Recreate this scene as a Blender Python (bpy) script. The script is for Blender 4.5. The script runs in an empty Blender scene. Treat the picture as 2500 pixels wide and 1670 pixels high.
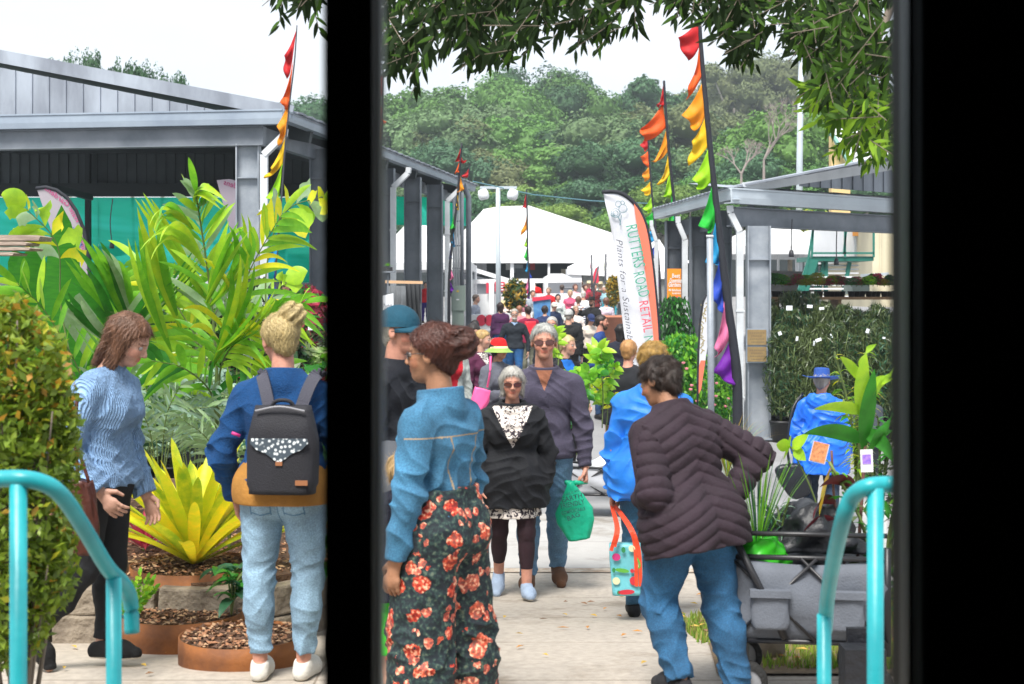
import bpy, math, random
import numpy as np
from mathutils import Vector, Matrix
random.seed(7); np.random.seed(7)
sc = bpy.context.scene
COL = sc.collection
R = math.radians
# ---------------------------------------------------------------- camera
FPX = 2500 * 50 / 36.0          # focal length in photo pixels
HZ = 714.0                      # horizon row in the photo
CZ = 1.78                       # eye height above the near paving
cam_d = bpy.data.cameras.new('camera'); cam = bpy.data.objects.new('camera', cam_d); COL.objects.link(cam)
cam.location = (0, 0, CZ); cam.rotation_euler = (R(90), 0, 0)
cam_d.lens = 50; cam_d.sensor_width = 36; cam_d.shift_y = -(835 - HZ) / 2500.0
cam_d.clip_start = 0.05; cam_d.clip_end = 3000
cam_d.dof.use_dof = True; cam_d.dof.focus_distance = 12.0; cam_d.dof.aperture_fstop = 5.0
sc.camera = cam
# ---------------------------------------------------------------- light
SUN_EL, SUN_AZ = R(58), R(200)
w = bpy.data.worlds.new('World'); sc.world = w; w.use_nodes = True
nt = w.node_tree; nt.nodes.clear()
out = nt.nodes.new('ShaderNodeOutputWorld'); mixs = nt.nodes.new('ShaderNodeMixShader')
b1 = nt.nodes.new('ShaderNodeBackground'); b2 = nt.nodes.new('ShaderNodeBackground')
sky = nt.nodes.new('ShaderNodeTexSky'); sky.sky_type = 'NISHITA'; sky.sun_disc = False
sky.sun_elevation = SUN_EL; sky.sun_rotation = SUN_AZ
nt.links.new(sky.outputs[0], b1.inputs[0]); b1.inputs[1].default_value = 0.12
tc = nt.nodes.new('ShaderNodeTexCoord'); mp = nt.nodes.new('ShaderNodeMapping'); mp.inputs['Scale'].default_value = (1.2, 1.2, 4)
nz = nt.nodes.new('ShaderNodeTexNoise'); nz.inputs['Scale'].default_value = 2.2; nz.inputs['Detail'].default_value = 5
cr = nt.nodes.new('ShaderNodeValToRGB')
cr.color_ramp.elements[0].position = 0.36; cr.color_ramp.elements[0].color = (0.80, 0.87, 0.93, 1)
cr.color_ramp.elements[1].position = 0.62; cr.color_ramp.elements[1].color = (0.97, 0.975, 0.985, 1)
nt.links.new(tc.outputs['Generated'], mp.inputs[0]); nt.links.new(mp.outputs[0], nz.inputs['Vector'])
nt.links.new(nz.outputs[0], cr.inputs[0]); nt.links.new(cr.outputs[0], b2.inputs[0]); b2.inputs[1].default_value = 0.385
mixs.inputs[0].default_value = 0.88
nt.links.new(b1.outputs[0], mixs.inputs[1]); nt.links.new(b2.outputs[0], mixs.inputs[2]); nt.links.new(mixs.outputs[0], out.inputs[0])
sun_d = bpy.data.lights.new('sun', 'SUN'); sun_d.energy = 2.3; sun_d.angle = R(22); sun_d.color = (1.0, 0.96, 0.9)
sun = bpy.data.objects.new('sun', sun_d); COL.objects.link(sun)
sun.rotation_euler = (R(90) - SUN_EL, 0, R(180) - SUN_AZ)
sc.view_settings.view_transform = 'Standard'; sc.view_settings.look = 'None'
sc.view_settings.exposure = 1.62; sc.view_settings.gamma = 1.0
sc.render.engine = 'CYCLES'; sc.cycles.use_denoising = True
sc.cycles.max_bounces = 6; sc.cycles.transparent_max_bounces = 8
# ---------------------------------------------------------------- helpers
def P(px, py, d):
 return Vector(((px - 1250) / FPX * d, d, CZ - (py - HZ) / FPX * d))
def X(px, d): return (px - 1250) / FPX * d
def gz(x, y):
 z = -0.39 * min(1, max(0, (y - 6.7) / 3.4))
 if y > 10: z -= 0.24 * min(1, max(0, (x - 1.4) / 1.2)) * min(1, (y - 10) / 3) * (1 - min(1, max(0, (y - 30) / 12)))
 if y > 32: z += 0.035 * (min(y, 90) - 32)
 return z
def srgb(h):
 h = h.lstrip('#'); v = [int(h[i:i + 2], 16) / 255 for i in (0, 2, 4)]
 return tuple(c / 12.92 if c < 0.04045 else ((c + 0.055) / 1.055) ** 2.4 for c in v)
def tag(o, label=None, cat=None, group=None, kind=None):
 if label: o['label'] = label
 if cat: o['category'] = cat
 if group: o['group'] = group
 if kind: o['kind'] = kind
 return o
def empty(name, loc=(0, 0, 0), rz=0, **k):
 o = bpy.data.objects.new(name, None); COL.objects.link(o); o.location = loc; o.rotation_euler = (0, 0, rz)
 o.empty_display_size = 0.1
 return tag(o, **k)
bpy_update = bpy.context.view_layer.update
def link(name, me, mat=None, parent=None, world=True):
 """link a mesh as one object; mesh data given in world space unless world=False (then parent space)"""
 o = bpy.data.objects.new(name, me); COL.objects.link(o)
 if mat is not None:
  for m in (mat if isinstance(mat, (list, tuple)) else [mat]): me.materials.append(m)
 if parent is not None:
  if world:
   m = parent_world(parent).inverted()
   me.transform(m)
  o.parent = parent
 return o
def parent_world(o):
 m = Matrix.LocRotScale(o.location, o.rotation_euler, o.scale)
 return parent_world(o.parent) @ m if o.parent else m
def copy_tree(o, parent=None):
 c = o.copy(); COL.objects.link(c); c.parent = parent
 for ch in list(o.children): copy_tree(ch, c)
 return c
class MB:
 def __init__(s): s.v = []; s.f = []; s.m = []; s.mi = 0
 def add(s, vs, fs):
  b = len(s.v); s.v += [tuple(v) for v in vs]; s.f += [tuple(i + b for i in f) for f in fs]; s.m += [s.mi] * len(fs); return s
 def box(s, c, d, rz=0, rot=None):
  hx, hy, hz = d[0] / 2, d[1] / 2, d[2] / 2
  M = rot if rot is not None else Matrix.Rotation(rz, 3, 'Z')
  c = Vector(c)
  vs = [c + M @ Vector((x, y, z)) for x in (-hx, hx) for y in (-hy, hy) for z in (-hz, hz)]
  return s.add(vs, [(0, 1, 3, 2), (4, 6, 7, 5), (0, 4, 5, 1), (2, 3, 7, 6), (0, 2, 6, 4), (1, 5, 7, 3)])
 def bar(s, a, b, w, h, up=(0, 0, 1)):
  a, b = Vector(a), Vector(b); z = (b - a); L = z.length; z = z / L
  u = Vector(up); x = z.cross(u)
  if x.length < 1e-4: x = z.cross(Vector((0, 1, 0)))
  x.normalize(); y = x.cross(z)
  M = Matrix((x, y, z)).transposed()
  return s.box((a + b) / 2, (w, h, L), rot=M)
 def tube(s, pts, r, n=10, cap=True):
  pts = [Vector(p) for p in pts]; k = len(pts); rs = r if isinstance(r, (list, tuple)) else [r] * k
  vs = []; fs = []; ref = None
  for i in range(k):
   t = (pts[min(i + 1, k - 1)] - pts[max(i - 1, 0)]).normalized()
   if ref is None: ref = Vector((0, 0, 1)) if abs(t.z) < .9 else Vector((0, 1, 0))
   x = t.cross(ref)
   if x.length < 1e-4: x = t.cross(Vector((1, 0, 0)))
   x.normalize(); y = x.cross(t); ref = -y if False else ref
   for j in range(n):
    a = 2 * math.pi * j / n; vs.append(pts[i] + (x * math.cos(a) + y * math.sin(a)) * rs[i])
  for i in range(k - 1):
   for j in range(n): fs.append((i * n + j, i * n + (j + 1) % n, (i + 1) * n + (j + 1) % n, (i + 1) * n + j))
  if cap: fs.append(tuple(range(n - 1, -1, -1))); fs.append(tuple((k - 1) * n + j for j in range(n)))
  return s.add(vs, fs)
 def lathe(s, c, prof, n=24, sx=1, sy=1, M=None, cap=False):
  vs = []; fs = []; M = M or Matrix.Identity(3); c = Vector(c)
  for (r, z) in prof:
   for j in range(n):
    a = 2 * math.pi * j / n; vs.append(c + M @ Vector((r * math.cos(a) * sx, r * math.sin(a) * sy, z)))
  for i in range(len(prof) - 1):
   for j in range(n): fs.append((i * n + j, i * n + (j + 1) % n, (i + 1) * n + (j + 1) % n, (i + 1) * n + j))
  if cap: fs.append(tuple(range(n - 1, -1, -1))); fs.append(tuple((len(prof) - 1) * n + j for j in range(n)))
  return s.add(vs, fs)
 def prism(s, pts, ext):
  """closed polygon pts (3d) extruded by vector ext"""
  n = len(pts); e = Vector(ext); vs = [Vector(p) for p in pts] + [Vector(p) + e for p in pts]
  fs = [tuple(range(n - 1, -1, -1)), tuple(range(n, 2 * n))] + [(i, (i + 1) % n, n + (i + 1) % n, n + i) for i in range(n)]
  return s.add(vs, fs)
 def mesh(s, smooth=False):
  me = bpy.data.meshes.new('m'); me.from_pydata(s.v, [], s.f); me.update()
  if any(s.m): me.polygons.foreach_set('material_index', s.m)
  if smooth: me.polygons.foreach_set('use_smooth', [True] * len(me.polygons))
  return me
 def build(s, name, mat, parent=None, smooth=False, **k):
  o = link(name, s.mesh(smooth), mat, parent); return tag(o, **k)
def arr_mesh(V, F, smooth=True):
 """mesh from numpy arrays; F is (n,4) or (n,3)"""
 me = bpy.data.meshes.new('m'); n = len(F); k = F.shape[1]
 me.vertices.add(len(V)); me.vertices.foreach_set('co', V.astype(np.float32).ravel())
 me.loops.add(n * k); me.loops.foreach_set('vertex_index', F.astype(np.int32).ravel())
 me.polygons.add(n); me.polygons.foreach_set('loop_start', np.arange(0, n * k, k, dtype=np.int32))
 me.polygons.foreach_set('loop_total', np.full(n, k, dtype=np.int32))
 me.update(calc_edges=True); me.validate()
 if smooth: me.polygons.foreach_set('use_smooth', np.ones(len(me.polygons), dtype=bool))
 return me
# ---------------------------------------------------------------- materials
MATS = {}
def mat(name, col, rough=0.6, var=0.0, vs=5.0, bump=0.0, bs=40.0, metal=0.0, col2=None, kind=None, spec=None, emit=0, trans=0, sheen=0, rand=0.0, stretch=None, **kw):
 if name in MATS: return MATS[name]
 m = bpy.data.materials.new(name); m.use_nodes = True; MATS[name] = m
 t = m.node_tree; N = t.nodes; L = t.links; b = N['Principled BSDF']; o = N['Material Output']
 if isinstance(col, str): col = srgb(col)
 if isinstance(col2, str): col2 = srgb(col2)
 b.inputs['Roughness'].default_value = rough; b.inputs['Metallic'].default_value = metal
 if spec is not None: b.inputs['Specular IOR Level'].default_value = spec
 if sheen: b.inputs['Sheen Weight'].default_value = sheen
 tc = N.new('ShaderNodeTexCoord'); mp = N.new('ShaderNodeMapping'); L.new(tc.outputs['Object'], mp.inputs[0])
 if stretch: mp.inputs['Scale'].default_value = stretch
 vec = mp.outputs[0]
 src = None
 if col2 is None and var: col2 = tuple(max(0, c * (1 - var)) for c in col)
 if col2 is not None:
  nz = N.new('ShaderNodeTexNoise'); nz.inputs['Scale'].default_value = vs; nz.inputs['Detail'].default_value = 6
  nz.inputs['Roughness'].default_value = 0.6; L.new(vec, nz.inputs['Vector'])
  r = N.new('ShaderNodeValToRGB'); e = r.color_ramp.elements
  e[0].position = kw.get('p0', .35); e[1].position = kw.get('p1', .65); e[0].color = (*col2, 1); e[1].color = (*col, 1)
  L.new(nz.outputs[0], r.inputs[0]); src = r.outputs[0]
 else:
  rg = N.new('ShaderNodeRGB'); rg.outputs[0].default_value = (*col, 1); src = rg.outputs[0]
 if kw.get('attr'):
  a = N.new('ShaderNodeVertexColor'); a.layer_name = 'Col'; mx = N.new('ShaderNodeMix'); mx.data_type = 'RGBA'; mx.blend_type = 'MULTIPLY'
  mx.inputs[0].default_value = 1; L.new(src, mx.inputs[6]); L.new(a.outputs[0], mx.inputs[7]); src = mx.outputs[2]
 if rand:
  oi = N.new('ShaderNodeObjectInfo'); hs = N.new('ShaderNodeHueSaturation'); mr = N.new('ShaderNodeMapRange')
  mr.inputs[3].default_value = 1 - rand; mr.inputs[4].default_value = 1 + rand; L.new(oi.outputs['Random'], mr.inputs[0]); L.new(mr.outputs[0], hs.inputs['Value'])
  m2 = N.new('ShaderNodeMapRange'); m2.inputs[3].default_value = .5 - rand * .06; m2.inputs[4].default_value = .5 + rand * .06
  mm = N.new('ShaderNodeMath'); mm.operation = 'FRACT'; ml = N.new('ShaderNodeMath'); ml.operation = 'MULTIPLY'; ml.inputs[1].default_value = 7.3
  L.new(oi.outputs['Random'], ml.inputs[0]); L.new(ml.outputs[0], mm.inputs[0]); L.new(mm.outputs[0], m2.inputs[0]); L.new(m2.outputs[0], hs.inputs['Hue'])
  L.new(src, hs.inputs['Color']); src = hs.outputs[0]
 f = kw.get('fn')
 if f: src = f(t, vec, src, b) or src
 L.new(src, b.inputs['Base Color'])
 if bump:
  nb = N.new('ShaderNodeTexNoise'); nb.inputs['Scale'].default_value = bs; nb.inputs['Detail'].default_value = 4; L.new(vec, nb.inputs['Vector'])
  bp = N.new('ShaderNodeBump'); bp.inputs['Strength'].default_value = min(1, bump); bp.inputs['Distance'].default_value = kw.get('bd', 0.01)
  L.new(nb.outputs[0], bp.inputs['Height']); L.new(bp.outputs[0], b.inputs['Normal'])
 if emit: L.new(src, b.inputs['Emission Color']); b.inputs['Emission Strength'].default_value = emit
 if trans:
  tr = N.new('ShaderNodeBsdfTranslucent'); L.new(src, tr.inputs[0]); ms = N.new('ShaderNodeMixShader'); ms.inputs[0].default_value = trans
  L.new(b.outputs[0], ms.inputs[1]); L.new(tr.outputs[0], ms.inputs[2]); L.new(ms.outputs[0], o.inputs[0])
 return m
def text(s, size=1.0, shear=0, bold=0.0):
 """text as a mesh in the XY plane, returned with its bounds"""
 c = bpy.data.curves.new('t', 'FONT'); c.body = s; c.size = size; c.shear = shear; c.extrude = 0.0; c.offset = bold; c.space_character = 1.05
 c.resolution_u = 3
 o = bpy.data.objects.new('t', c); COL.objects.link(o); bpy.context.view_layer.update()
 dg = bpy.context.evaluated_depsgraph_get(); me = bpy.data.meshes.new_from_object(o.evaluated_get(dg))
 bpy.data.objects.remove(o)
 return me
def text_px(s, p0, p1, hpx, d, m, parent, name='lettering', shear=0, bold=0.01, back=0.0, flip=False, vary=None):
 """writing along the photo line p0 -> p1 (baseline), hpx tall, on the plane y = d"""
 me = text(s, 1.0, shear, bold)
 n = len(me.vertices); co = np.empty(n * 3, np.float32); me.vertices.foreach_get('co', co); co = co.reshape(-1, 3)
 x0, x1, y0, y1 = co[:, 0].min(), co[:, 0].max(), 0.0, max(0.6, co[:, 1].max())
 u = (co[:, 0] - x0) / (x1 - x0); v = co[:, 1] / y1
 if flip: u = 1 - u
 a = np.array(P(p0[0], p0[1], d)); b = np.array(P(p1[0], p1[1], d)); t = b - a
 L = np.linalg.norm(t); t /= L; up = np.array([-t[2], 0, t[0]])
 if flip: pass
 H = hpx / FPX * d
 q = a + np.outer(u * L, t) + np.outer(v * H, up); q[:, 1] = d - back
 me.vertices.foreach_set('co', q.astype(np.float32).ravel()); me.update()
 return link(name, me, m, parent)
def plate(pts, d, th, m, parent=None, name='panel', **k):
 mb = MB(); mb.prism([P(x, y, d) for x, y in pts], (0, th, 0)); return mb.build(name, m, parent, **k)
def spline(pts, n=8):
 """Catmull-Rom through points (any dim) -> list of Vectors"""
 p = [Vector(q) for q in pts]; p = [p[0] * 2 - p[1]] + p + [p[-1] * 2 - p[-2]]; o = []
 for i in range(1, len(p) - 2):
  for j in range(n):
   t = j / n; o.append(0.5 * ((2 * p[i]) + (p[i + 1] - p[i - 1]) * t + (2 * p[i - 1] - 5 * p[i] + 4 * p[i + 1] - p[i + 2]) * t * t + (3 * p[i] - p[i - 1] - 3 * p[i + 1] + p[i + 2]) * t ** 3))
 o.append(p[-2]); return o
# ================================================================ ground
def ground():
 xs = list(np.linspace(-60, -8, 14)) + list(np.linspace(-7.5, 9, 67)) + list(np.linspace(10, 70, 14))
 ys = list(np.linspace(-4, 6, 6)) + list(np.arange(6.5, 14.1, .25)) + list(np.arange(14.5, 45, .75)) + list(np.linspace(46, 400, 40))
 mb = MB(); n = len(xs)
 mb.v = [(x, y, gz(x, y) - .02) for y in ys for x in xs]
 mb.f = [(j * n + i, j * n + i + 1, (j + 1) * n + i + 1, (j + 1) * n + i) for j in range(len(ys) - 1) for i in range(n - 1)]
 mb.build('ground', mat('asphalt', (.27, .27, .275), rough=.9, col2=(.20, .20, .205), vs=.7, bump=.6, bs=220, bd=.006), smooth=True, kind='structure')
ground()
def sheet(name, poly, m, lift, step=.25, kind='structure', label=None):
 """ground-hugging sheet over a convex px-free polygon given as rows: [(y, x0, x1), ...]"""
 mb = MB(); rows = []
 for (ya, a0, a1), (yb, b0, b1) in zip(poly[:-1], poly[1:]):
  k = max(1, int((yb - ya) / step))
  for i in range(k): t = i / k; rows.append((ya + (yb - ya) * t, a0 + (b0 - a0) * t, a1 + (b1 - a1) * t))
 rows.append(poly[-1]); nx = 26
 for y, a, b in rows:
  for i in range(nx + 1):
   x = a + (b - a) * i / nx; mb.v.append((x, y, gz(x, y) + lift))
 mb.f = [(j * (nx + 1) + i, j * (nx + 1) + i + 1, (j + 1) * (nx + 1) + i + 1, (j + 1) * (nx + 1) + i) for j in range(len(rows) - 1) for i in range(nx)]
 return tag(link(name, mb.mesh(True), m), label=label, kind=kind)
def conc_fn(t, vec, s, b):
 # slab joints along the y direction plus dark blotches
 br = t.nodes.new('ShaderNodeTexBrick'); br.offset = 0; br.inputs['Scale'].default_value = 1; br.inputs['Brick Width'].default_value = 4.6; br.inputs['Row Height'].default_value = 1.18
 br.inputs['Mortar Size'].default_value = .006; br.inputs['Color1'].default_value = (1, 1, 1, 1); br.inputs['Color2'].default_value = (.93, .93, .93, 1); br.inputs['Mortar'].default_value = (.42, .38, .34, 1)
 mp = t.nodes.new('ShaderNodeMapping'); mp.inputs['Location'].default_value = (.9, .55, 0); t.links.new(vec, mp.inputs[0]); t.links.new(mp.outputs[0], br.inputs[0])
 n = t.nodes.new('ShaderNodeTexNoise'); n.inputs['Scale'].default_value = 1.3; n.inputs['Detail'].default_value = 8; n.inputs['Roughness'].default_value = .7; t.links.new(vec, n.inputs[0])
 r = t.nodes.new('ShaderNodeValToRGB'); e = r.color_ramp.elements; e[0].position = .30; e[0].color = (.45, .39, .31, 1); e[1].position = .47; e[1].color = (1, 1, 1, 1); t.links.new(n.outputs[0], r.inputs[0])
 o = s
 for q in (br.outputs[0], r.outputs[0]):
  mx = t.nodes.new('ShaderNodeMix'); mx.data_type = 'RGBA'; mx.blend_type = 'MULTIPLY'; mx.inputs[0].default_value = .85; t.links.new(o, mx.inputs[6]); t.links.new(q, mx.inputs[7]); o = mx.outputs[2]
 return o
conc = mat('concrete_path', (.43, .38, .32), rough=.85, var=.22, vs=22, bump=.4, bs=130, bd=.004, fn=conc_fn)
sheet('path', [(-3, -6, 6), (6.4, -6, 6), (8.0, -5, 5.5), (11.0, -.62, 2.2)], conc, .0)
sheet('path', [(11.06, -.9, 5.5), (14.0, -1.2, 6.5)], mat('concrete_apron', (.38, .37, .355), rough=.85, var=.12, vs=4, bump=.4, bs=150, bd=.004, fn=conc_fn), -.008)
sheet('gutter', [(11.0, -.8, 2.4), (11.16, -.8, 2.4)], mat('gutter_dirt', (.28, .20, .14), rough=.95, col2=(.45, .40, .33), vs=14), .006, step=.1)
sheet('road_marking', [(14.2, 3.6, 9), (16.4, 3.9, 10)], mat('pale_concrete', (.42, .41, .40), rough=.85, var=.1), -.012)
# grass verge at right
sheet('ground', [(6.6, .95, 4.5), (8.6, 1.15, 4.6), (10.6, 2.2, 4.6)], mat('verge_soil', (.16, .11, .06), rough=.95, var=.4, vs=20, bump=.5), .012)
def blades(name, n, region, h, cols, kind='stuff', w=.006, label=None, parent=None, lean=.35, zf=None):
 mb = MB(); rnd = random.Random(5)
 V = []; F = []; MI = []
 for i in range(n):
  x, y = region(rnd); z = (zf or gz)(x, y); a = rnd.uniform(0, 6.28); hh = h * rnd.uniform(.5, 1.2); l = rnd.uniform(0, lean) * hh; b = rnd.uniform(0, 6.28)
  dx, dy = math.cos(a) * w, math.sin(a) * w; lx, ly = math.cos(b) * l, math.sin(b) * l; k = len(V)
  V += [(x - dx, y - dy, z), (x + dx, y + dy, z), (x + lx * .5 + dx * .7, y + ly * .5 + dy * .7, z + hh * .6), (x + lx * .5 - dx * .7, y + ly * .5 - dy * .7, z + hh * .6), (x + lx * 1.3, y + ly * 1.3, z + hh)]
  F += [(k, k + 1, k + 2, k + 3), (k + 3, k + 2, k + 4)]; c = rnd.randrange(len(cols)); MI += [c, c]
 me = bpy.data.meshes.new('m'); me.from_pydata(V, [], F); me.polygons.foreach_set('material_index', MI)
 return tag(link(name, me, cols, parent), kind=kind, label=label)
GR = [mat('grass_a', (.16, .30, .03), rough=.6, trans=.35), mat('grass_b', (.28, .38, .05), rough=.6, trans=.35), mat('grass_c', (.30, .27, .08), rough=.7, trans=.2)]
def vr(r):
 while True:
  y = r.uniform(6.7, 10.4); x0 = 1.0 + max(0, (y - 8.6)) * .5; x = r.uniform(x0, 4.3)
  t = math.sin(x * 3.1 + y * 2) + math.sin(y * 4.3 - x * 1.7)
  if r.random() < .35 + .3 * t: return x, y
blades('grass', 26000, vr, .055, GR, label='short green grass on the verge beside the path')
# fallen leaves on the verge and path
mb = MB(); rr = random.Random(3)
for i in range(420):
 if i < 330: x, y = vr(rr)
 else: x, y = rr.uniform(-2.8, 1.6), rr.uniform(6.5, 10.5)
 a = rr.uniform(0, 6.28); c, s_ = math.cos(a), math.sin(a); L = rr.uniform(.018, .04); z = gz(x, y) + .016 + (.03 if i < 330 else 0)
 mb.mi = rr.randrange(3)
 mb.add([(x - c * L, y - s_ * L, z), (x + s_ * L * .35, y - c * L * .35, z + .008), (x + c * L, y + s_ * L, z), (x - s_ * L * .35, y + c * L * .35, z + .004)], [(0, 1, 2, 3)])
mb.build('fallen_leaves', [mat('dead_leaf_a', (.50, .22, .04), trans=.2), mat('dead_leaf_b', (.55, .36, .06), trans=.2), mat('dead_leaf_c', (.22, .11, .05))], kind='stuff', label='fallen brown and yellow leaves on the path and verge')
# ================================================================ sheds
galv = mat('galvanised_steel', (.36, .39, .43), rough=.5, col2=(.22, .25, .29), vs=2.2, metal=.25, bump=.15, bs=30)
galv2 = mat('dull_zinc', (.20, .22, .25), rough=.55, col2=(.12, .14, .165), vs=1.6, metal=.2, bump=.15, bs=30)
zinc = mat('gutter_steel', (.36, .42, .49), rough=.42, col2=(.26, .31, .38), vs=1.1, metal=.3)
clad = mat('weathered_cladding', (.36, .40, .46), rough=.55, col2=(.19, .21, .25), vs=1.3, stretch=(1, 1, .35), metal=.15)
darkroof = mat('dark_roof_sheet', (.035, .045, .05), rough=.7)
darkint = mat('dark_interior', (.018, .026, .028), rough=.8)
pvc = mat('downpipe_paint', (.60, .63, .66), rough=.5, col2=(.48, .50, .52), vs=3)
def shed(label, front, side, ridge, cols_px, left=True):
 """front: (corner world xy, far xy), side end xy, eave z; built from world points"""
 pass
def column(parent, x, y, z0, z1, w, rz=0, m=None):
 """I-section column"""
 mb = MB(); Rz = Matrix.Rotation(rz, 3, 'Z'); c = Vector((x, y, (z0 + z1) / 2)); h = z1 - z0
 for sx in (-1, 1): mb.box(c + Rz @ Vector((sx * w / 2, 0, 0)), (.022, w * .62, h), rot=Rz)
 mb.box(c, (w, .016, h), rot=Rz)
 mb.box(Vector((x, y, z1 - .55)), (w * .98, w * .5, .02), rot=Rz)
 mb.box(Vector((x, y, z0 + .012)), (w * 1.5, w * 1.1, .024), rot=Rz)
 return mb.build('column', m or galv, parent)
def downpipe(parent, x, y, z0, ztop, off, r=.05, sq=True):
 mb = MB(); p = [Vector((x + off[0], y + off[1], ztop + .12)), Vector((x + off[0] * .95, y + off[1] * .95, ztop)), Vector((x, y, ztop - .30)), Vector((x, y, z0))]
 for a, b in zip(p[:-1], p[1:]):
  if sq: mb.bar(a, b, r * 2, r * 1.7)
 for z in np.arange(z0 + .7, ztop - .6, 1.4): mb.box((x, y, z), (r * 2.6, r * 2.1, .03))
 return mb.build('downpipe', pvc, parent)
def gutter_mb(a, b, h=.2, dp=.16, lip=.03, inward=Vector((0, 1, 0))):
 """profiled gutter/fascia from a to b (top outer edge)"""
 mb = MB(); a, b = Vector(a), Vector(b); n = -inward
 prof = [(0.0, 0.0), (0.03, 0.0), (.03, -.025), (.012, -.04), (.012, -h * .62), (0, -h), (-dp, -h), (-dp, -h + .01), (-.01, -h + .012), (0, -.02)]
 vs = [a + n * u + Vector((0, 0, v)) for u, v in prof] + [b + n * u + Vector((0, 0, v)) for u, v in prof]; k = len(prof)
 mb.add(vs, [(i, (i + 1) % k, k + (i + 1) % k, k + i) for i in range(k)] + [tuple(range(k - 1, -1, -1)), tuple(range(k, 2 * k))])
 return mb
def ribbed(a, b, zb, ztopf, pitch, dpt, n_in, name, m, parent):
 """vertical ribbed cladding between a and b (xy), bottom zb, top ztopf(t)"""
 mb = MB(); a, b = Vector(a), Vector(b); L = (b - a).length; d = (b - a) / L; n = Vector(n_in).to_3d()
 prof = []; x = 0
 while x < L: prof += [(x, 0), (x + pitch * .84, 0), (x + pitch * .87, -dpt), (x + pitch * .97, -dpt)]; x += pitch
 prof = [(min(u, L), v) for u, v in prof]
 vs = []; fs = []
 for u, v in prof:
  p = a + d * u + n * v; t = u / L; vs += [(p.x, p.y, zb), (p.x, p.y, max(zb + .001, ztopf(t)))]
 for i in range(len(prof) - 1): fs.append((2 * i, 2 * i + 2, 2 * i + 3, 2 * i + 1))
 mb.add(vs, fs); o = mb.build(name, m, parent); so = o.modifiers.new('s', 'SOLIDIFY'); so.thickness = .01; return o
# ---- left shed. street side runs from px 690 @ d23 to px ~1155 @ d39.5
ls = empty('market_shed', (X(690, 23), 23, gz(-4, 23)), label='grey steel market shed on the left with green shade cloth inside', cat='shed')
z_e = P(0, 266, 23).z                               # eave height
cF = Vector((X(690, 23), 23.0, z_e)); cB = Vector((X(1160, 39.5), 39.5, z_e)); sd = (cB - cF).normalized(); ln_ = Vector((-sd.y, sd.x, 0)); ln_ = -ln_ if ln_.x > 0 else ln_
fd_ = Vector((-1, .0, 0)); fd_ = Vector((-.988, .152, 0)); farL = cF + fd_ * 16
FH = .24
gutter_mb(farL, cF, FH, inward=Vector((.152, .988, 0))).build('front_gutter', zinc, ls)
gutter_mb(cF, cB, .16, inward=ln_).build('side_gutter', zinc, ls)
# rafters line / beam under the front gutter
mb = MB(); zb = z_e - FH - .17
mb.bar(cF + fd_ * .35 + Vector((0, .25, zb - z_e)), farL + Vector((0, .25, zb - z_e)), .16, .30, up=(0, 0, 1));
mb.bar(cF + fd_ * .35 + Vector((0, .22, zb - z_e - .15)), farL + Vector((0, .22, zb - z_e - .15)), .24, .016)
mb.bar(cF + fd_ * .35 + Vector((0, .22, zb - z_e + .15)), farL + Vector((0, .22, zb - z_e + .15)), .24, .016)
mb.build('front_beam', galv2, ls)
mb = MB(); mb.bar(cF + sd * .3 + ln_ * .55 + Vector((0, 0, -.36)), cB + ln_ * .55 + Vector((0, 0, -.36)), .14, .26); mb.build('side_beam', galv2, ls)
# verge roof strip behind the gutter and gable wall
roof_rise = lambda t: t
gb = cF + fd_ * .25 + Vector((0, .45, 0)); ge = farL + Vector((0, .45, 0)); zt0 = z_e - .02; zt1 = P(0, 128, ge.y).z + .0
L_ = (ge - gb).length; tpx0 = (X(0, 24.4) - gb.x) / (ge.x - gb.x); slope = (P(0, 150, 24.4).z - zt0) / (tpx0 * L_)
ribbed((gb.x, gb.y, 0), (ge.x, ge.y, 0), z_e - .05, lambda t: zt0 + slope * t * L_ - .12, .305, .03, (.0, 1, 0), 'gable_wall', clad, ls)
mb = MB(); top0 = Vector((gb.x + .35, gb.y - .06, zt0 + .02)); top1 = Vector((ge.x, ge.y - .06, zt0 + slope * L_ + .02))
mb.bar(top0, top1, .03, .22, up=(0, 0, 1)); mb.build('barge_capping', clad, ls)
# roof plane behind gable, sloping to the street eave
rdir = ln_; rb = slope
def roofp(p, off): q = p + ln_ * off; return Vector((q.x, q.y, z_e + .03 + rb * off))
mb = MB(); A_, B_ = cF + sd * .5, cB
pts = []; nn = 60
for i in range(nn + 1):
 base = A_ + (B_ - A_) * i / nn; wob = .02 * (i % 2)
 pts.append((roofp(base, -.10) + Vector((0, 0, wob)), roofp(base, 14) + Vector((0, 0, wob))))
vs = [q for pr in pts for q in pr]; mb.add(vs, [(2 * i, 2 * i + 2, 2 * i + 3, 2 * i + 1) for i in range(nn)])
o = mb.build('roof', [clad], ls); so = o.modifiers.new('s', 'SOLIDIFY'); so.thickness = .03; so.offset = -1
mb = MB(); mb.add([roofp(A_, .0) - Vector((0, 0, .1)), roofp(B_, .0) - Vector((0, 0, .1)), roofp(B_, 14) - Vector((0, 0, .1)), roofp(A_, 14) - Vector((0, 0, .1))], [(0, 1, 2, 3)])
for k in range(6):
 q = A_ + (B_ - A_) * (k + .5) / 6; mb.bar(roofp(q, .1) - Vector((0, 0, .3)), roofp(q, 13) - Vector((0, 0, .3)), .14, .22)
mb.build('ceiling', darkroof, ls)
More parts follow.
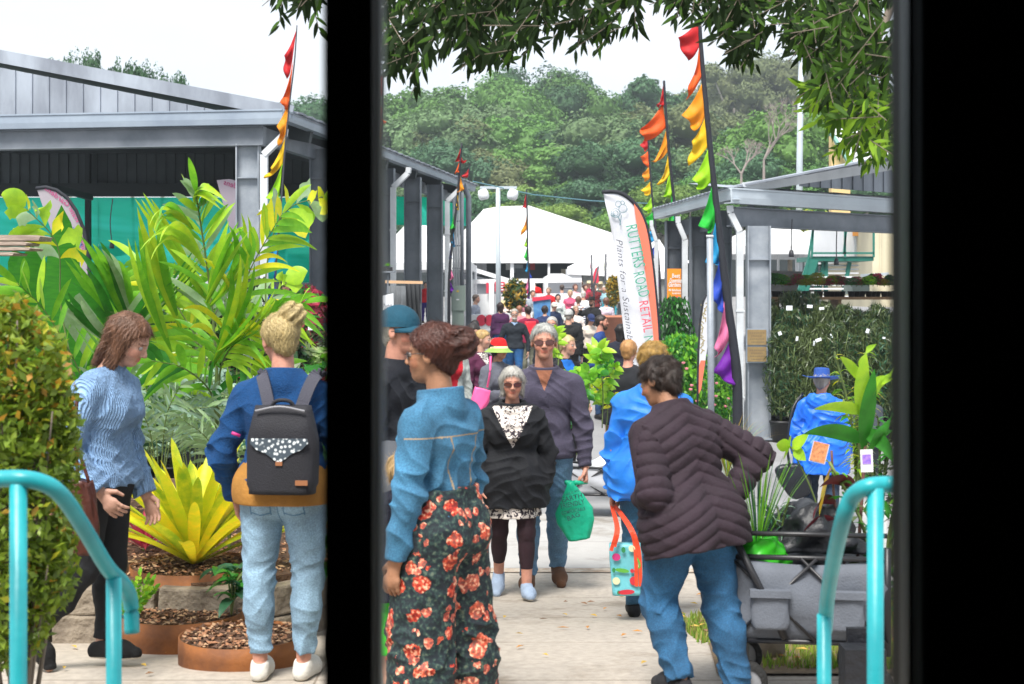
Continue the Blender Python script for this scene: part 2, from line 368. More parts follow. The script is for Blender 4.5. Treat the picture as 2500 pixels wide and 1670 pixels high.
# columns on the front and street side
g0 = gz(-4, 23)
c0 = (X(605, 23.3), 23.35)
column(ls, c0[0], c0[1], g0, z_e - FH - .3, .36, 0, galv)
for px, d in ((783, 26.4), (942, 30.6), (1008, 33.0), (1062, 35.2)):
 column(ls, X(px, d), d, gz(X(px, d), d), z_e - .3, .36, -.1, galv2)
for px, d in ((645, 23.2), (960, 30.4), (1092, 35.0)):
 downpipe(ls, X(px, d), d, gz(X(px, d), d), z_e - .42, (.34, -.05), .06)
# back wall of the shed: dark corrugated sheet above, green shade cloth below
dB = 38.0
xa, xb = X(-260, dB), X(905, dB)
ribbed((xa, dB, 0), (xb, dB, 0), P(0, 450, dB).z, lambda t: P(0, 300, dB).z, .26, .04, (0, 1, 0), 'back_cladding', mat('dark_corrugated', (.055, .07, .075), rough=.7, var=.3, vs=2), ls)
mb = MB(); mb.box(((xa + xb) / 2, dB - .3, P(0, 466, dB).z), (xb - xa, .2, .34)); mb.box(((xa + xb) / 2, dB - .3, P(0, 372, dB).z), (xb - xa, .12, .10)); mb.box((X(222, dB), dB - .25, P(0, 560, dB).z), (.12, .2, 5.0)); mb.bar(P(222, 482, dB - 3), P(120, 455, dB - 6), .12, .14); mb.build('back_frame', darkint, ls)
def shade_fn(t, vec, s, b):
 n = t.nodes.new('ShaderNodeTexNoise'); n.inputs['Scale'].default_value = .35; n.inputs['Detail'].default_value = 3; n.inputs['Distortion'].default_value = .6
 mp = t.nodes.new('ShaderNodeMapping'); mp.inputs['Scale'].default_value = (.4, 1, 2.2); t.links.new(vec, mp.inputs[0]); t.links.new(mp.outputs[0], n.inputs[0])
 r = t.nodes.new('ShaderNodeValToRGB'); e = r.color_ramp.elements; e[0].position = .5; e[0].color = (.0, .58, .42, 1); e[1].position = .62; e[1].color = (.10, .80, .74, 1)
 t.links.new(n.outputs[0], r.inputs[0]); return r.outputs[0]
shade = mat('green_shade_cloth', (.01, .36, .26), rough=.8, trans=.9, fn=shade_fn)
_t = shade.node_tree; _o = _t.nodes['Material Output']; _s = _o.inputs[0].links[0].from_socket; _m = _t.nodes.new('ShaderNodeMixShader'); _m.inputs[0].default_value = .38; _r = _t.nodes.new('ShaderNodeBsdfTransparent'); _r.inputs[0].default_value = (.35, .95, .85, 1)
_t.links.new(_s, _m.inputs[1]); _t.links.new(_r.outputs[0], _m.inputs[2]); _t.links.new(_m.outputs[0], _o.inputs[0])
def cloth_panel(name, p00, p10, zb, zt, m, parent, wob=.05, nx=40, nzz=8, **k):
 mb = MB(); a, b = Vector(p00), Vector(p10); n = (b - a).normalized(); n = Vector((-n.y, n.x, 0))
 for j in range(nzz + 1):
  for i in range(nx + 1):
   t = i / nx; q = a + (b - a) * t; z = zb + (zt - zb) * j / nzz; w_ = wob * math.sin(t * 23 + j * .7) * math.sin(j / nzz * 3.1)
   mb.v.append((q.x + n.x * w_, q.y + n.y * w_, z))
 mb.f = [(j * (nx + 1) + i, j * (nx + 1) + i + 1, (j + 1) * (nx + 1) + i + 1, (j + 1) * (nx + 1) + i) for j in range(nzz) for i in range(nx)]
 o = tag(link(name, mb.mesh(True), m, parent), **k); so = o.modifiers.new('s', 'SOLIDIFY'); so.thickness = .006; return o
cloth_panel('shade_cloth', (xa, dB, 0), (X(240, dB), dB, 0), P(0, 690, dB).z, P(0, 482, dB).z, shade, ls)
cloth_panel('shade_cloth', (X(240, dB), dB, 0), (xb, dB, 0), P(0, 690, dB).z, P(0, 482, dB).z, shade, ls)
cloth_panel('shade_cloth', (X(905, 39), 39, 0), (X(1148, 40), 40, 0), P(0, 548, 39).z, P(0, 478, 39).z, shade, ls)
# pale market tents whose roofs show behind / inside the shed
whitet = mat('white_tent_fabric', (.82, .83, .84), rough=.6, trans=.25, var=.04, vs=2)
def peak_tent(px0, px1, y_eave, y_top, d, dp, label, zg=None, wall=False):
 x0, x1 = X(px0, d), X(px1, d); ze = P(0, y_eave, d).z; zt = P(0, y_top, d + dp / 2).z; g = gz((x0 + x1) / 2, d) if zg is None else zg
 e = empty('marquee', ((x0 + x1) / 2, d + dp / 2, g), label=label, cat='tent'); c = Vector(((x0 + x1) / 2, d + dp / 2, zt)); mb = MB(); n = 6
 cs = [Vector((x0, d, ze)), Vector((x1, d, ze)), Vector((x1, d + dp, ze)), Vector((x0, d + dp, ze))]
 for k in range(4):
  a, b = cs[k], cs[(k + 1) % 4]; vs = []
  for i in range(n + 1):
   t = i / n; w_ = t ** .75 if False else 1 - (1 - t) ** 1.0; sag = -.10 * (zt - ze) * math.sin(math.pi * t)
   vs += [a.lerp(c, w_) + Vector((0, 0, sag)), b.lerp(c, w_) + Vector((0, 0, sag))]
  mb.add(vs, [(2 * i, 2 * i + 1, 2 * i + 3, 2 * i + 2) for i in range(n)])
  mb.add([a, b, b - Vector((0, 0, .25)), a - Vector((0, 0, .25))], [(3, 2, 1, 0)])
 o = mb.build('tent_roof', whitet, e); so = o.modifiers.new('s', 'SOLIDIFY'); so.thickness = .02
 for q in cs:
  m2 = MB(); m2.tube([(q.x, q.y, g), (q.x, q.y, ze)], .04, 8); m2.build('tent_leg', mat('tent_pole', (.7, .72, .74), rough=.4, metal=.3), e)
 return e
peak_tent(200, 620, 640, 578, 52, 8, 'white peaked tent seen through the green shade cloth at the far left')
peak_tent(880, 1150, 640, 500, 46, 6, 'steep white tent roof behind the far columns of the left shed')
peak_tent(700, 860, 600, 560, 46, 6, 'white tent roof seen between the shed column and the black post')
# ---- right shed
rs_ = empty('market_shed', (X(1850, 23), 23, -.5), label='pale grey steel shed on the right with a plaque on its corner column', cat='shed')
z_r = P(0, 459, 23).z; rF = Vector((X(1783, 23), 22.9, z_r)); rB = Vector((X(1597, 29.0), 29.0, z_r)); rsd = (rB - rF).normalized()
rR = Vector((X(2560, 29), 29.0, z_r)); frd = (rR - rF).normalized(); fin = Vector((-frd.y, frd.x, 0)); rin = Vector((rsd.y, -rsd.x, 0))
rin = rin if rin.x > 0 else -rin
gutter_mb(rF, rR, .25, inward=fin).build('front_gutter', pale := mat('pale_gutter', (.50, .56, .61), rough=.4, col2=(.42, .47, .52), vs=1.2, metal=.1), rs_)
gutter_mb(rB, rF, .19, inward=rin).build('side_gutter', pale, rs_)
mb = MB(); off = fin * .22 + Vector((0, 0, -.45))
for dz_, hh_, dd_ in ((0, .30, .05), (.15, .018, .2), (-.15, .018, .2)): mb.bar(rF + frd * .25 + off + Vector((0, 0, dz_)), rR + off + Vector((0, 0, dz_)), dd_, hh_)
mb.build('front_beam', galv2, rs_)
mb = MB(); mb.bar(rF + rin * .5 + rsd * .6 + Vector((0, 0, -.40)), rB + rin * .5 + Vector((0, 0, -.40)), .1, .3); mb.build('side_beam', galv2, rs_)
mb = MB(); q0 = rF + fin * .10 + frd * .05; q1 = P(2177, 396, 27.0); sl = (q1.z - z_r) / (q1.xy - q0.xy).length; q2 = q0 + frd * 9 + Vector((0, 0, sl * 9)); mb.bar(q0 + frd * .35 + Vector((0, 0, .02)), q2, .04, .17); mb.build('barge_capping', mat('pale_capping', (.66, .69, .72), rough=.5, col2=(.5, .53, .56), vs=1.5), rs_)
a_ = q0 + frd * 1.8; b_ = q0 + frd * 9
ribbed((a_.x, a_.y + .05, 0), (b_.x, b_.y + .05, 0), z_r + .12, lambda t: z_r + sl * (1.8 + 7.2 * t) - .10, .30, .03, (0, 1, 0), 'gable_wall', clad, rs_)
mb = MB(); vs = []
for i in range(25): q = rF + fin * .06 + frd * (i * .35); vs += [q + Vector((0, 0, .005 + .03 * (i % 2))), q + fin * .9 + Vector((0, 0, .12 + .03 * (i % 2)))]
mb.add(vs, [(2 * i, 2 * i + 2, 2 * i + 3, 2 * i + 1) for i in range(24)]); mb.build('verge_sheet', clad, rs_)
def rroof(p, o): q = p + rin * o; return Vector((q.x, q.y, z_r + .02 + .2 * o))
mb = MB(); vs = []
for i in range(41): q = rF + rsd * .3 + (rB - rF - rsd * .3) * i / 40; vs += [rroof(q, -.05) + Vector((0, 0, .02 * (i % 2))), rroof(q, 7) + Vector((0, 0, .02 * (i % 2)))]
mb.add(vs, [(2 * i, 2 * i + 1, 2 * i + 3, 2 * i + 2) for i in range(40)]); o = mb.build('roof', clad, rs_); so = o.modifiers.new('s', 'SOLIDIFY'); so.thickness = .03
gr = -.62
column(rs_, X(1851, 23.3), 23.3, gr, z_r - .60, .36, .0, galv)
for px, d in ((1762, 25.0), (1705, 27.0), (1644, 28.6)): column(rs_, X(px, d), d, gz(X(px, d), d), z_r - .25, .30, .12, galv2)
downpipe(rs_, X(1806, 23.1), 23.1, gr, z_r - .40, (-.16, 0), .055); downpipe(rs_, X(1672, 26), 26, gr, z_r - .42, (-.13, 0), .05); downpipe(rs_, X(1602, 28.8), 28.8, gr, z_r - .35, (-.10, 0), .04)
# plaques on the corner column
brz = mat('bronze_plaque', (.40, .28, .12), rough=.4, metal=.6, col2=(.3, .2, .1), vs=9); gtx = mat('plaque_lettering', (.16, .12, .07), rough=.5)
for (y0, y1, lns, lb) in ((805, 842, ['ERECTED BY THE', 'SHOW SOCIETY', 'COMMITTEE OF MANAGEMENT', 'PAVILION OPENED'], 'bronze plaque on the corner column, the upper of two'), (847, 883, ['THIS PAVILION WAS', 'RESTORED WITH THE HELP', 'OF THE MEMBERS', 'AND FRIENDS'], 'bronze plaque on the corner column, the lower of two')):
 d = 23.08; pe = empty('plaque', P(1848, (y0 + y1) / 2, d), label=lb, cat='plaque')
 plate([(1825, y0), (1871, y0), (1871, y1), (1825, y1)], d, .02, brz, pe, 'plate')
 plate([(1822, y0 - 3), (1874, y0 - 3), (1874, y1 + 3), (1822, y1 + 3)], d + .021, .01, zinc, pe, 'frame')
 m2 = MB()
 for k in range(4):     # engraved lines, far too small to read
  yy = y0 + 8 + k * 7.4; x = 1831 + (k % 2) * 3
  while x < 1864 - (k % 2) * 3:
   w_ = random.uniform(2, 5); m2.box(P(x + w_ / 2, yy, d - .002), (w_ / FPX * d, .002, 2.0 / FPX * d)); x += w_ + 1.6
 tag(m2.build('engraving', gtx, pe), kind='stuff')
# ================================================================ doorway the photo is taken from
blk = mat('black_frame', (.004, .005, .005), rough=.6, spec=.15); alu = mat('grey_aluminium', (.12, .14, .15), rough=.4, metal=.5)
df = empty('door_frame', (0, 1.3, 0), label='black door frame with a thick post and a dark right jamb', cat='door frame')
d = 1.3; mb = MB(); mb.box((X(859, d), d, 1.3), (122 / FPX * d, .05, 2.6)); mb.build('post', blk, df)
mb = MB(); mb.box((X(926, d) - .001, d + .03, 1.3), (10 / FPX * d, .03, 2.6)); mb.build('edge_strip', alu, df)
mb = MB(); d2 = 1.2; mb.box((X(2360, d2), d2, 1.3), (330 / FPX * d2, .06, 2.6)); mb.build('jamb', blk, df)
mb = MB(); mb.box((X(2213, d2), d2 - .036, 1.3), (9 / FPX * d2, .012, 2.6)); mb.box((X(2184, d2), d2 - .034, 1.3), (7 / FPX * d2, .01, 2.6)); mb.build('track', alu, df)
mb = MB(); mb.box((0, 1.3, 2.66), (3.2, .1, .12)); mb.build('header', blk, df)
rm = empty('unseen_entrance_room', (0, 0, 0), label='unseen dark room behind the doorway, added to shade the door frame', cat='building')  # unseen room around the camera, added to keep skylight off the jambs
for nm, c_, d_ in (('wall', (-2.4, -1, 1.35), (.15, 4.4, 2.7)), ('wall', (2.4, -1, 1.35), (.15, 4.4, 2.7)), ('wall', (0, -3.2, 1.35), (4.6, .15, 2.7)), ('ceiling', (0, -.98, 2.78), (4.9, 4.6, .12)), ('floor', (0, -.98, .03), (4.6, 4.3, .04))):
 mb = MB(); mb.box(c_, d_); mb.build(nm, mat('dark_room', (.03, .03, .03), rough=.9), rm)
dw = MB(); dw.box((X(2500, 1.2) + .62, 1.24, 1.35), (1.2, .12, 2.7)); tag(link('wall', dw.mesh(), blk), label='dark building wall beside the doorway at the right edge', cat='wall')
# teal handrails
teal = mat('teal_paint', (.02, .37, .41), rough=.38, col2=(.015, .29, .33), vs=8, bump=.12, bs=30)
def rail(label, path, posts, r=.0215):
 e = empty('handrail', (path[0].x, path[0].y, 0), label=label, cat='handrail')
 mb = MB(); mb.tube(spline(path, 7), r, 14); mb.build('top_rail', teal, e, True)
 for a in posts: mb = MB(); mb.tube([a, (a.x, a.y, 0)], r * .98, 14); mb.build('post', teal, e, True)
d = 3.5
rail('teal handrail with a hooked end at the lower left', [P(-160, 1168, d - .3), P(-40, 1170, d), P(60, 1169, d + .02), P(120, 1186, d + .05), P(160, 1222, d + .1), P(205, 1290, d + .2), P(262, 1385, d + .35), P(300, 1425, d + .45), P(318, 1465, d + .5), P(322, 1545, d + .5)], [P(45, 1180, d + .02), P(278, 1410, d + .38)])
d = 3.6
rail('teal handrail bending down beside the right jamb', [P(2330, 1178, d - .2), P(2190, 1182, d), P(2120, 1188, d), P(2080, 1215, d + .05), P(2058, 1270, d + .1), P(2035, 1370, d + .3), P(2020, 1460, d + .5), P(2014, 1540, d + .6)], [P(2137, 1190, d), P(2012, 1500, d + .55)])
# ================================================================ implicit surfaces
f32 = np.float32
def v3(a): return np.array(a, dtype=f32)
def rc(p, a, b, ra, rb, flat=None, q=1.0):
 a = v3(a); b = v3(b); pa = p - a; ba = b - a
 if flat is not None:
  fl = v3(flat); pa = pa + np.outer(pa @ fl, fl) * (q - 1); ba = ba + fl * (float(ba @ fl) * (q - 1))
 bb = float(ba @ ba) + 1e-9
 t = np.clip((pa @ ba) / bb, 0, 1)
 d = pa - t[:, None] * ba
 return np.sqrt((d * d).sum(1)) - (ra + (rb - ra) * t)
def ell(p, c, r, M=None):
 q = p - v3(c)
 if M is not None: q = q @ np.array(M, dtype=f32)      # columns of M = axes
 q = q / v3(r); k = np.sqrt((q * q).sum(1)) + 1e-6
 q2 = q / v3(r); k2 = np.sqrt((q2 * q2).sum(1)) + 1e-6
 return k * (k - 1) / k2
def smin(a, b, k):
 h = np.clip(0.5 + 0.5 * (b - a) / k, 0, 1); return b + (a - b) * h - k * h * (1 - h)
def smax(a, b, k): return -smin(-a, -b, k)
def folds(p, amp, f, s):
 x, y, z = p[:, 0], p[:, 1], p[:, 2]
 w1 = np.sin(f * .45 * x + s * 1.7 + 2 * np.sin(f * .2 * z + s)); w2 = np.sin(f * .5 * y + s * 2.3 + 1.6 * np.sin(f * .23 * z))
 a = np.sin(f * (z + .45 * x + .3 * y) + 2.1 * w1 + s); b = np.sin(f * .8 * (z - .6 * x + .4 * y) + 2.3 * w2 + 2 * s); c = np.sin(f * 1.9 * (z * .6 + .5 * x - .5 * y) + 1.5 * w1 * w2)
 a = 1 - 2 * np.abs(a) ** .7; b = 1 - 2 * np.abs(b) ** .7
 return -amp * (.55 * a * np.abs(w2) + .5 * b * np.abs(w1) + .25 * c)
def mesh_sdf(f, lo, hi, h):
 lo = np.array(lo, dtype=f32); n = (np.ceil((np.array(hi) - lo) / (4 * h)).astype(int) + 1)
 ci = np.stack(np.meshgrid(*[np.arange(k) for k in n], indexing='ij'), -1).reshape(-1, 3)
 cc = lo + (ci * 4 + 1.5).astype(f32) * h
 dc = f(cc.astype(f32))
 V = np.repeat(np.repeat(np.repeat(np.where(dc.reshape(n) < 0, -1, 1).astype(f32), 4, 0), 4, 1), 4, 2)
 act = ci[np.abs(dc) < 5.4 * h]
 if len(act) == 0: return None
 off = np.stack(np.meshgrid(*[np.arange(4)] * 3, indexing='ij'), -1).reshape(-1, 3)
 gi = (act[:, None] * 4 + off).reshape(-1, 3)
 val = np.empty(len(gi), f32)
 for i in range(0, len(gi), 400000):
  val[i:i + 400000] = f((lo + gi[i:i + 400000].astype(f32) * h).astype(f32))
 V[gi[:, 0], gi[:, 1], gi[:, 2]] = val
 V[0] = V[-1] = 1; V[:, 0] = V[:, -1] = 1; V[:, :, 0] = V[:, :, -1] = 1
 S = V < 0; D = [k - 1 for k in V.shape]
 cnt = np.zeros(D, np.int8)
 for a in (0, 1):
  for b in (0, 1):
   for c in (0, 1): cnt += S[a:a + D[0], b:b + D[1], c:c + D[2]]
 cells = np.argwhere((cnt > 0) & (cnt < 8))
 idx = np.full(D, -1, np.int32); idx[cells[:, 0], cells[:, 1], cells[:, 2]] = np.arange(len(cells))
 C = np.array([(a, b, c) for a in (0, 1) for b in (0, 1) for c in (0, 1)])
 vals = np.stack([V[cells[:, 0] + a, cells[:, 1] + b, cells[:, 2] + c] for a, b, c in C], 1)
 acc = np.zeros((len(cells), 3), f32); num = np.zeros(len(cells), f32)
 for i in range(8):
  for j in range(i + 1, 8):
   if np.abs(C[i] - C[j]).sum() != 1: continue
   va, vb = vals[:, i], vals[:, j]; m = (va < 0) != (vb < 0)
   t = np.where(m, va / np.where(m, va - vb, 1), 0)
   acc += np.where(m[:, None], C[i] + t[:, None] * (C[j] - C[i]), 0); num += m
 VV = lo + (cells + acc / num[:, None]) * h
 F = []
 for ax in range(3):
  o1, o2 = (ax + 1) % 3, (ax + 2) % 3
  sl0 = [slice(1, -1)] * 3; sl1 = [slice(1, -1)] * 3; sl0[ax] = slice(0, -1); sl1[ax] = slice(1, None)
  a = S[tuple(sl0)]; b = S[tuple(sl1)]
  e = np.argwhere(a != b)
  if len(e) == 0: continue
  sg = a[e[:, 0], e[:, 1], e[:, 2]]
  g = e.copy(); g[:, o1] += 1; g[:, o2] += 1
  q = []
  for du, dv in ((-1, -1), (0, -1), (0, 0), (-1, 0)):
   t = g.copy(); t[:, o1] += du; t[:, o2] += dv; q.append(idx[t[:, 0], t[:, 1], t[:, 2]])
  q = np.stack(q, 1); q = np.where(sg[:, None], q, q[:, ::-1]); F.append(q)
 F = np.concatenate(F); F = F[(F >= 0).all(1)]
 return VV, F
# ================================================================ people
def unit(v): v = np.array(v, float); return v / (np.linalg.norm(v) + 1e-9)
def rotm(ax, deg): return np.array(Matrix.Rotation(R(deg), 3, ax))
SKIN = {'fair': (.56, .31, .22), 'pink': (.56, .26, .18), 'tan': (.45, .22, .13), 'brown': (.36, .17, .09)}
HANG = (((.16, .02, -1), (.08, .18, -1)), ((.16, .0, -1), (.08, .15, -1)))
STAND = (((.03, .04, -1), (0, -.04, -1)), ((.03, .0, -1), (0, -.02, -1)))
WALK = (((.0, .36, -1), (0, .02, -1)), ((.0, -.16, -1), (0, -.55, -1)))
def cloth_mat(key):
 """key: 'colour|pattern' """
 if key in MATS: return MATS[key]
 c, pat = (key.split('|') + ['plain'])[:2]
 c = srgb(c); lm = sum(c) / 3; c = tuple(max(0, lm + 1.08 * (q - lm)) * (.5 if max(c) < .05 else 1) for q in c)
 def mixn(t, a, b, fac, blend='MIX'):
  mx = t.nodes.new('ShaderNodeMix'); mx.data_type = 'RGBA'; mx.blend_type = blend
  if isinstance(fac, (int, float)): mx.inputs[0].default_value = fac
  else: t.links.new(fac, mx.inputs[0])
  for k, s in ((6, a), (7, b)):
   if isinstance(s, tuple): mx.inputs[k].default_value = (*s, 1)
   else: t.links.new(s, mx.inputs[k])
  return mx.outputs[2]
 def ramp(t, fac, stops, const=False):
  r = t.nodes.new('ShaderNodeValToRGB'); e = r.color_ramp.elements
  if const: r.color_ramp.interpolation = 'CONSTANT'
  while len(e) < len(stops): e.new(.5)
  for i, (p, cc) in enumerate(stops): e[i].position = p; e[i].color = (*cc, 1)
  t.links.new(fac, r.inputs[0]); return r.outputs[0]
 fn = None; kw = dict(rough=.85, var=.25, vs=9, bump=.35, bs=60, sheen=.0)
 if pat == 'denim':
  kw.update(var=.45, vs=5, bump=.5, bs=260)
  def fn(t, vec, s, b):
   n = t.nodes.new('ShaderNodeTexNoise'); n.inputs['Scale'].default_value = 150; n.inputs['Detail'].default_value = 2; t.links.new(vec, n.inputs[0])
   return mixn(t, s, ramp(t, n.outputs[0], [(.35, (.55, .55, .6)), (.65, (1.2, 1.2, 1.2))]), .6, 'MULTIPLY')
 if pat == 'knit':
  kw.update(var=.12, bump=0)
  def fn(t, vec, s, b):
   w_ = t.nodes.new('ShaderNodeTexWave'); w_.inputs['Scale'].default_value = 34; w_.inputs['Distortion'].default_value = .6; w_.bands_direction = 'X'; t.links.new(vec, w_.inputs[0])
   bp = t.nodes.new('ShaderNodeBump'); bp.inputs['Strength'].default_value = .9; bp.inputs['Distance'].default_value = .012; t.links.new(w_.outputs[1], bp.inputs['Height'])
   n = t.nodes.new('ShaderNodeTexNoise'); n.inputs['Scale'].default_value = 120; t.links.new(vec, n.inputs[0])
   b2 = t.nodes.new('ShaderNodeBump'); b2.inputs['Strength'].default_value = .6; b2.inputs['Distance'].default_value = .006; t.links.new(n.outputs[0], b2.inputs['Height']); t.links.new(bp.outputs[0], b2.inputs['Normal'])
   t.links.new(b2.outputs[0], b.inputs['Normal'])
   return mixn(t, s, ramp(t, w_.outputs[1], [(0, (.72, .76, .82)), (.6, (1.1, 1.1, 1.1))]), .7, 'MULTIPLY')
 if pat == 'floral':
  kw.update(rough=.8, var=0, bump=.3)
  def fn(t, vec, s, b):
   def vor(sc_, rnd=.85):
    v = t.nodes.new('ShaderNodeTexVoronoi'); v.inputs['Scale'].default_value = sc_; v.inputs['Randomness'].default_value = rnd
    n = t.nodes.new('ShaderNodeTexNoise'); n.inputs['Scale'].default_value = 45; n.inputs['Detail'].default_value = 2; t.links.new(vec, n.inputs[0])
    va = t.nodes.new('ShaderNodeVectorMath'); va.operation = 'MULTIPLY_ADD'; va.inputs[1].default_value = (.03,) * 3; t.links.new(n.outputs['Color'], va.inputs[0]); t.links.new(vec, va.inputs[2]); t.links.new(va.outputs[0], v.inputs[0]); return v
   n0 = t.nodes.new('ShaderNodeTexNoise'); n0.inputs['Scale'].default_value = 60; t.links.new(vec, n0.inputs[0])
   base = ramp(t, n0.outputs[0], [(.45, (.006, .012, .018)), (.6, (.02, .05, .045)), (.7, (.10, .13, .09))])
   for sc_, r0, cs in ((9.5, .034, [(0, (.45, .03, .02)), (.4, (.62, .08, .03)), (.7, (.75, .24, .12)), (1, (.7, .35, .25))]), (15, .020, [(0, (.75, .22, .16)), (.6, (.7, .4, .3)), (1, (.4, .03, .02))])):
    v = vor(sc_);
    mk = t.nodes.new('ShaderNodeMath'); mk.operation = 'LESS_THAN'; mk.inputs[1].default_value = r0 * sc_ * 1.0; t.links.new(v.outputs['Distance'], mk.inputs[0])
    n = t.nodes.new('ShaderNodeTexNoise'); n.inputs['Scale'].default_value = 70; n.inputs['Detail'].default_value = 1; t.links.new(vec, n.inputs[0])
    pet = ramp(t, n.outputs[0], [(.36, (.10, .004, .004)), (.47, (.42, .02, .01)), (.55, (.60, .10, .04)), (.66, (.90, .55, .36))])
    sep = t.nodes.new('ShaderNodeSeparateColor'); t.links.new(v.outputs['Color'], sep.inputs[0])
    fl = mixn(t, ramp(t, sep.outputs[0], cs), pet, .78)
    base = mixn(t, base, fl, mk.outputs[0])
   return base
 if pat in ('print', 'stripe', 'check', 'spot'):
  kw.update(var=0)
  def fn(t, vec, s, b):
   dark = {'print': (.03, .02, .03), 'stripe': (.02, .03, .09), 'check': (.02, .02, .02), 'spot': (.05, .05, .09)}[pat]
   if pat == 'stripe':
    w_ = t.nodes.new('ShaderNodeTexWave'); w_.inputs['Scale'].default_value = 4.5; w_.bands_direction = 'Z'; t.links.new(vec, w_.inputs[0]); f = w_.outputs[1]
    return mixn(t, s, dark, ramp(t, f, [(.55, (0, 0, 0)), (.62, (1, 1, 1))]))
   n = t.nodes.new('ShaderNodeTexNoise'); n.inputs['Scale'].default_value = 26 if pat != 'check' else 14; n.inputs['Detail'].default_value = 3; n.inputs['Distortion'].default_value = 1.5; t.links.new(vec, n.inputs[0])
   return mixn(t, s, dark, ramp(t, n.outputs[0], [(.52, (0, 0, 0)), (.56, (1, 1, 1))]))
 if pat == 'shiny': kw.update(rough=.5, var=.2, bump=.25, bs=30)
 if pat == 'fleece': kw.update(rough=.95, var=.18, vs=60, bump=.6, bs=140)
 if pat == 'hair':
  kw.update(rough=.55, var=.55, vs=16, bump=.8, bs=60, stretch=(1.0, 1.0, .22), p0=.3, p1=.62)
 if pat == 'leather': kw.update(rough=.38, var=.3, vs=14, bump=.4, bs=50)
 if pat == 'straw': kw.update(rough=.8, var=.3, vs=80, bump=.5, bs=150)
 return mat(key, c, fn=fn, **kw)
def skin_mat(k):
 return mat('skin_' + k, SKIN[k], rough=.58, var=.2, vs=26, bump=.3, bs=140, attr=True)
def person(px, s, H=1.68, yaw=0, name='person', label='', group='people walking through the plant market', fem=True, skin='fair', bulk=1.0, belly=0,
           legs=STAND, arms=HANG, lean=0, side=0, twist=0, head=(0, 0, 0), grip=(0, 0), hair=None, top=None, bot=None, shoe='222222', hat=None, glasses=None,
           extra=None, dy=0, zoff=None, beard=None, stretch_neck=0, seedv=0):
 d = FPX / s; x0 = X(px, d); z0 = gz(x0, d) if zoff is None else zoff
 vox = min(.02, max(.0052, .95 / (s * .41))) * 0.95
 seed = (px * 7 + s) % 97 * .13
 fem_ = 1 if fem else 0
 root = empty(name, (x0, d, z0), R(yaw), label=label, cat='person', group=group)
 Rl = rotm('X', lean) @ rotm('Y', side)
 # ---- joints (x = person's left, -y = forward)
 fw = lambda sgn, v: np.array((sgn * v[0], -v[1], v[2]), float)
 pel = np.array((0, 0, .52 * H)); hips = {}; J = {}
 for i, sg in ((0, 1), (1, -1)):
  hp = pel + np.array((sg * (.052 + .004 * fem_) * H, 0, -.005 * H)); kn = hp + unit(fw(sg, legs[i][0])) * .245 * H; an = kn + unit(fw(sg, legs[i][1])) * .235 * H
  J[i] = [hp, kn, an]
 pitch = [legs[i][2] if len(legs[i]) > 2 else None for i in (0, 1)]
 low = []
 for i in (0, 1):
  pt = pitch[i]
  if pt is None: pt = 0;
  low.append(J[i][2][2] - .042 * H - max(0, math.sin(R(pt))) * .09 * H)
 dz = -min(low)
 pel[2] += dz
 for i in (0, 1):
  for q in J[i]: q[2] += dz
 up = Rl @ np.array((0, 0, 1.)); Rt = Rl @ rotm('Z', twist); lat = Rt @ np.array((1., 0, 0)); fwd = Rt @ np.array((0, -1., 0))
 waist = pel + up * .105 * H; chest = pel + up * .215 * H; sho = pel + up * .285 * H; nb = pel + up * .305 * H
 sw = (.100 if fem else .114) * H
 A = {}
 for i, sg in ((0, 1), (1, -1)):
  sh = sho + lat * sg * sw - up * .030 * H; u = Rt @ unit(fw(sg, arms[i][0])); el = sh + u * .172 * H; f_ = Rt @ unit(fw(sg, arms[i][1])); wr = el + f_ * .15 * H
  A[i] = [sh, el, wr, f_]
 Rh = Rl @ rotm('Z', head[1]) @ rotm('Y', head[2]) @ rotm('X', head[0]) if head[0] is not None else Rt
 hu = Rh @ np.array((0, 0, 1.)); hf = Rh @ np.array((0, -1., 0)); hh = .137 * H
 nk = nb + up * (.03 + stretch_neck) * H + fwd * .012 * H
 hc = nk + hu * .080 * H + hf * .012 * H
 b = bulk; bH = b * H
 def torso(p, g=0.0):
  dt = rc(p, pel - lat * .046 * H, pel + lat * .046 * H, (.066 + .006 * fem_) * bH + g, (.066 + .006 * fem_) * bH + g, fwd, 1.04)
  dt = smin(dt, rc(p, waist - lat * .034 * H, waist + lat * .034 * H, (.058 - .006 * fem_) * bH + g, (.058 - .006 * fem_) * bH + g, fwd, 1.1), .07)
  dt = smin(dt, rc(p, chest - lat * (.048 - .008 * fem_) * H, chest + lat * (.048 - .008 * fem_) * H, .063 * bH + g, .063 * bH + g, fwd, 1.15), .07)
  for sg in (1, -1): dt = smin(dt, rc(p, nb - up * .015 * H, sho + lat * sg * sw * .96 - up * .028 * H, .036 * H + g, .031 * H + g), .04)
  if belly: dt = smin(dt, ell(p, waist + fwd * .045 * H - up * .01 * H, ((.085 + g) * H,) * 3), .05)
  if fem and not (extra and extra.get('flatc')):
   for sg in (1, -1): dt = smin(dt, rc(p, chest + lat * sg * .038 * H + fwd * .042 * H + up * .005 * H, chest + lat * sg * .040 * H + fwd * .046 * H - up * .012 * H, .030 * bH + g, .033 * bH + g), .05)
  for sg in (1, -1): dt = smin(dt, rc(p, pel + lat * sg * .042 * H - fwd * .032 * H, pel + lat * sg * .042 * H - fwd * .036 * H - up * .02 * H, .044 * bH + g, .046 * bH + g), .03)
  return dt
 def arm(p, i, g=0.0, g2=None):
  g2 = g if g2 is None else g2; a = A[i]
  return smin(rc(p, a[0], a[1], .033 * H + g, .0275 * H + g), rc(p, a[1], a[2], .0275 * H + g, .0175 * H + g2), .02)
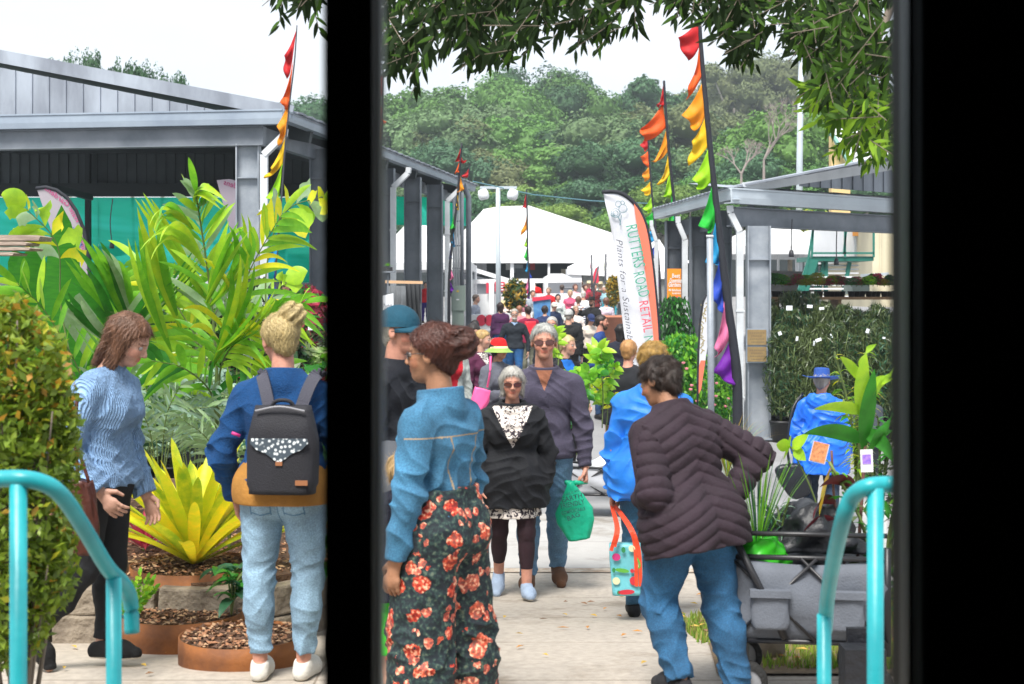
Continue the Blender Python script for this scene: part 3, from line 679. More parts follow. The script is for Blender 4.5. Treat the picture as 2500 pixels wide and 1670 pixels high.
 def leg(p, i, g=0.0, g2=None):
  g2 = g if g2 is None else g2; a = J[i]; gk = (g + g2) / 2
  dl = smin(rc(p, a[0], a[1], .056 * bH + g, .036 * H + gk), rc(p, a[1], a[2], .036 * H + gk, .022 * H + g2), .03)
  cm = a[1] * .68 + a[2] * .32 + np.array((0, .012 * H, 0)); return smin(dl, ell(p, cm, ((.032 * H + gk), (.036 * H + gk), .07 * H)), .03)
 def headf(p):
  q = ((p - v3(hc)) @ np.stack([Rh @ np.array((1., 0, 0)), hf, hu], 1).astype(f32)) / f32(hh)
  x, y, z = q[:, 0], q[:, 1], q[:, 2]; qa = np.stack([np.abs(x), y, z], 1)
  k = ell(qa, (0, -.07, .13), (.335, .43, .37))
  k = smin(k, ell(qa, (0, .12, -.12), (.255, .27, .34)), .12)
  k = smin(k, ell(qa, (0, .20, -.37), (.13, .16, .11)), .13)
  k = smin(k, ell(qa, (.155, .25, -.13), (.10, .10, .10)), .10)
  k = smin(k, rc(qa, (0, .335, .10), (.14, .31, .09), .05, .045), .07)
  k = smax(k, -ell(qa, (.145, .47, .015), (.095, .10, .06)), .06)
  k = smin(k, rc(qa, (0, .37, .04), (0, .455, -.115), .030, .048), .04)
  k = smin(k, ell(qa, (.05, .42, -.135), (.035, .05, .03)), .025)
  k = smin(k, rc(qa, (0, .395, -.225), (.075, .37, -.235), .022, .014), .025)
  k = smin(k, rc(qa, (0, .385, -.275), (.06, .365, -.27), .026, .016), .025)
  k = smax(k, -rc(qa, (0, .43, -.25), (.085, .40, -.25), .010, .008), .012)
  k = smin(k, ell(qa, (.345, -.03, -.02), (.045, .09, .135)), .025)
  k = smax(k, -ell(qa, (.385, .0, .0), (.02, .045, .07)), .02)
  return k * f32(hh)
 def hand(p, i):
  a = A[i]; f_ = a[3]; sg = 1 if i == 0 else -1; n = -sg * lat
  n = n - f_ * float(n @ f_)
  n = unit(n) if np.linalg.norm(n) > .2 else unit(np.cross(f_, fwd)); l = unit(np.cross(f_, n));
  if float(l @ fwd) < 0: l = -l
  if grip[i] == 2: n, l = fwd - f_ * float(fwd @ f_), None; n = unit(n); l = unit(np.cross(f_, n)); l = l if l @ lat * sg < 0 else -l
  w_ = a[2]; mr = vox * .62
  dh = rc(p, w_ - f_ * .01 * H, w_ + f_ * .052 * H, .015 * H, .018 * H, n, 1.7)
  dh = smin(dh, rc(p, w_ + f_ * .05 * H + l * .014 * H, w_ + f_ * .048 * H - l * .014 * H, .0095 * H, .0095 * H, n, 1.3), .012)
  c = (22, 22, 18) if not grip[i] else (62, 78, 55)
  for lo_, ln in ((.0175, .042), (.006, .047), (-.006, .044), (-.0175, .035)):
   q = w_ + f_ * .056 * H + l * lo_ * H; an = 0
   for k, fr in enumerate((.42, .32, .26)):
    an += R(c[k]); q2 = q + (f_ * math.cos(an) + n * math.sin(an)) * ln * fr * H + l * lo_ * .08 * H
    dh = smin(dh, rc(p, q, q2, max(mr, (.0056 - k * .0005) * H), max(mr, (.0052 - k * .0005) * H)), .004); q = q2
  q = w_ + f_ * .014 * H + l * .014 * H; q2 = q + unit(f_ * .7 + l * .65 + n * .35) * .028 * H; q3 = q2 + unit(f_ * .8 + l * .1 + n * .6) * .022 * H
  dh = smin(dh, rc(p, q, q2, .0085 * H, max(mr, .0065 * H)), .008); dh = smin(dh, rc(p, q2, q3, max(mr, .006 * H), max(mr, .005 * H)), .004)
  return dh
 feetv = {}
 for i, sg in ((0, 1), (1, -1)):
  an = J[i][2]; pt = pitch[i] or 0; fd = np.array((sg * .12, -math.cos(R(pt)), -math.sin(R(pt)))); fu = np.array((0, -math.sin(R(pt)), math.cos(R(pt))))
  feetv[i] = (an, unit(fd), fu)
 def foot(p, i, g=0):
  an, fd, fu = feetv[i]
  hl = an - fu * .022 * H - fd * .018 * H; bl = an - fu * .022 * H + fd * .06 * H; to = an - fu * .028 * H + fd * .098 * H
  dd = smin(rc(p, hl, bl, .020 * H + g, .026 * H + g), rc(p, bl, to, .026 * H + g, .015 * H + g), .02)
  dd = smin(dd, rc(p, an, bl, .021 * H + g, .014 * H + g), .025)
  return smax(dd, -((p - v3(an)) @ v3(fu)) - f32(.041 * H), .006)
 def body(p):
  dd = torso(p, -.006 if top else 0)
  for i in (0, 1): dd = smin(dd, arm(p, i, -.004 if top and top.get('sl', 1) > .6 else 0, 0), .03); dd = smin(dd, leg(p, i, -.012 if bot else 0, -.004 if bot and bot.get('z1', 0) < .1 else 0), .03); dd = np.minimum(dd, foot(p, i)); dd = smin(dd, hand(p, i), .006)
  dd = smin(dd, rc(p, nb - up * .01 * H, hc - hu * .03 * H - hf * .012 * H, .034 * H if fem else .038 * H, .029 * H if fem else .033 * H), .025)
  return smin(dd, headf(p), .012)
 allp = np.array([hc] + [q for i in (0, 1) for q in A[i][:3] + J[i]] + [feetv[i][0] + feetv[i][1] * .13 * H for i in (0, 1)])
 lo = allp.min(0) - .14 * H; hi = allp.max(0) + .14 * H
 HB = np.stack([Rh @ np.array((1., 0, 0)), hf, hu], 1)
 def to_head(V): return ((V - hc) @ HB) / hh
 r = mesh_sdf(body, lo, hi, vox)
 V, F = r; me = arr_mesh(V, F)
 q = to_head(V); ax = np.abs(q[:, 0]); colr = np.ones((len(V), 4), f32)
 lips = (ax < .10) & (q[:, 1] > .3) & (np.abs(q[:, 2] + .25) < .045); colr[lips, :3] = (.92, .62, .6)
 brow = (ax > .05) & (ax < .22) & (q[:, 1] > .2) & (np.abs(q[:, 2] - .115 + .12 * ax) < .022); colr[brow, :3] = (.45, .4, .38)
 chk = (ax > .1) & (q[:, 1] > .18) & (np.abs(q[:, 2] + .13) < .09); colr[chk, :3] = (1.02, .86, .84)
 eye_ = (ax > .09) & (ax < .2) & (q[:, 1] > .25) & (np.abs(q[:, 2] - .01) < .03); colr[eye_, :3] = (.5, .42, .4)
 if extra and extra.get('stubble'):
  st = (q[:, 1] > .05) & (q[:, 2] < -.17) & (q[:, 2] > -.52) & (ax < .33) & ~lips; colr[st, :3] = extra['stubble']
 ca = me.color_attributes.new('Col', 'FLOAT_COLOR', 'POINT'); ca.data.foreach_set('color', colr.ravel())
 link('body', me, skin_mat(skin), root, world=False)
 if s > 150 and not glasses == 'dark':
  for sg in (1, -1):
   e = MB(); c = hc + HB @ np.array((sg * .145, .335, .012)) * hh
   e.lathe(c, [(.0115 * math.sin(a), .0115 * math.cos(a)) for a in [.01, .5, 1, 1.57, 2.1, 2.6, 3.13]], 12)
   link('eye', e.mesh(True), mat('eye', (.30, .27, .25), rough=.2), root, world=False)
 if s > 150 and hair:
  hcm = cloth_mat(hair.get('brow', hair['col']) + '|hair')
 # ---- clothes
 def layer(nm, f, mt, lo_, hi_, vx=None, second=None):
  r = mesh_sdf(f, lo_, hi_, vx or vox)
  if r is None: return None
  me = arr_mesh(*r)
  o = link(nm, me, mt if isinstance(mt, list) else [mt], root, world=False)
  if second is not None:
   c = r[0][r[1][:, 0]] * .5 + r[0][r[1][:, 2]] * .5; idx = second(c).astype(np.int32)
   if len(me.polygons) == len(idx): me.polygons.foreach_set('material_index', idx)
  return o
 zax = np.array((0, 0, 1.))
 if bot:
  bt = dict(n='trousers', col='2c3a55|denim', g=.012, g2=.014, z1=.045, fold=.006, up=.07); bt.update(bot)
  kind = bt.get('kind', 'legs')
  def fb(p):
   g = bt['g']; dd = torso(p, g * .8); ct = ((p - v3(pel)) @ v3(up)) - f32(bt['up'] * H)
   dd = smax(dd, ct, .008)
   if kind == 'skirt':
    zz = np.clip((pel[2] - p[:, 2]) / (pel[2] - bt['z1'] * H), 0, 1.2)
    mid = (J[0][1] + J[1][1]) / 2; cx = (mid[0] - pel[0]) * zz * .7; cy = (mid[1] - pel[1]) * zz * .7
    rx = (.085 * b + .02 + bt.get('flare', .06) * zz) * H; rr = np.sqrt((p[:, 0] - pel[0] - cx) ** 2 + ((p[:, 1] - cy) * 1.25) ** 2)
    ang = np.arctan2(p[:, 1] - cy, p[:, 0] - cx); sk = rr - rx - .014 * zz * np.sin(ang * 9 + seed) * (.4 + zz)
    sk = smax(sk * .85, ct, .008); dd = smin(dd, sk, .02)
    dd = smax(dd, -(p[:, 2] - f32(bt['z1'] * H)), .006)
   else:
    for i in (0, 1):
     l = leg(p, i, g, bt['g2'])
     an = J[i][2]; kn = J[i][1]; ud = unit(kn - an)
     l = smax(l, -(((p - v3(an)) @ v3(ud)) - f32((bt['z1'] - .045) * H)), .006)
     dd = smin(dd, l, .02)
   w_ = 1.0 if kind != 'legs' else (.45 + .7 * np.exp(-((p[:, 2] - J[0][1][2]) / .12) ** 2) + .9 * np.exp(-((p[:, 2] - J[0][2][2] - .03) / .08) ** 2))
   return dd + folds(p, bt['fold'], 38, seed + 3) * w_
  lo_ = lo.copy(); hi_ = hi.copy(); hi_[2] = pel[2] + .12 * H
  if kind == 'skirt' or bt['g2'] > .04: lo_[:2] -= .1; hi_[:2] += .1
  bm = [cloth_mat(bt['col'])]; sb = None
  if bt.get('marks'):
   bm.append(cloth_mat(bt['marks'] + '|denim'))
   def sb(c):
    a = np.abs((c - pel) @ lat); u = (c - pel) @ up / H; bk = (c - pel) @ fwd < 0; q = a - .046 * H; w_ = .0032
    return bk & ((((np.abs(np.abs(q) - .028 * H) < w_) & (u < .012) & (u > -.062)) | ((np.abs(q) < .028 * H) & ((np.abs(u - .010) < .002) | (np.abs(u + .062 - np.abs(q) / H * .25) < .0022)))) | ((a < .003) & (u > -.09)) | (np.abs(u - .03 + a / H * .15) < .002))
  layer(bt['n'], fb, bm, lo_, hi_, min(vox, .013) if vox > .013 else vox, sb)
  if bt.get('belt'):
   pass
 if top:
  tp = dict(n='jacket', col='223344', g=.016, hem=-.02, sl=1.0, fold=.006, hl=.01, neck=.0, collar=0, f=30); tp.update(top)
  def ft(p):
   u_ = (p - v3(pel)) @ v3(up)
   t_ = np.clip(-(u_ - .10 * H) / (.12 * H), 0, 1)
   dd = torso(p, tp['g']) - tp['hl'] * t_
   if tp['hem'] < -.03:
    hx = rc(p, pel - lat * .05 * H, pel - lat * .05 * H - up * (-tp['hem']) * H, .070 * bH + tp['g'], .072 * bH + tp['g']); hx = np.minimum(hx, rc(p, pel + lat * .05 * H, pel + lat * .05 * H - up * (-tp['hem']) * H, .070 * bH + tp['g'], .072 * bH + tp['g']))
    dd = smin(dd, hx - tp['hl'], .06)
   hm = (p - v3(pel)) @ v3(unit(up + fwd * tp.get('tilt', 0)))
   dd = smax(dd, -(hm - f32(tp['hem'] * H)), .006)
   fo = tp['fold'] * np.ones(len(p), f32)
   for i in (0, 1):
    if tp['sl'] <= 0: break
    a = arm(p, i, tp['g'] * .95, tp['g'] * tp.get('cuff', .8))
    e_ = v3(A[i][0] + (A[i][1] - A[i][0]) * min(1, tp['sl'] * 2)) if tp['sl'] < .6 else v3(A[i][2])
    dr = v3(unit(A[i][1] - A[i][0])) if tp['sl'] < .6 else v3(A[i][3])
    a = smax(a, ((p - e_) @ dr) - f32(0.004), .006)
    de = np.sqrt(((p - v3(A[i][1])) ** 2).sum(1)); fo = fo + 1.3 * tp['fold'] * np.exp(-(de / .11) ** 2)
    dd = smin(dd, a, .012)
   if tp.get('puff'):
    sdv = np.full(len(p), 9, f32)
    z_ = u_ - .10 * H
    ch = .45 * np.abs((p - v3(pel)) @ v3(lat)) * (1 if tp['puff'] == 1 else 0)
    pz = np.abs(np.sin((z_ + ch) * math.pi / .052)) ** .55
    # sleeves: rings along the arm
    da = [arm(p, i, tp['g']) for i in (0, 1)]; dt_ = torso(p, tp['g'])
    for i in (0, 1):
     al = np.where(((p - v3(A[i][1])) @ v3(A[i][3])) > 0, ((p - v3(A[i][1])) @ v3(A[i][3])) + .172 * H, (p - v3(A[i][0])) @ v3(unit(A[i][1] - A[i][0])))
     pz = np.where((da[i] < dt_ - .004), np.abs(np.sin(al * math.pi / .052)) ** .55, pz)
    dd = dd - .011 * pz + .004
   dd = dd + folds(p, 1, tp['f'], seed) * fo
   if tp.get('collar'):
    cdir = unit(up + fwd * .12); c0 = nb - up * .015 * H; c1 = nb + cdir * tp['collar'] * H
    c_ = rc(p, c0, c1, .058 * H, .05 * H + tp.get('cw', 0)); dd = smin(dd, c_, .02)
    dd = smax(dd, (p - v3(c1)) @ v3(cdir), .006)
    inn = rc(p, c0 + cdir * .03 * H, c1 + cdir * .1, .040 * H, .046 * H + tp.get('cw', 0)); dd = smax(dd, -inn, .006)
    if tp.get('vn'):
     vv = v3(nb + fwd * .075 * H); qq = p - vv; lx = np.abs(qq @ v3(lat)); lz = qq @ v3(up); lf = (p - v3(nb)) @ v3(fwd)
     cut = np.maximum(lx - .36 * (lz + .10 * H) , .02 - lf); dd = smax(dd, -cut, .004) if tp.get('open') else dd
   else:
    dd = smax(dd, (p - v3(nb + up * (.018 + tp['neck']) * H)) @ v3(unit(up + fwd * -.35)), .006)
   if tp.get('hood'):
    hd = ell(p, nb - fwd * .062 * H - up * .012 * H, (.095 * H, .045 * H, .062 * H), np.stack([lat, fwd, up], 1)) + folds(p, .01, 40, seed)
    hd = smax(hd, -ell(p, nb - fwd * .05 * H + up * .03 * H, (.06 * H, .035 * H, .04 * H), np.stack([lat, fwd, up], 1)), .01)
    dd = smin(dd, hd, .012)
   return dd
  mts = [cloth_mat(tp['col'])]; sec = None
  if tp.get('in'):
   mts.append(cloth_mat(tp['in'])); w0 = tp.get('iw', .05); vb = tp.get('vb', .1)
   def sec(c):
    q_ = c - nb; lx = np.abs(q_ @ lat); lz = q_ @ up; lf = q_ @ fwd
    wd = np.clip((lz + vb * H) * (w0 / (vb * H)) * H / .5 * .5, 0, .2) if not tp.get('openall') else w0 * H
    return (lx < wd) & (lf > .02 * H) & (lz > -vb * H) & (lz < .02)
  if tp.get('marks'):
   mts.append(cloth_mat('a08c70'))
   def sec(c):
    a = np.abs((c - pel) @ lat); u = (c - pel) @ up; bk = (c - nb) @ fwd < .0
    ar = np.minimum(*[np.abs((c - A[i][0]) @ unit(np.cross(A[i][1] - A[i][0], fwd))) for i in (0, 1)])
    return (bk & (np.abs(u - .225 * H) < .0035)) | (bk & (u < .225 * H) & (np.abs(a - (.030 * H + .12 * (u - tp['hem'] * H))) < .0035)) | ((np.abs(u - (tp['hem'] + .03) * H) < .0035) & (a < .13 * H))
  lo_ = lo.copy(); hi_ = hi.copy(); lo_[2] = min(pel[2] + tp['hem'] * H - .06, min(A[0][2][2], A[1][2][2]) - .08); hi_[2] = max(nb[2] + .1 * H, A[0][2][2] + .08, A[1][2][2] + .08)
  layer(tp['n'], ft, mts, lo_, hi_, None, sec)
  if tp.get('under'):
   un = tp['under']
   def fu_(p):
    dd = torso(p, un.get('g', .008)); dd = smax(dd, (p - v3(nb + up * un.get('neck', .01) * H)) @ v3(unit(up - fwd * .2)), .005)
    if un.get('hem', 0) < -.03:
     zz = np.clip(-((p - v3(pel)) @ v3(up)) / .2, 0, 1.5); dd = smin(dd, rc(p, pel - lat * .045 * H, pel + lat * .045 * H - up * 0, .09 * bH, .09 * bH), .03)
     q_ = p - v3(pel); rr = np.sqrt((q_ @ v3(lat)) ** 2 + (1.2 * (q_ @ v3(fwd))) ** 2); ang = np.arctan2(q_ @ v3(fwd), q_ @ v3(lat))
     sk = smax(rr - (.086 * bH + .03 * zz) - .008 * np.sin(ang * 11) * zz, (q_ @ v3(up)), .01); dd = smin(dd, sk, .02)
    return smax(dd, -((p - v3(pel)) @ v3(up) - f32(un.get('hem', 0) * H)), .005)
   lo2 = pel - .25 * H; hi2 = nb + .12 * H; lo2[2] = pel[2] + un.get('hem', 0) * H - .05
   layer(un.get('n', 'shirt'), fu_, cloth_mat(un['col']), lo2, hi2)
 if shoe:
  for i in (0, 1):
   an, fd, fu = feetv[i]; fl = an - np.array((.09, .16, .1)) * H; fh = an + np.array((.09, .16, .09)) * H
   def fs(p):
    dd = foot(p, i, .008); dd = smax(dd, ((p - v3(an)) @ v3(unit(fu - fd * .35))) - f32(.012 * H), .006); return dd
   shm = cloth_mat(shoe.split(',')[0]); som = cloth_mat(shoe.split(',')[1] if ',' in shoe else '20201e')
   layer('shoe', fs, [shm, som], fl, fh, min(vox, .012), lambda c: ((c - an) @ fu) < -.036 * H)
 if hair:
  h = dict(col='4a3020', t=.045, style='short', cut=0.0, line=.33); h.update(hair)
  hv = min(vox, .014)
  def fh_(p):
   q = ((p - v3(hc)) @ HB.astype(f32)) / f32(hh); x, y, z = q[:, 0], q[:, 1], q[:, 2]; qa = np.stack([np.abs(x), y, z], 1)
   st = h['style']; ang = np.arctan2(x, -y + .05)
   k = ell(qa, (0, -.08, .14), (.345 + h['t'], .44 + h['t'], .375 + h['t']))
   keep = (h['line'] + (y - .36) * h.get('slope', 1.0)) - z      # >0 outside hair
   if st in ('bob', 'long'):
    L_ = h.get('len', .55)
    side_ = rc(qa, (.27, -.05, .1), (.30, -.02, -L_), .13, .07, (0, 1, 0), .55)
    back_ = rc(q, (0, -.30, .1), (0, -.36, -L_ - .08), .22, .10, (1, 0, 0), .55)
    k = smin(k, side_, .1); k = smin(k, back_, .1)
    keep = np.minimum(keep, np.maximum(y - .15 + .3 * np.clip(-z, 0, 1) * h.get('fr', .5), -z - 9))
    keep = np.where(z > .30, np.minimum(keep, .30 - z), keep);
   else:
    k = smin(k, ell(qa, (0, -.28, -.12), (.24, .20, .26)), .08)
   k = smax(k, keep * .7, .03)
   if st == 'bun':
    bp = h.get('bun', (0, -.42, .42)); k = smin(k, ell(q, bp, (h.get('br', .24),) * 3) + .03 * np.sin(q[:, 2] * 30 + q[:, 0] * 22), .06)
   if st == 'pony':
    k = smin(k, ell(q, (0, -.5, .2), (.1, .1, .1)), .04)
    k = smin(k, rc(q, (0, -.52, .2), (0, -.66, -.1), .09, .13), .04); k = smin(k, rc(q, (0, -.66, -.1), (0, -.6, -.5), .13, .05), .05)
   fr = 1.5 if st != 'curly' else 1
   str_ = np.sin(ang * 34 + 5 * np.sin(z * 6 + x * 4) + 3 * np.sin(z * 13)) * .5 + np.sin(ang * 61 + z * 9) * .3 + .4 * np.sin(y * 16 + x * 19 + z * 7)
   if st == 'curly': str_ = np.sin(x * 24 + 2 * np.sin(z * 14)) + np.sin(z * 26 + 2 * np.sin(y * 15)) + np.sin(y * 22)
   return (k + .014 * str_ * fr * h.get('amp', 1)) * f32(hh)
  ex = 1.25 * hh
  lo_ = hc - ex; hi_ = hc + ex
  ho_ = layer('hair', fh_, cloth_mat(h['col'] + '|hair'), lo_, hi_, hv)
  if s > 190 and ho_ is not None and h['t'] > .008:
   me = ho_.data; nv = len(me.vertices); co = np.empty(nv * 3, f32); me.vertices.foreach_get('co', co); co = co.reshape(-1, 3); no = np.empty(nv * 3, f32); me.vertices.foreach_get('normal', no); no = no.reshape(-1, 3)
   r_ = np.random.RandomState(int(px)); ns = int(2600 if s > 300 else 900); ii = r_.randint(0, nv, ns); p0 = co[ii]; n0 = no[ii]
   rel = p0 - (hc + hu * .22 * hh - hf * .1 * hh); t = rel - n0 * (rel * n0).sum(1)[:, None] * 1.0 - hu * .05 * (0 if h['style'] == 'bun' else 1); t = t + r_.normal(0, .02 if h['style'] != 'curly' else .06, t.shape) + (0 if h['style'] in ('bun', 'pony') else -1) * hu * .04
   t = t - n0 * (t * n0).sum(1)[:, None]; t /= np.linalg.norm(t, axis=1)[:, None] + 1e-6
   if h['style'] == 'bun': t = -t
   sd = np.cross(n0, t); L = r_.uniform(.02, .055, ns)[:, None]; cur = r_.uniform(4, 9, ns)[:, None]; lift = r_.uniform(.0, .004, ns)[:, None]; wv = r_.normal(0, .006, ns)[:, None]
   K = 4; pts = [p0 + n0 * (lift + .0012) + t * L * k / K - n0 * (cur * (L * k / K) ** 2 * .5) + sd * wv * (k / K) ** 2 for k in range(K + 1)]; wd = .0011
   SV = np.stack([q for k in range(K + 1) for q in (pts[k] - sd * wd * (1 - k / K * .8), pts[k] + sd * wd * (1 - k / K * .8))], 1).reshape(-1, 3)
   b0 = (np.arange(ns) * 2 * (K + 1))[:, None]; SF = np.concatenate([b0 + np.array([2 * k, 2 * k + 1, 2 * k + 3, 2 * k + 2]) for k in range(K)])
   link('strands', arr_mesh(SV, SF, False), cloth_mat(h['col'] + '|hair'), ho_, world=False)
 if beard:
  def fbd(p):
   q = ((p - v3(hc)) @ HB.astype(f32)) / f32(hh); qa = np.stack([np.abs(q[:, 0]), q[:, 1], q[:, 2]], 1)
   k = smin(ell(qa, (0, .19, -.38), (.19, .21, .19)), rc(qa, (.25, .02, -.05), (.16, .2, -.36), .07, .09), .08)
   k = smin(k, rc(qa, (0, .42, -.19), (.10, .36, -.24), .025, .025), .03)
   k = smax(k, -rc(qa, (0, .44, -.25), (.06, .43, -.25), .03, .02), .01)
   return (k + .012 * np.sin(qa[:, 0] * 60) * np.sin(q[:, 2] * 50)) * f32(hh)
  layer('beard', fbd, cloth_mat(beard + '|hair'), hc - hh * .8, hc + hh * .8, min(vox, .01))
 MH = Matrix([list(r_) for r_ in HB])
 HP = lambda x, y, z: Vector(hc + HB @ np.array((x, y, z)) * hh)
 if glasses:
  g = MB(); ln = MB(); fr_ = mat('glasses_frame', (.02, .015, .015), rough=.3)
  gw = .13; gh = .068
  for sg in (1, -1):
   ring = [HP(sg * (.155 + gw * math.cos(a) * (1 if abs(math.cos(a)) < .7 else .96)), .445 - .10 * abs(math.cos(a) * .5 + .5), .0 + gh * math.copysign(abs(math.sin(a)) ** .6, math.sin(a))) for a in [k * math.pi / 8 for k in range(17)]]
   g.tube(ring, .0016 if s > 200 else .003, 5, cap=False)
   ln.add(ring[:-1], [tuple(range(16))])
   g.tube([HP(sg * .29, .40, .03), HP(sg * .36, .15, .04), HP(sg * .37, -.03, .02)], .0018 if s > 200 else .003, 5)
  g.tube([HP(-.03, .455, .03), HP(0, .47, .04), HP(.03, .455, .03)], .002, 5)
  go = link('glasses', g.mesh(), fr_, root, world=False)
  lm = mat('dark_lens', (.10, .035, .03), rough=.08) if glasses == 'dark' else mat('clear_lens', (.4, .3, .28), rough=.1)
  lo2 = link('lens', ln.mesh(), lm, go, world=False)
 if hat:
  hm = MB(); k = hat['k']; c = HP(0, -.07, hat.get('z', .22)); cm = cloth_mat(hat['col']); tl = hat.get('tilt', 0)
  Mh = Matrix([list(r_) for r_ in (HB @ rotm('X', tl))])
  HBm = Matrix(((HB[0][0], -HB[0][1], HB[0][2]), (HB[1][0], -HB[1][1], HB[1][2]), (HB[2][0], -HB[2][1], HB[2][2])))
  Mh = HBm @ Matrix.Rotation(R(-tl), 3, 'X')
  u = hh
  if k == 'brim':   # wide brimmed
   bw = hat.get('bw', .95); ch = hat.get('ch', .42)
   hm.lathe(c, [(.0, ch * .93), (.12, ch * .88), (.26, ch), (.36, ch * .97), (.40, ch * .8), (.43, .0), (.44, -.02)], 28, .88, 1.12, Mh @ Matrix.Scale(u, 3))
   hm2 = MB(); pr = []
   n = 36; rs = [.42, .55, .7, bw * .92, bw]
   vs = []; fs = []
   for j, r_ in enumerate(rs):
    for i in range(n):
     a = 2 * math.pi * i / n; zz = (hat.get('curl', .12) * abs(math.cos(a)) ** 2 - hat.get('droop', 0.0)) * ((r_ - .42) / .5) ** 1.5 + .01 * math.sin(5 * a)
     vs.append(c + Mh @ (Vector((r_ * math.cos(a) * .9, r_ * math.sin(a) * 1.08, zz)) * u))
   for j in range(len(rs) - 1):
    for i in range(n): fs.append((j * n + i, j * n + (i + 1) % n, (j + 1) * n + (i + 1) % n, (j + 1) * n + i))
   hm2.add(vs, fs); ho = link('hat', hm.mesh(True), cm, root, world=False); br = link('brim', hm2.mesh(True), cloth_mat(hat.get('bcol', hat['col'])), ho, world=False)
   so = br.modifiers.new('s', 'SOLIDIFY'); so.thickness = .004
   if hat.get('band'):
    bb = MB(); bb.lathe(c, [(.436, .0), (.432, .10)], 28, .89, 1.13, Mh @ Matrix.Scale(u * 1.01, 3)); link('band', bb.mesh(True), cloth_mat(hat['band']), ho, world=False)
  elif k == 'bucket':
   hm.lathe(c, [(.0, .42), (.2, .41), (.33, .34), (.41, .2), (.45, .0)], 28, .9, 1.1, Mh @ Matrix.Scale(u, 3))
   ho = link('hat', hm.mesh(True), cm, root, world=False)
   b2 = MB(); b2.lathe(c, [(.45, .0), (.49, -.10)], 28, .9, 1.1, Mh @ Matrix.Scale(u, 3)); link('band', b2.mesh(True), cloth_mat(hat['band']), ho, world=False)
   b3 = MB(); b3.lathe(c, [(.49, -.10), (.62, -.22), (.75, -.30)], 28, .9, 1.1, Mh @ Matrix.Scale(u, 3)); link('brim', b3.mesh(True), cloth_mat(hat['bcol']), ho, world=False)
  else:             # cap
   pr = [(.455 * math.cos(a), .42 * math.sin(a)) for a in [0, .25, .5, .75, 1.0, 1.25, 1.5]] + [(.001, .4)]
   hm.lathe(c - Vector(hu) * 0, [(.46, -.08)] + pr, 28, .9, 1.12, Mh @ Matrix.Scale(u, 3)); ho = link('cap', hm.mesh(True), cm, root, world=False)
   pk = MB(); vs = []; fs = []; n = 12; dirn = hat.get('dir', -1)
   for j in range(3):
    for i in range(n + 1):
     a = math.pi * i / n; ex_ = (0, .2, .42)[j] * math.sin(a) ** .6
     vs.append(c + Mh @ (Vector((math.cos(a) * .37, dirn * (.30 * math.sin(a) + .12 + ex_), -.03 - .05 * j - .08 * (math.cos(a) ** 2))) * u))
   for j in range(2):
    for i in range(n): fs.append((j * (n + 1) + i, j * (n + 1) + i + 1, (j + 1) * (n + 1) + i + 1, (j + 1) * (n + 1) + i))
   pk.add(vs, fs); po = link('peak', pk.mesh(True), cloth_mat(hat.get('pcol', hat['col'])), ho, world=False); so = po.modifiers.new('s', 'SOLIDIFY'); so.thickness = .005
 W = root.matrix_basis.copy() if False else Matrix.Translation(root.location) @ Matrix.Rotation(R(yaw), 4, 'Z')
 toW = lambda v: W @ Vector(v)
 return dict(root=root, W=W, toW=toW, hand=[toW(A[i][2] + A[i][3] * .06 * H) for i in (0, 1)], A=A, J=J, pel=pel, nb=nb, hc=hc, up=up, lat=lat, fwd=fwd, H=H, HP=HP, hh=hh, chest=chest, waist=waist)
# ================================================================ foliage helpers
def leafcloud(pts, nrm, size, rnd, aspect=2.2, jitter=.7, droop=0.0):
 """numpy: small folded leaves (2 tris each) at pts, facing nrm with jitter"""
 n = len(pts); nr = nrm + rnd.normal(0, jitter, (n, 3)); nr /= np.linalg.norm(nr, axis=1)[:, None] + 1e-9
 a = rnd.normal(0, 1, (n, 3)); a[:, 2] -= droop; a -= nr * (a * nr).sum(1)[:, None]; a /= np.linalg.norm(a, axis=1)[:, None] + 1e-9
 b = np.cross(nr, a); s = size * rnd.uniform(.6, 1.35, n)[:, None]
 p0 = pts - a * s; p1 = pts + b * s / aspect + nr * s * .15; p2 = pts + a * s; p3 = pts - b * s / aspect + nr * s * .15
 V = np.stack([p0, p1, p2, p3], 1).reshape(-1, 3); F = np.arange(n * 4).reshape(n, 4)
 return V, F
def cloud_mesh(parts):
 """parts: list of (V,F,matindex) -> mesh"""
 Vs = []; Fs = []; Ms = []; o = 0
 for V, F, m in parts: Vs.append(V); Fs.append(F + o); Ms.append(np.full(len(F), m) if np.isscalar(m) else m); o += len(V)
 me = arr_mesh(np.concatenate(Vs), np.concatenate(Fs), False); me.polygons.foreach_set('material_index', np.concatenate(Ms).astype(np.int32)); return me
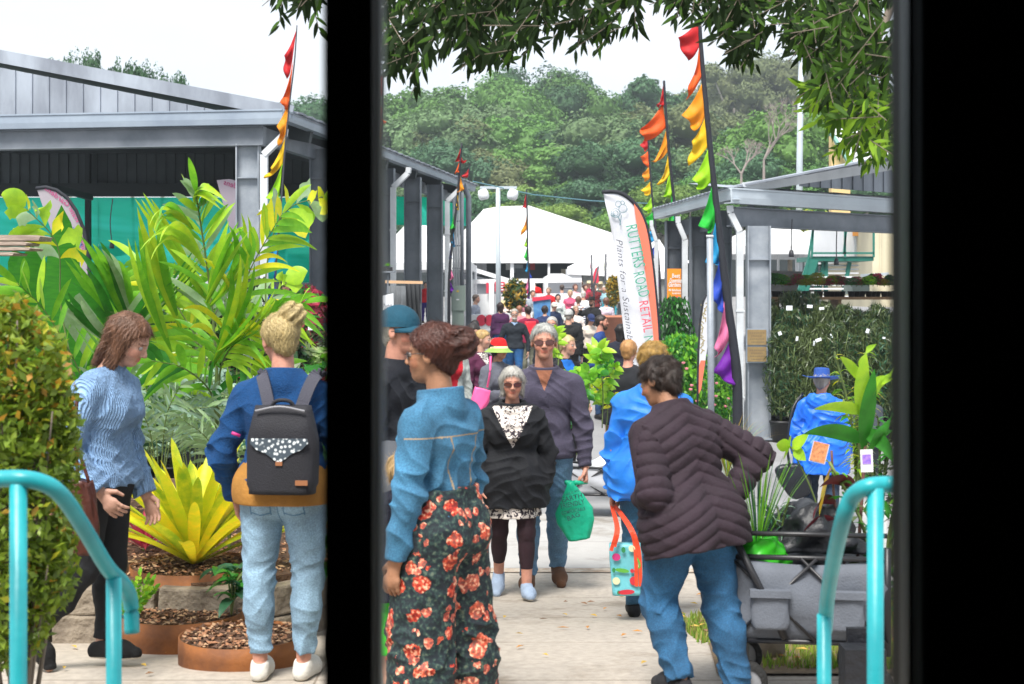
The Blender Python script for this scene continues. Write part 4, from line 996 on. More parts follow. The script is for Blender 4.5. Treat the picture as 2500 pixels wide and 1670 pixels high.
def crown_mesh(seed, lobes, n, size, r0=1.0):
 """lobes: (x,y,z,rx,ry,rz)"""
 r = np.random.RandomState(seed); P_ = []; N_ = []; w_ = np.array([l[3] * l[4] + l[4] * l[5] for l in lobes]); w_ = w_ / w_.sum()
 for l, k in zip(lobes, (w_ * n).astype(int)):
  d = r.normal(0, 1, (k, 3)); d /= np.linalg.norm(d, axis=1)[:, None]; d[:, 2] = np.where(d[:, 2] < -.35, -d[:, 2], d[:, 2])
  bump = 1 + .16 * np.sin(d[:, 0] * 5 + seed + l[0]) * np.sin(d[:, 1] * 6 + l[1]) + .12 * np.sin(d[:, 2] * 9 + d[:, 0] * 7)
  rad = (r.uniform(.70, 1.04, k) ** .6 * bump)[:, None]
  P_.append(np.array(l[:3]) + d * rad * np.array(l[3:])); N_.append(d + np.array((0, 0, .4)))
 P_ = np.concatenate(P_); N_ = np.concatenate(N_)
 V, F = leafcloud(P_, N_, size, r, 1.9, .55)
 mi = r.choice(3, len(F), p=[.5, .32, .18]); out_ = [(V, F, mi)]
 # inner blob in each lobe, added to block light through the crown
 for l in lobes:
  u = np.linspace(0, 2 * np.pi, 13)[:-1]; t = np.linspace(.15, np.pi - .15, 8); g = []
  for a in t:
   for b in u: g.append([l[0] + .74 * l[3] * math.sin(a) * math.cos(b) * (1 + .15 * math.sin(3 * b + seed)), l[1] + .74 * l[4] * math.sin(a) * math.sin(b), l[2] + .72 * l[5] * math.cos(a)])
  f = [[i * 12 + j, i * 12 + (j + 1) % 12, (i + 1) * 12 + (j + 1) % 12, (i + 1) * 12 + j] for i in range(7) for j in range(12)]
  out_.append((np.array(g), np.array(f), 0))
 return cloud_mesh(out_)
def fol(name, c, trans=.25, rough=.6, rand=0): return [mat(name + '_a', c, rough=rough, trans=trans, rand=rand, spec=.3), mat(name + '_b', tuple(x * 1.5 for x in c), rough=rough, trans=trans, rand=rand, spec=.3), mat(name + '_c', tuple(x * .6 for x in c), rough=rough, trans=trans, rand=rand, spec=.3)]
# ================================================================ hill with forest
def hz(x, y):
 """hill height"""
 t = min(1, max(0, (y - 105) / 170));
 prof = 30 + 8 * math.sin(x * .012 + .6) + 4 * math.sin(x * .035 + 1.0)
 prof *= min(1, max(.12, (x + 95) / 70)) if x < -25 else 1
 return gz(0, 90) + prof * (t * t * (3 - 2 * t)) * .55
xs = np.linspace(-220, 260, 60); ys = np.linspace(98, 420, 30); mb = MB()
mb.v = [(x, y, hz(x, y) - .1) for y in ys for x in xs]; mb.f = [(j * 60 + i, j * 60 + i + 1, (j + 1) * 60 + i + 1, (j + 1) * 60 + i) for j in range(29) for i in range(59)]
mb.build('hill', mat('forest_floor', (.035, .06, .03), rough=.95, var=.4, vs=.2), smooth=True, kind='structure')
bark = mat('bark', (.22, .18, .14), rough=.9, var=.4, vs=6, bump=.6, bs=20)
bark2 = mat('grey_bark', (.50, .45, .40), rough=.9, var=.4, vs=4, bump=.6, bs=20)
greens = [((.125, .205, .085), 'grey green'), ((.100, .22, .045), 'fresh green'), ((.045, .12, .045), 'dark green'), ((.17, .28, .06), 'bright green'), ((.14, .17, .07), 'olive green'), ((.075, .17, .080), 'blue green')]
protos = []
for k in range(7):
 r = random.Random(40 + k); lobes = [(0, 0, 0, 2.6, 2.6, 2.2)]
 nl = 12
 for i in range(nl):
  a = 6.28 * i / nl + r.uniform(-.4, .4); q = r.uniform(1.6, 4.0); zz = r.uniform(-3.2, 2.4) * (1 - q / 8)
  s_ = r.uniform(1.3, 2.2); lobes.append((q * math.cos(a), q * math.sin(a), zz, s_, s_, s_ * .75))
 if k > 3:
  lobes = []
  for i in range(11): a = 2.4 * i + r.uniform(-.4, .4); q = r.uniform(.8, 3.2); s_ = r.uniform(1.0, 1.6); lobes.append((q * math.cos(a), q * math.sin(a), r.uniform(-3.4, 2.6) * (1 - q / 7), s_, s_, s_ * .7))
 me = crown_mesh(40 + k, lobes, 9000 if k < 4 else 6500, .155)
 tm = MB(); top_ = Vector((r.uniform(-.6, .6), 0, 8)); tm.tube([(0, 0, 0), (r.uniform(-.3, .3), 0, 4), top_], [.26, .20, .10], 8)
 for i in range(6):
  l = lobes[(1 + i * 2) % len(lobes)]; tm.tube([Vector((0, 0, 5.2)).lerp(top_, i / 8), Vector((l[0] * .9, l[1] * .9, 8.6 + l[2]))], [.14, .05], 6)
 protos.append((me, tm.mesh(True)))
for k, (c, nm) in enumerate(greens): fol('forest%d' % k, c, rand=.18)
def forest_tree(x, y, z, h, wd, proto, ci, label, sq=1.0, trunk=True):
 e = empty('tree', (x, y, z), random.uniform(0, 6.28), label=label, cat='tree', group='trees of the wooded hillside')
 e.scale = (wd, wd, h)
 me = protos[proto][0]; key = (proto, ci)
 if key not in TM:
  m2 = me.copy(); m2.materials.clear()
  for s_ in 'abc': m2.materials.append(MATS['forest%d_%s' % (ci, s_)])
  TM[key] = m2
 c = bpy.data.objects.new('crown', TM[key]); COL.objects.link(c); c.parent = e; c.location = (0, 0, 8.8)
 if ('t', proto) not in TM: t_ = protos[proto][1]; t_.materials.append(bark2); TM[('t', proto)] = t_
 if trunk: t = bpy.data.objects.new('trunk', TM[('t', proto)]); COL.objects.link(t); t.parent = e
 return e
TM = {}
# skyline trees given by photo column/row of the crown top, then rows filling the slope below
sky_ = [(735, 245, 150, 2), (905, 225, 150, 0), (965, 240, 140, 1), (1030, 212, 150, 1), (1075, 245, 140, 0), (1125, 218, 155, 1), (1165, 240, 150, 0), (1270, 205, 150, 1), (1345, 168, 160, 2), (1410, 205, 160, 1), (1465, 245, 160, 1), (1525, 250, 170, 0), (1570, 185, 160, 2), (1610, 195, 165, 2), (1660, 235, 160, 5), (1755, 185, 190, 4), (1790, 165, 185, 4), (1850, 158, 190, 4), (1905, 165, 190, 4), (1945, 150, 190, 4), (1985, 190, 190, 0), (2040, 210, 190, 5), (2095, 215, 190, 5), (2150, 240, 180, 0)]
desc = ['crown at the skyline', 'halfway up the slope', 'low on the slope', 'just behind the tents']
def place_tree(px, py, d, ci, row, wd=1.0, hs=1.0):
 x = X(px, d); zt = P(px, py, d).z; z0 = hz(x, d) if d > 105 else gz(x, d); h = (zt - z0) / 11.0
 if h < .35: z0 = zt - 5; h = 5 / 11.
 h = min(h, 2.4); z0 = zt - 11 * h
 wd_ = wd * min(1.3, max(.75, h)); lab = '%s tree, %s, %s' % (greens[ci][1], desc[row], where(px)); lab = lab if lab not in SEEN else '%s%s' % (['smaller ', 'paler ', 'narrower '][SEEN[lab] % 3], lab); SEEN[lab] = SEEN.get(lab, 0) + 1
 forest_tree(x, d, z0, h, wd_, random.randrange(len(protos)), ci, lab)
SEEN = {}
marks = [(0, 'above the left shed'), (860, 'beside the black post'), (960, 'right of the black post'), (1050, 'above the end of the left shed'), (1130, 'left of the twin floodlight'), (1200, 'above the twin floodlight'), (1262, 'above the thin flag behind the crowd'), (1330, 'above the peak of the big tent'), (1400, 'above the right slope of the big tent'), (1460, 'left of the white feather banner top'), (1520, 'above the white feather banner'), (1575, 'above the smallest right rainbow flag'), (1620, 'beside the middle rainbow flag'), (1680, 'left of the tallest rainbow flag'), (1745, 'right of the tallest rainbow flag'), (1820, 'above the corner of the right shed'), (1880, 'above the bare tree'), (1935, 'left of the light mast'), (1990, 'right of the light mast'), (2050, 'above the cream building'), (2120, 'behind the overhanging leaves at right')]
cnt_ = {}
def where(px):
 w_ = [m for p, m in marks if px >= p][-1]; cnt_[w_] = cnt_.get(w_, 0) + 1; return w_
for px, py, d, ci in sky_: place_tree(px, py, d, ci, 0, 1.05)
rs = random.Random(11)
for row, (y0, d, n) in enumerate(((300, 136, 20), (385, 120, 19), (455, 104, 16))):
 for i in range(n):
  px = 880 + (2220 - 880) * (i + rs.uniform(-.25, .25)) / (n - 1); py = y0 + rs.uniform(-30, 30) - (18 if 1250 < px < 1450 else 0) + (25 if px > 2050 else 0)
  place_tree(px, py, d + rs.uniform(-5, 5), rs.choice([0, 0, 1, 1, 2, 3, 4, 5, 5]), row + 1 if row < 2 else 2, rs.uniform(1.0, 1.3))
for px, py, d, ci in ((1325, 500, 92, 3), (1390, 520, 92, 3), (1620, 455, 90, 3), (1560, 480, 88, 1), (1680, 470, 90, 1), (1860, 300, 100, 1), (1905, 285, 101, 1), (1810, 385, 96, 5), (1985, 395, 96, 1), (2075, 400, 96, 5), (1735, 430, 92, 1), (1240, 470, 96, 2)):
 place_tree(px, py, d, ci, 3, 1.0)
# trees above the left shed roof
for (px, py, d, rr_, lb) in ((172, 128, 60, .30, 'dark tree top showing over the left shed roof, the smaller one'), (325, 152, 60, .30, 'dark gum tree top showing over the left shed roof, the left of two close ones'), (395, 165, 60, .27, 'dark gum tree top showing over the left shed roof, the right of two close ones')):
 x = X(px, d); zt = P(px, py, d).z; forest_tree(x, d, zt - 11.2 * (zt / 11.2), zt / 11.2, rr_ * (1.0), 2, 2, lb)['group'] = 'trees beyond the left shed'
# bare grey tree
def bare_tree(px, py, d, label, h):
 rb_ = random.Random(int(px)); e = empty('bare_tree', P(px, py, d), label=label, cat='tree'); mb = MB(); base = P(px, py, d)
 def br(p, dr, L, r, k):
  q = p + dr * L; mb.tube([p, q], [r, r * .6], 5, cap=False)
  if k > 0:
   for _ in range(3 if k > 1 else 4):
    nd = (dr + Vector((rb_.uniform(-.8, .8), rb_.uniform(-.8, .8), rb_.uniform(-.1, .5)))).normalized(); br(q, nd, L * rb_.uniform(.6, .8), r * .6, k - 1)
 br(base, Vector((0, 0, 1)), h * .35, .10, 5); mb.build('branches', mat('dead_wood', (.25, .21, .19), rough=.9), e)
bare_tree(1865, 465, 85, 'bare grey leafless tree behind the right shed roof', 5.2)
bare_tree(1810, 470, 86, 'small bare leafless tree left of the taller bare one', 3.2)
# distant ridge
mb = MB(); pts = [(780, 260), (1150, 250), (1195, 228), (1230, 224), (1290, 246), (1500, 262), (1700, 262), (2050, 215), (2300, 205), (2300, 500), (780, 500)]
mb.prism([P(a, b, 520) for a, b in pts], (0, 60, 0)); mb.build('hill', mat('far_ridge', (.13, .19, .20), rough=1, var=.25, vs=.05), kind='structure')
# ================================================================ light mast, floodlight pole, cables
steel = mat('pale_mast', (.50, .56, .60), rough=.45, metal=.2, col2=(.42, .47, .51), vs=1)
e = empty('light_mast', P(1952, 700, 62), label='tall pale stadium light mast rising above the right shed', cat='light mast'); d = 62
mb = MB(); mb.tube([P(1950, 720, d), P(1952, 400, d), P(1957, 90, d)], [.155, .14, .11], 12); mb.build('mast', steel, e, True)
mb = MB();
for y in (92, 108, 122): mb.bar(P(1915, y, d), P(1985, y, d), .06, .06)
for x in (1918, 1982): mb.bar(P(x, 85, d), P(x, 128, d), .05, .05)
mb.build('lamp_frame', steel, e)
lampg = mat('lamp_housing', (.42, .44, .46), rough=.4)
for x, y in ((1924, 84), (1945, 84), (1968, 84), (1919, 107), (1942, 118), (1965, 118), (1985, 107)): mb = MB(); mb.lathe(P(x, y, d - .2), [(.02, .22), (.16, .05), (.22, -.14), (.02, -.15)], 10); mb.build('floodlight', lampg, e)
e = empty('floodlight_pole', P(1217, 800, 44), label='white pole with two big floodlights in front of the large tent', cat='floodlight'); d = 44
mb = MB(); mb.tube([(X(1217, d), d, gz(X(1217, d), d)), P(1216, 458, d)], [.085, .07], 10); mb.build('pole', steel, e, True)
mb = MB(); mb.bar(P(1172, 458, d), P(1262, 458, d), .10, .08); mb.build('cross_arm', steel, e)
for x, sg in ((1180, -1), (1252, 1)):
 mb = MB(); mb.lathe(P(x, 474, d), [(.02, .16), (.13, .14), (.17, .02), (.165, -.10), (.12, -.17), (.01, -.17)], 12, M=Matrix.Rotation(R(sg * 14), 3, 'Y')); mb.build('floodlight', mat('flood_white', (.75, .77, .8), rough=.3), e, True)
mb = MB(); mb.tube([P(1155, 443, 42), P(1300, 475, 46), P(1440, 490, 50), P(1590, 497, 55)], .018, 5); mb.build('overhead_cable', mat('cable', (.10, .25, .30)), label='thin overhead cable in front of the trees', cat='cable')
# ================================================================ big marquee and other far structures
e = empty('marquee', P(1290, 640, 66), label='large white marquee with a sloping roof in the distance', cat='tent'); d = 64; D2 = 76
mb = MB(); El, Er = P(1060, 641, d), P(1690, 641, d); Rl_, Rr_ = P(1180, 512, D2), P(1290, 503, D2); Mr = P(1215, 506, D2); Hr = P(1560, 592, 68)
mb.add([El, Er, Hr, Rr_, Mr, Rl_], [(0, 1, 2, 3, 4, 5)]); Bl = P(1090, 641, 90); Br = P(1690, 641, 90)
mb.add([Rl_, Mr, Rr_, Hr, Er, Br, Bl], [(0, 6, 5, 4, 3, 2, 1)]); mb.add([El, Rl_, Bl], [(0, 1, 2)])
o = mb.build('tent_roof', mat('marquee_white', (.84, .84, .85), rough=.5, trans=.2), e); so = o.modifiers.new('s', 'SOLIDIFY'); so.thickness = .03
mb = MB(); mb.box((0, 88, P(0, 690, 88).z), (60, .2, 4.5)); mb.build('back_wall', darkint, e)
for x in (1128, 1250, 1340, 1505, 1640): mb = MB(); mb.bar(P(x, 640, d + .2), Vector((X(x, d), d + .2, gz(0, d))), .16, .10); mb.build('post', mat('white_post', (.75, .76, .77), rough=.5), e)
wh = mat('white_paint', (.78, .79, .80), rough=.5, var=.06, vs=2); redp = mat('red_paint', (.62, .03, .07), rough=.5); greyw = mat('grey_wall', (.17, .18, .20), rough=.7)
# display boards inside the marquee
rb2 = random.Random(9)
for i, (x, y, w_, h_, c) in enumerate(((1175, 655, 26, 30, 'b9bcc0'), (1240, 652, 10, 14, 'd9dcd8'), (1262, 656, 30, 20, '98a0a5'), (1275, 668, 34, 26, '5c6a70'), (1300, 650, 12, 18, 'b03030'), (1385, 668, 30, 22, 'c9c2a8'), (1405, 662, 22, 26, '6d7478'), (1460, 656, 16, 20, 'd0d4d4'), (1478, 656, 12, 18, 'd0d4d4'), (1480, 676, 40, 18, '2fb3a8'), (1150, 668, 20, 24, '77808a'))):
 dd = 80; plate([(x - w_ / 2, y - h_ / 2), (x + w_ / 2, y - h_ / 2), (x + w_ / 2, y + h_ / 2), (x - w_ / 2, y + h_ / 2)], dd - i * .1, .1, mat('board_' + c, srgb(c), rough=.6, var=.3, vs=3), None, 'display_board', label=['dull pale', 'small white', 'long grey', 'wide slate', 'small red', 'cream', 'dark grey', 'square white', 'narrow white', 'turquoise', 'blue grey'][i] + ' display board inside the large white marquee', cat='board', group='boards inside the marquee')
# small house with skillion roof, white fence rails and white food trailer
e = empty('small_building', P(1180, 700, 56), label='small grey building with a pale sloping roof behind the white railing', cat='building'); d = 56
mb = MB(); mb.prism([P(1110, 660, d), P(1225, 690, d), P(1225, 790, d), P(1110, 790, d)], (0, 4, 0)); mb.build('wall', greyw, e)
mb = MB(); mb.bar(P(1105, 642, d - .3), P(1245, 686, d - .3), .25, .16); mb.build('roof_edge', wh, e)
mb = MB(); mb.prism([P(1130, 712, d), P(1155, 712, d), P(1155, 750, d), P(1130, 750, d)], (0, -.05, 0)); mb.build('window', darkint, e)
e = empty('white_railing', P(1240, 760, 52), label='white post and rail barrier with red panels behind the crowd', cat='railing'); d = 52; g_ = gz(0, d)
mb = MB(); mb.bar(P(1120, 688, d), P(1420, 684, d), .14, .16); mb.build('top_rail', wh, e)
mb = MB(); mb.prism([P(1150, 718, d), P(1420, 716, d), P(1420, 800, d), P(1150, 800, d)], (0, .1, 0)); mb.build('lower_panel', wh, e)
for x in (1152, 1200, 1238, 1300): mb = MB(); mb.bar(P(x, 686, d - .1), P(x, 800, d - .1), .18, .18); mb.build('post', wh, e)
for x0, x1 in ((1187, 1193), (1211, 1215)): plate([(x0, 690), (x1, 690), (x1, 716), (x0, 716)], d - .2, .04, redp, e, 'red_strip')
e = empty('sign', P(1222, 700, 50), label='red and white striped notice on the white railing', cat='sign'); d = 51.5; plate([(1208, 688), (1232, 688), (1232, 712), (1208, 712)], d, .05, redp, e, 'board')
for k in range(3): plate([(1211, 692 + k * 7), (1229, 692 + k * 7), (1229, 695 + k * 7), (1211, 695 + k * 7)], d - .02, .015, wh, e, 'stripe')
e = empty('food_trailer', P(1420, 740, 54), label='dark grey and white trailer parked behind the crowd', cat='trailer'); d = 54
mb = MB(); mb.prism([P(1330, 676, d + .1), P(1345, 668, d + .1), P(1375, 668, d + .1), P(1420, 690, d + .1), P(1420, 760, d + .1), P(1330, 760, d + .1)], (0, 3, 0)); mb.build('body', wh, e)
mb = MB(); mb.prism([P(1338, 690, d), P(1418, 682, d), P(1420, 750, d), P(1338, 750, d)], (0, .1, 0)); mb.build('side_panel', greyw, e)
for y in (702, 718): plate([(1365, y), (1412, y - 2), (1412, y), (1365, y + 2)], d - .02, .02, mat('panel_line', (.3, .31, .33)), e, 'trim')
# second pale tent on the right of the crowd
e = empty('marquee', P(1470, 660, 58), label='low white tent with grey side walls behind the feather banner', cat='tent'); d = 58;
mb = MB(); a, b, c_, c2 = P(1385, 652, d), P(1660, 665, d), P(1610, 585, d + 5), P(1440, 625, d + 5)
mb.add([a, b, c_, c2], [(0, 1, 2, 3)]); mb.add([a, b, b - Vector((0, 0, .3)), a - Vector((0, 0, .3))], [(3, 2, 1, 0)]); o = mb.build('tent_roof', MATS['marquee_white'], e); so = o.modifiers.new('s', 'SOLIDIFY'); so.thickness = .03
mb = MB(); mb.prism([P(1388, 655, d + .1), P(1420, 655, d + .1), P(1420, 690, d + .1), P(1388, 690, d + .1)], (0, 3, 0)); mb.build('white_wall', wh, e)
mb = MB(); mb.prism([P(1422, 661, d + .2), P(1660, 668, d + .2), P(1660, 740, d + .2), P(1422, 740, d + .2)], (0, 3, 0)); mb.build('side_wall', mat('tent_grey_wall', (.20, .21, .20), rough=.8), e)
for x in (1482, 1540): mb = MB(); mb.bar(P(x, 662, d), P(x, 730, d), .1, .1); mb.build('post', wh, e)
# electrical cabinet and pipes at the end of the left shed
e = empty('electrical_cabinet', P(1115, 800, 36), label='sage green electrical cabinet on the corner of the left shed', cat='cabinet'); d = 36
cg = mat('sage_green', (.26, .32, .28), rough=.5, var=.1, vs=2)
mb = MB(); mb.prism([P(1102, 697, d), P(1136, 697, d), P(1136, 760, d), P(1102, 760, d)], (0, .35, 0)); mb.build('cabinet', cg, e)
mb = MB(); mb.prism([P(1104, 700, d), P(1130, 700, d), P(1130, 758, d), P(1104, 758, d)], (0, -.02, 0)); mb.build('door', cg, e)
plate([(1115, 709), (1120, 709), (1120, 713), (1115, 713)], d - .03, .005, mat('warning_yellow', (.7, .5, .05)), e, 'warning_label'); plate([(1114, 730), (1121, 730), (1121, 733), (1114, 733)], d - .03, .005, wh, e, 'name_plate')
mb = MB(); mb.box((X(1118, d), d + .17, (P(0, 760, d).z + gz(0, d)) / 2), (.3, .3, P(0, 760, d).z - gz(0, d))); mb.build('pedestal', cg, e)
e = empty('conduit_pipes', P(1115, 700, 37), label='bundle of grey conduit pipes rising above the green cabinet', cat='pipe');
for x in (1108, 1114, 1120, 1128): mb = MB(); mb.tube([P(x, 700, 37), P(x, 470, 37)], .03 if x < 1125 else .05, 8); mb.build('pipe', galv2 if x > 1125 else pvc, e, True)
mb = MB();
for y in (540, 600, 655): mb.box(P(1117, y, 37), (.28, .05, .03))
mb.build('bracket', galv2, e)
e = empty('steel_post', P(1144, 700, 38), label='grey steel post with an angled brace at the end of the left shed', cat='post'); mb = MB(); mb.tube([(X(1144, 38), 38, gz(0, 38)), P(1144, 480, 38), P(1125, 440, 38)], .075, 10); mb.build('post', galv2, e, True)
# ================================================================ cream building with green staircase at right
e = empty('staircase_building', P(2100, 640, 36), label='cream building with a white gable roof and a green outside staircase', cat='building'); d = 36
cream = mat('cream_wall', (.62, .56, .40), rough=.7, var=.08, vs=2); ylw = mat('yellow_wall', (.66, .48, .22), rough=.7); grn = mat('dark_green_paint', (.02, .17, .13), rough=.5); whr = mat('white_roof', (.80, .82, .84), rough=.5)
mb = MB(); mb.prism([P(2130, 540, d + .4), P(2330, 540, d + .4), P(2330, 750, d + .4), P(2130, 750, d + .4)], (0, 6, 0)); mb.build('wall', cream, e)
mb = MB(); mb.prism([P(2058, 545, d + 2), P(2135, 545, d + 2), P(2135, 640, d + 2), P(2058, 640, d + 2)], (0, 5, 0)); mb.build('upper_wall', wh, e)
for x in (2088, 2110, 2150, 2175): mb = MB(); mb.bar(P(x, 545, d + (1.95 if x < 2130 else .35)), P(x, 638 if x < 2130 else 740, d + (1.95 if x < 2130 else .35)), .03, .03); mb.build('batten', cream if x > 2130 else steel, e)
plate([(2082, 552), (2098, 552), (2098, 576), (2082, 576)], d + 1.9, .03, mat('orange_poster', (.8, .35, .08)), e, 'poster')
mb = MB(); mb.prism([P(2030, 330, d), P(2076, 410, d), P(2076, 520, d), P(2030, 520, d)], (0, .3, 0)); mb.build('gable', ylw, e)
mb = MB(); mb.prism([P(2028, 325, d - .3), P(2036, 326, d - .3), P(2095, 415, d - .3), P(2085, 420, d - .3)], (0, .2, 0)); mb.build('green_barge', mat('mint_barge', (.25, .5, .42)), e)
mb = MB(); mb.prism([P(2030, 326, d), P(2330, 320, d + 6), P(2330, 440, d + 1), P(2092, 425, d)], (0, .0, .12)); mb.build('roof', whr, e)
dS = 33.5
mb = MB(); mb.prism([P(1982, 626, dS), P(2133, 626, dS), P(2133, 637, dS), P(1982, 637, dS)], (0, 1.8, 0)); mb.build('landing', grn, e)
mb = MB()
for a, b in (((1985, 560), (2133, 558)), ((1985, 560), (1982, 628)), ((2133, 558), (2133, 628)), ((2063, 545), (2063, 628)), ((1985, 618), (2133, 618)), ((1985, 560), (1960, 715)), ((2066, 560), (2060, 620))): mb.bar(P(*a, dS - .05), P(*b, dS - .05), .045, .045)
mb.build('balustrade', grn, e)
mb = MB();
for a, b in (((1992, 637), (1992, 725)), ((2016, 637), (2016, 725)), ((2010, 640), (1998, 725)), ((2074, 640), (2058, 720))): mb.bar(P(*a, dS + .2), P(*b, dS + .2), .09, .09)
mb.bar(P(1985, 632, dS), P(1955, 725, dS), .10, .25); mb.build('stringer', grn, e)
for k in range(9): y = 648 + k * 9.5; x0 = 1978 - k * 3.2; mb = MB(); mb.box(P((x0 + 2098) / 2 - 4, y, dS + .4 - k * .05), ((2098 - x0) / FPX * dS, .26, .035)); mb.build('tread', wh, e)
mb = MB(); mb.prism([P(2130, 668, d - 1), P(2170, 665, d - 1), P(2172, 672, d - 1), P(2130, 675, d - 1)], (0, 1.2, 0)); mb.build('pipe_cover', steel, e)
peak_tent(1760, 2060, 600, 540, 42, 7, 'white peaked tent seen through the right shed', zg=-.3)
e = peak_tent(1900, 2010, 592, 538, 44, 4, 'steep white tent peak behind the right shed post', zg=-.3)
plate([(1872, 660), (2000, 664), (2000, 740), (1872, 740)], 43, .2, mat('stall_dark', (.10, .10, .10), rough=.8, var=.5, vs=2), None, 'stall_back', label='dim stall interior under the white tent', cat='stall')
plate([(2081, 690), (2123, 690), (2123, 718), (2081, 718)], 30, .8, cg, None, 'utility_box', label='pale green utility box in front of the cream building', cat='utility box')
e = empty('tree', (0, 0, 0), label='yellow green bush line behind the right shed', cat='tree'); r_ = np.random.RandomState(3)
cm_ = crown_mesh(9, [(X(1880, 60), 60, P(0, 590, 60).z, 1.2, 1, .9), (X(1930, 60), 61, P(0, 580, 60).z, 1.4, 1, 1.1), (X(1990, 60), 61, P(0, 575, 60).z, 1.3, 1, 1), (X(2040, 60), 61, P(0, 580, 60).z, 1.3, 1, 1)], 3500, .11)
link('crown', cm_, fol('lime_bush', (.32, .36, .03)), e)
tm = MB(); tm.tube([(X(1940, 60), 61, gz(0, 60)), (X(1940, 60), 61, P(0, 580, 60).z)], .1, 6); tm.build('trunk', bark, e)
# ================================================================ rainbow flag poles
FC = dict(red='d8121c', orange='ff6a10', amber='ffa80a', yellow='ffd400', lime='b4f01a', green='22c83c', cyan='20a8e0', blue='2450c8', pink='ff8ec0', purple='8a22c0')
for k, v in FC.items(): c = srgb(v); mat('flag_' + k, tuple(x * .85 for x in c), rough=.65, trans=.35, var=.12, vs=6)
blackcloth = mat('black_sleeve', (.012, .014, .022), rough=.75, bump=.5, bs=25, var=.3)
polem = mat('thin_pole', (.04, .04, .05), rough=.4)
ORDER = ['red', 'orange', 'amber', 'yellow', 'lime', 'green', 'cyan', 'blue', 'pink', 'purple']
def pennant(parent, A, B, C, D, col, d, seed):
 """A-B along the pole, C-D outer edge, photo pixels"""
 r = random.Random(seed); mb = MB(); n = 10; ph = r.uniform(0, 6); A, B, C, D = [Vector(q) for q in (A, B, C, D)]; C = A + (C - A) * 1.32; D = B + (D - B) * 1.25; am = (A - C).length / FPX * d * .13
 for j in range(n + 1):
  v = j / n
  for i in range(n + 1):
   u = i / n; q = A.lerp(B, u).lerp(C.lerp(D, u), v); q = q + Vector((0, (A - C).length * .10 * math.sin(v * 3.1)))
   q = q + Vector((math.sin(u * 7 + ph), 0)) * (A - C).length * .05 * v
   mb.v.append(tuple(P(q.x, q.y, d + am * (math.sin(u * 9 + v * 4 + ph) * v + .8 * math.sin(v * 6 + ph) * v))))
 mb.f = [(j * (n + 1) + i, j * (n + 1) + i + 1, (j + 1) * (n + 1) + i + 1, (j + 1) * (n + 1) + i) for j in range(n) for i in range(n)]
 o = link('pennant', mb.mesh(True), MATS['flag_' + col], parent); so = o.modifiers.new('s', 'SOLIDIFY'); so.thickness = .003
def flagpole(label, poly, d, flags, wtop, wbot, sleeve=True, zb=None):
 """poly: pole photo points top->bottom; flags: list of (colour, A, B, C, D)"""
 x = X(poly[-1][0], d); g = gz(x, d) if zb is None else zb
 e = empty('flag_pole', (x, d, g), label=label, cat='flag', group='rainbow flags along the street')
 pts = [P(a, b, d) for a, b in poly]; pts.append(Vector((pts[-1].x + (pts[-1].x - pts[-2].x) * .2, d, g))); sp = spline(pts, 6); n = len(sp)
 rs_ = [(wtop + (wbot - wtop) * i / (n - 1)) / 2 / FPX * d for i in range(n)]
 mb = MB(); mb.tube(sp, rs_, 8); mb.build('pole', blackcloth if sleeve else polem, e, True)
 for k, (c, *q) in enumerate(flags): pennant(e, *q, c, d, k + int(poly[0][0]))
 return e
F3 = [('red', (1708, 45), (1710, 108), (1666, 80), (1684, 140)), ('orange', (1707, 112), (1716, 180), (1696, 168), (1681, 232)), ('amber', (1714, 203), (1723, 278), (1679, 262), (1702, 312)), ('yellow', (1722, 284), (1732, 352), (1698, 330), (1690, 394)), ('lime', (1731, 358), (1738, 440), (1703, 418), (1712, 458)), ('green', (1740, 445), (1750, 532), (1717, 525), (1738, 562)), ('cyan', (1748, 535), (1760, 622), (1731, 615), (1756, 642)), ('blue', (1760, 622), (1772, 702), (1738, 700), (1767, 752)), ('pink', (1770, 712), (1786, 815), (1756, 808), (1753, 862)), ('purple', (1788, 815), (1797, 905), (1750, 885), (1792, 934))]
flagpole('tallest rainbow flag, at the corner of the right shed', [(1707, 33), (1712, 120), (1724, 260), (1741, 430), (1758, 580), (1774, 720), (1792, 850), (1800, 940)], 20.5, F3, 8, 27)
def seq(poly, cols, left=.5, seed=1, sides=None, hang=1.25):
 """pennants along a photo polyline; left = width relative to the flag's own length"""
 r = random.Random(seed); n = len(cols); L = [0.0]
 for a, b in zip(poly[:-1], poly[1:]): L.append(L[-1] + math.dist(a, b))
 def at(t):
  t *= L[-1]
  for i in range(len(poly) - 1):
   if t <= L[i + 1] + 1e-6: u = (t - L[i]) / (L[i + 1] - L[i]); return (poly[i][0] + (poly[i + 1][0] - poly[i][0]) * u, poly[i][1] + (poly[i + 1][1] - poly[i][1]) * u)
  return poly[-1]
 o = []
 for i, c in enumerate(cols):
  a = at(i / n + .005); b = at((i + .82) / n); h = math.dist(a, b); w_ = h * left * r.uniform(.75, 1.2); sd_ = -1 if sides is None else sides
  o.append((c, a, b, (a[0] + sd_ * w_, a[1] + h * r.uniform(.4, .85)), (b[0] + sd_ * w_ * r.uniform(.2, .9), b[1] + h * r.uniform(.15, .5))))
 return o
pl = [(1621, 197), (1626, 280), (1636, 400), (1650, 530), (1662, 640), (1667, 740)]
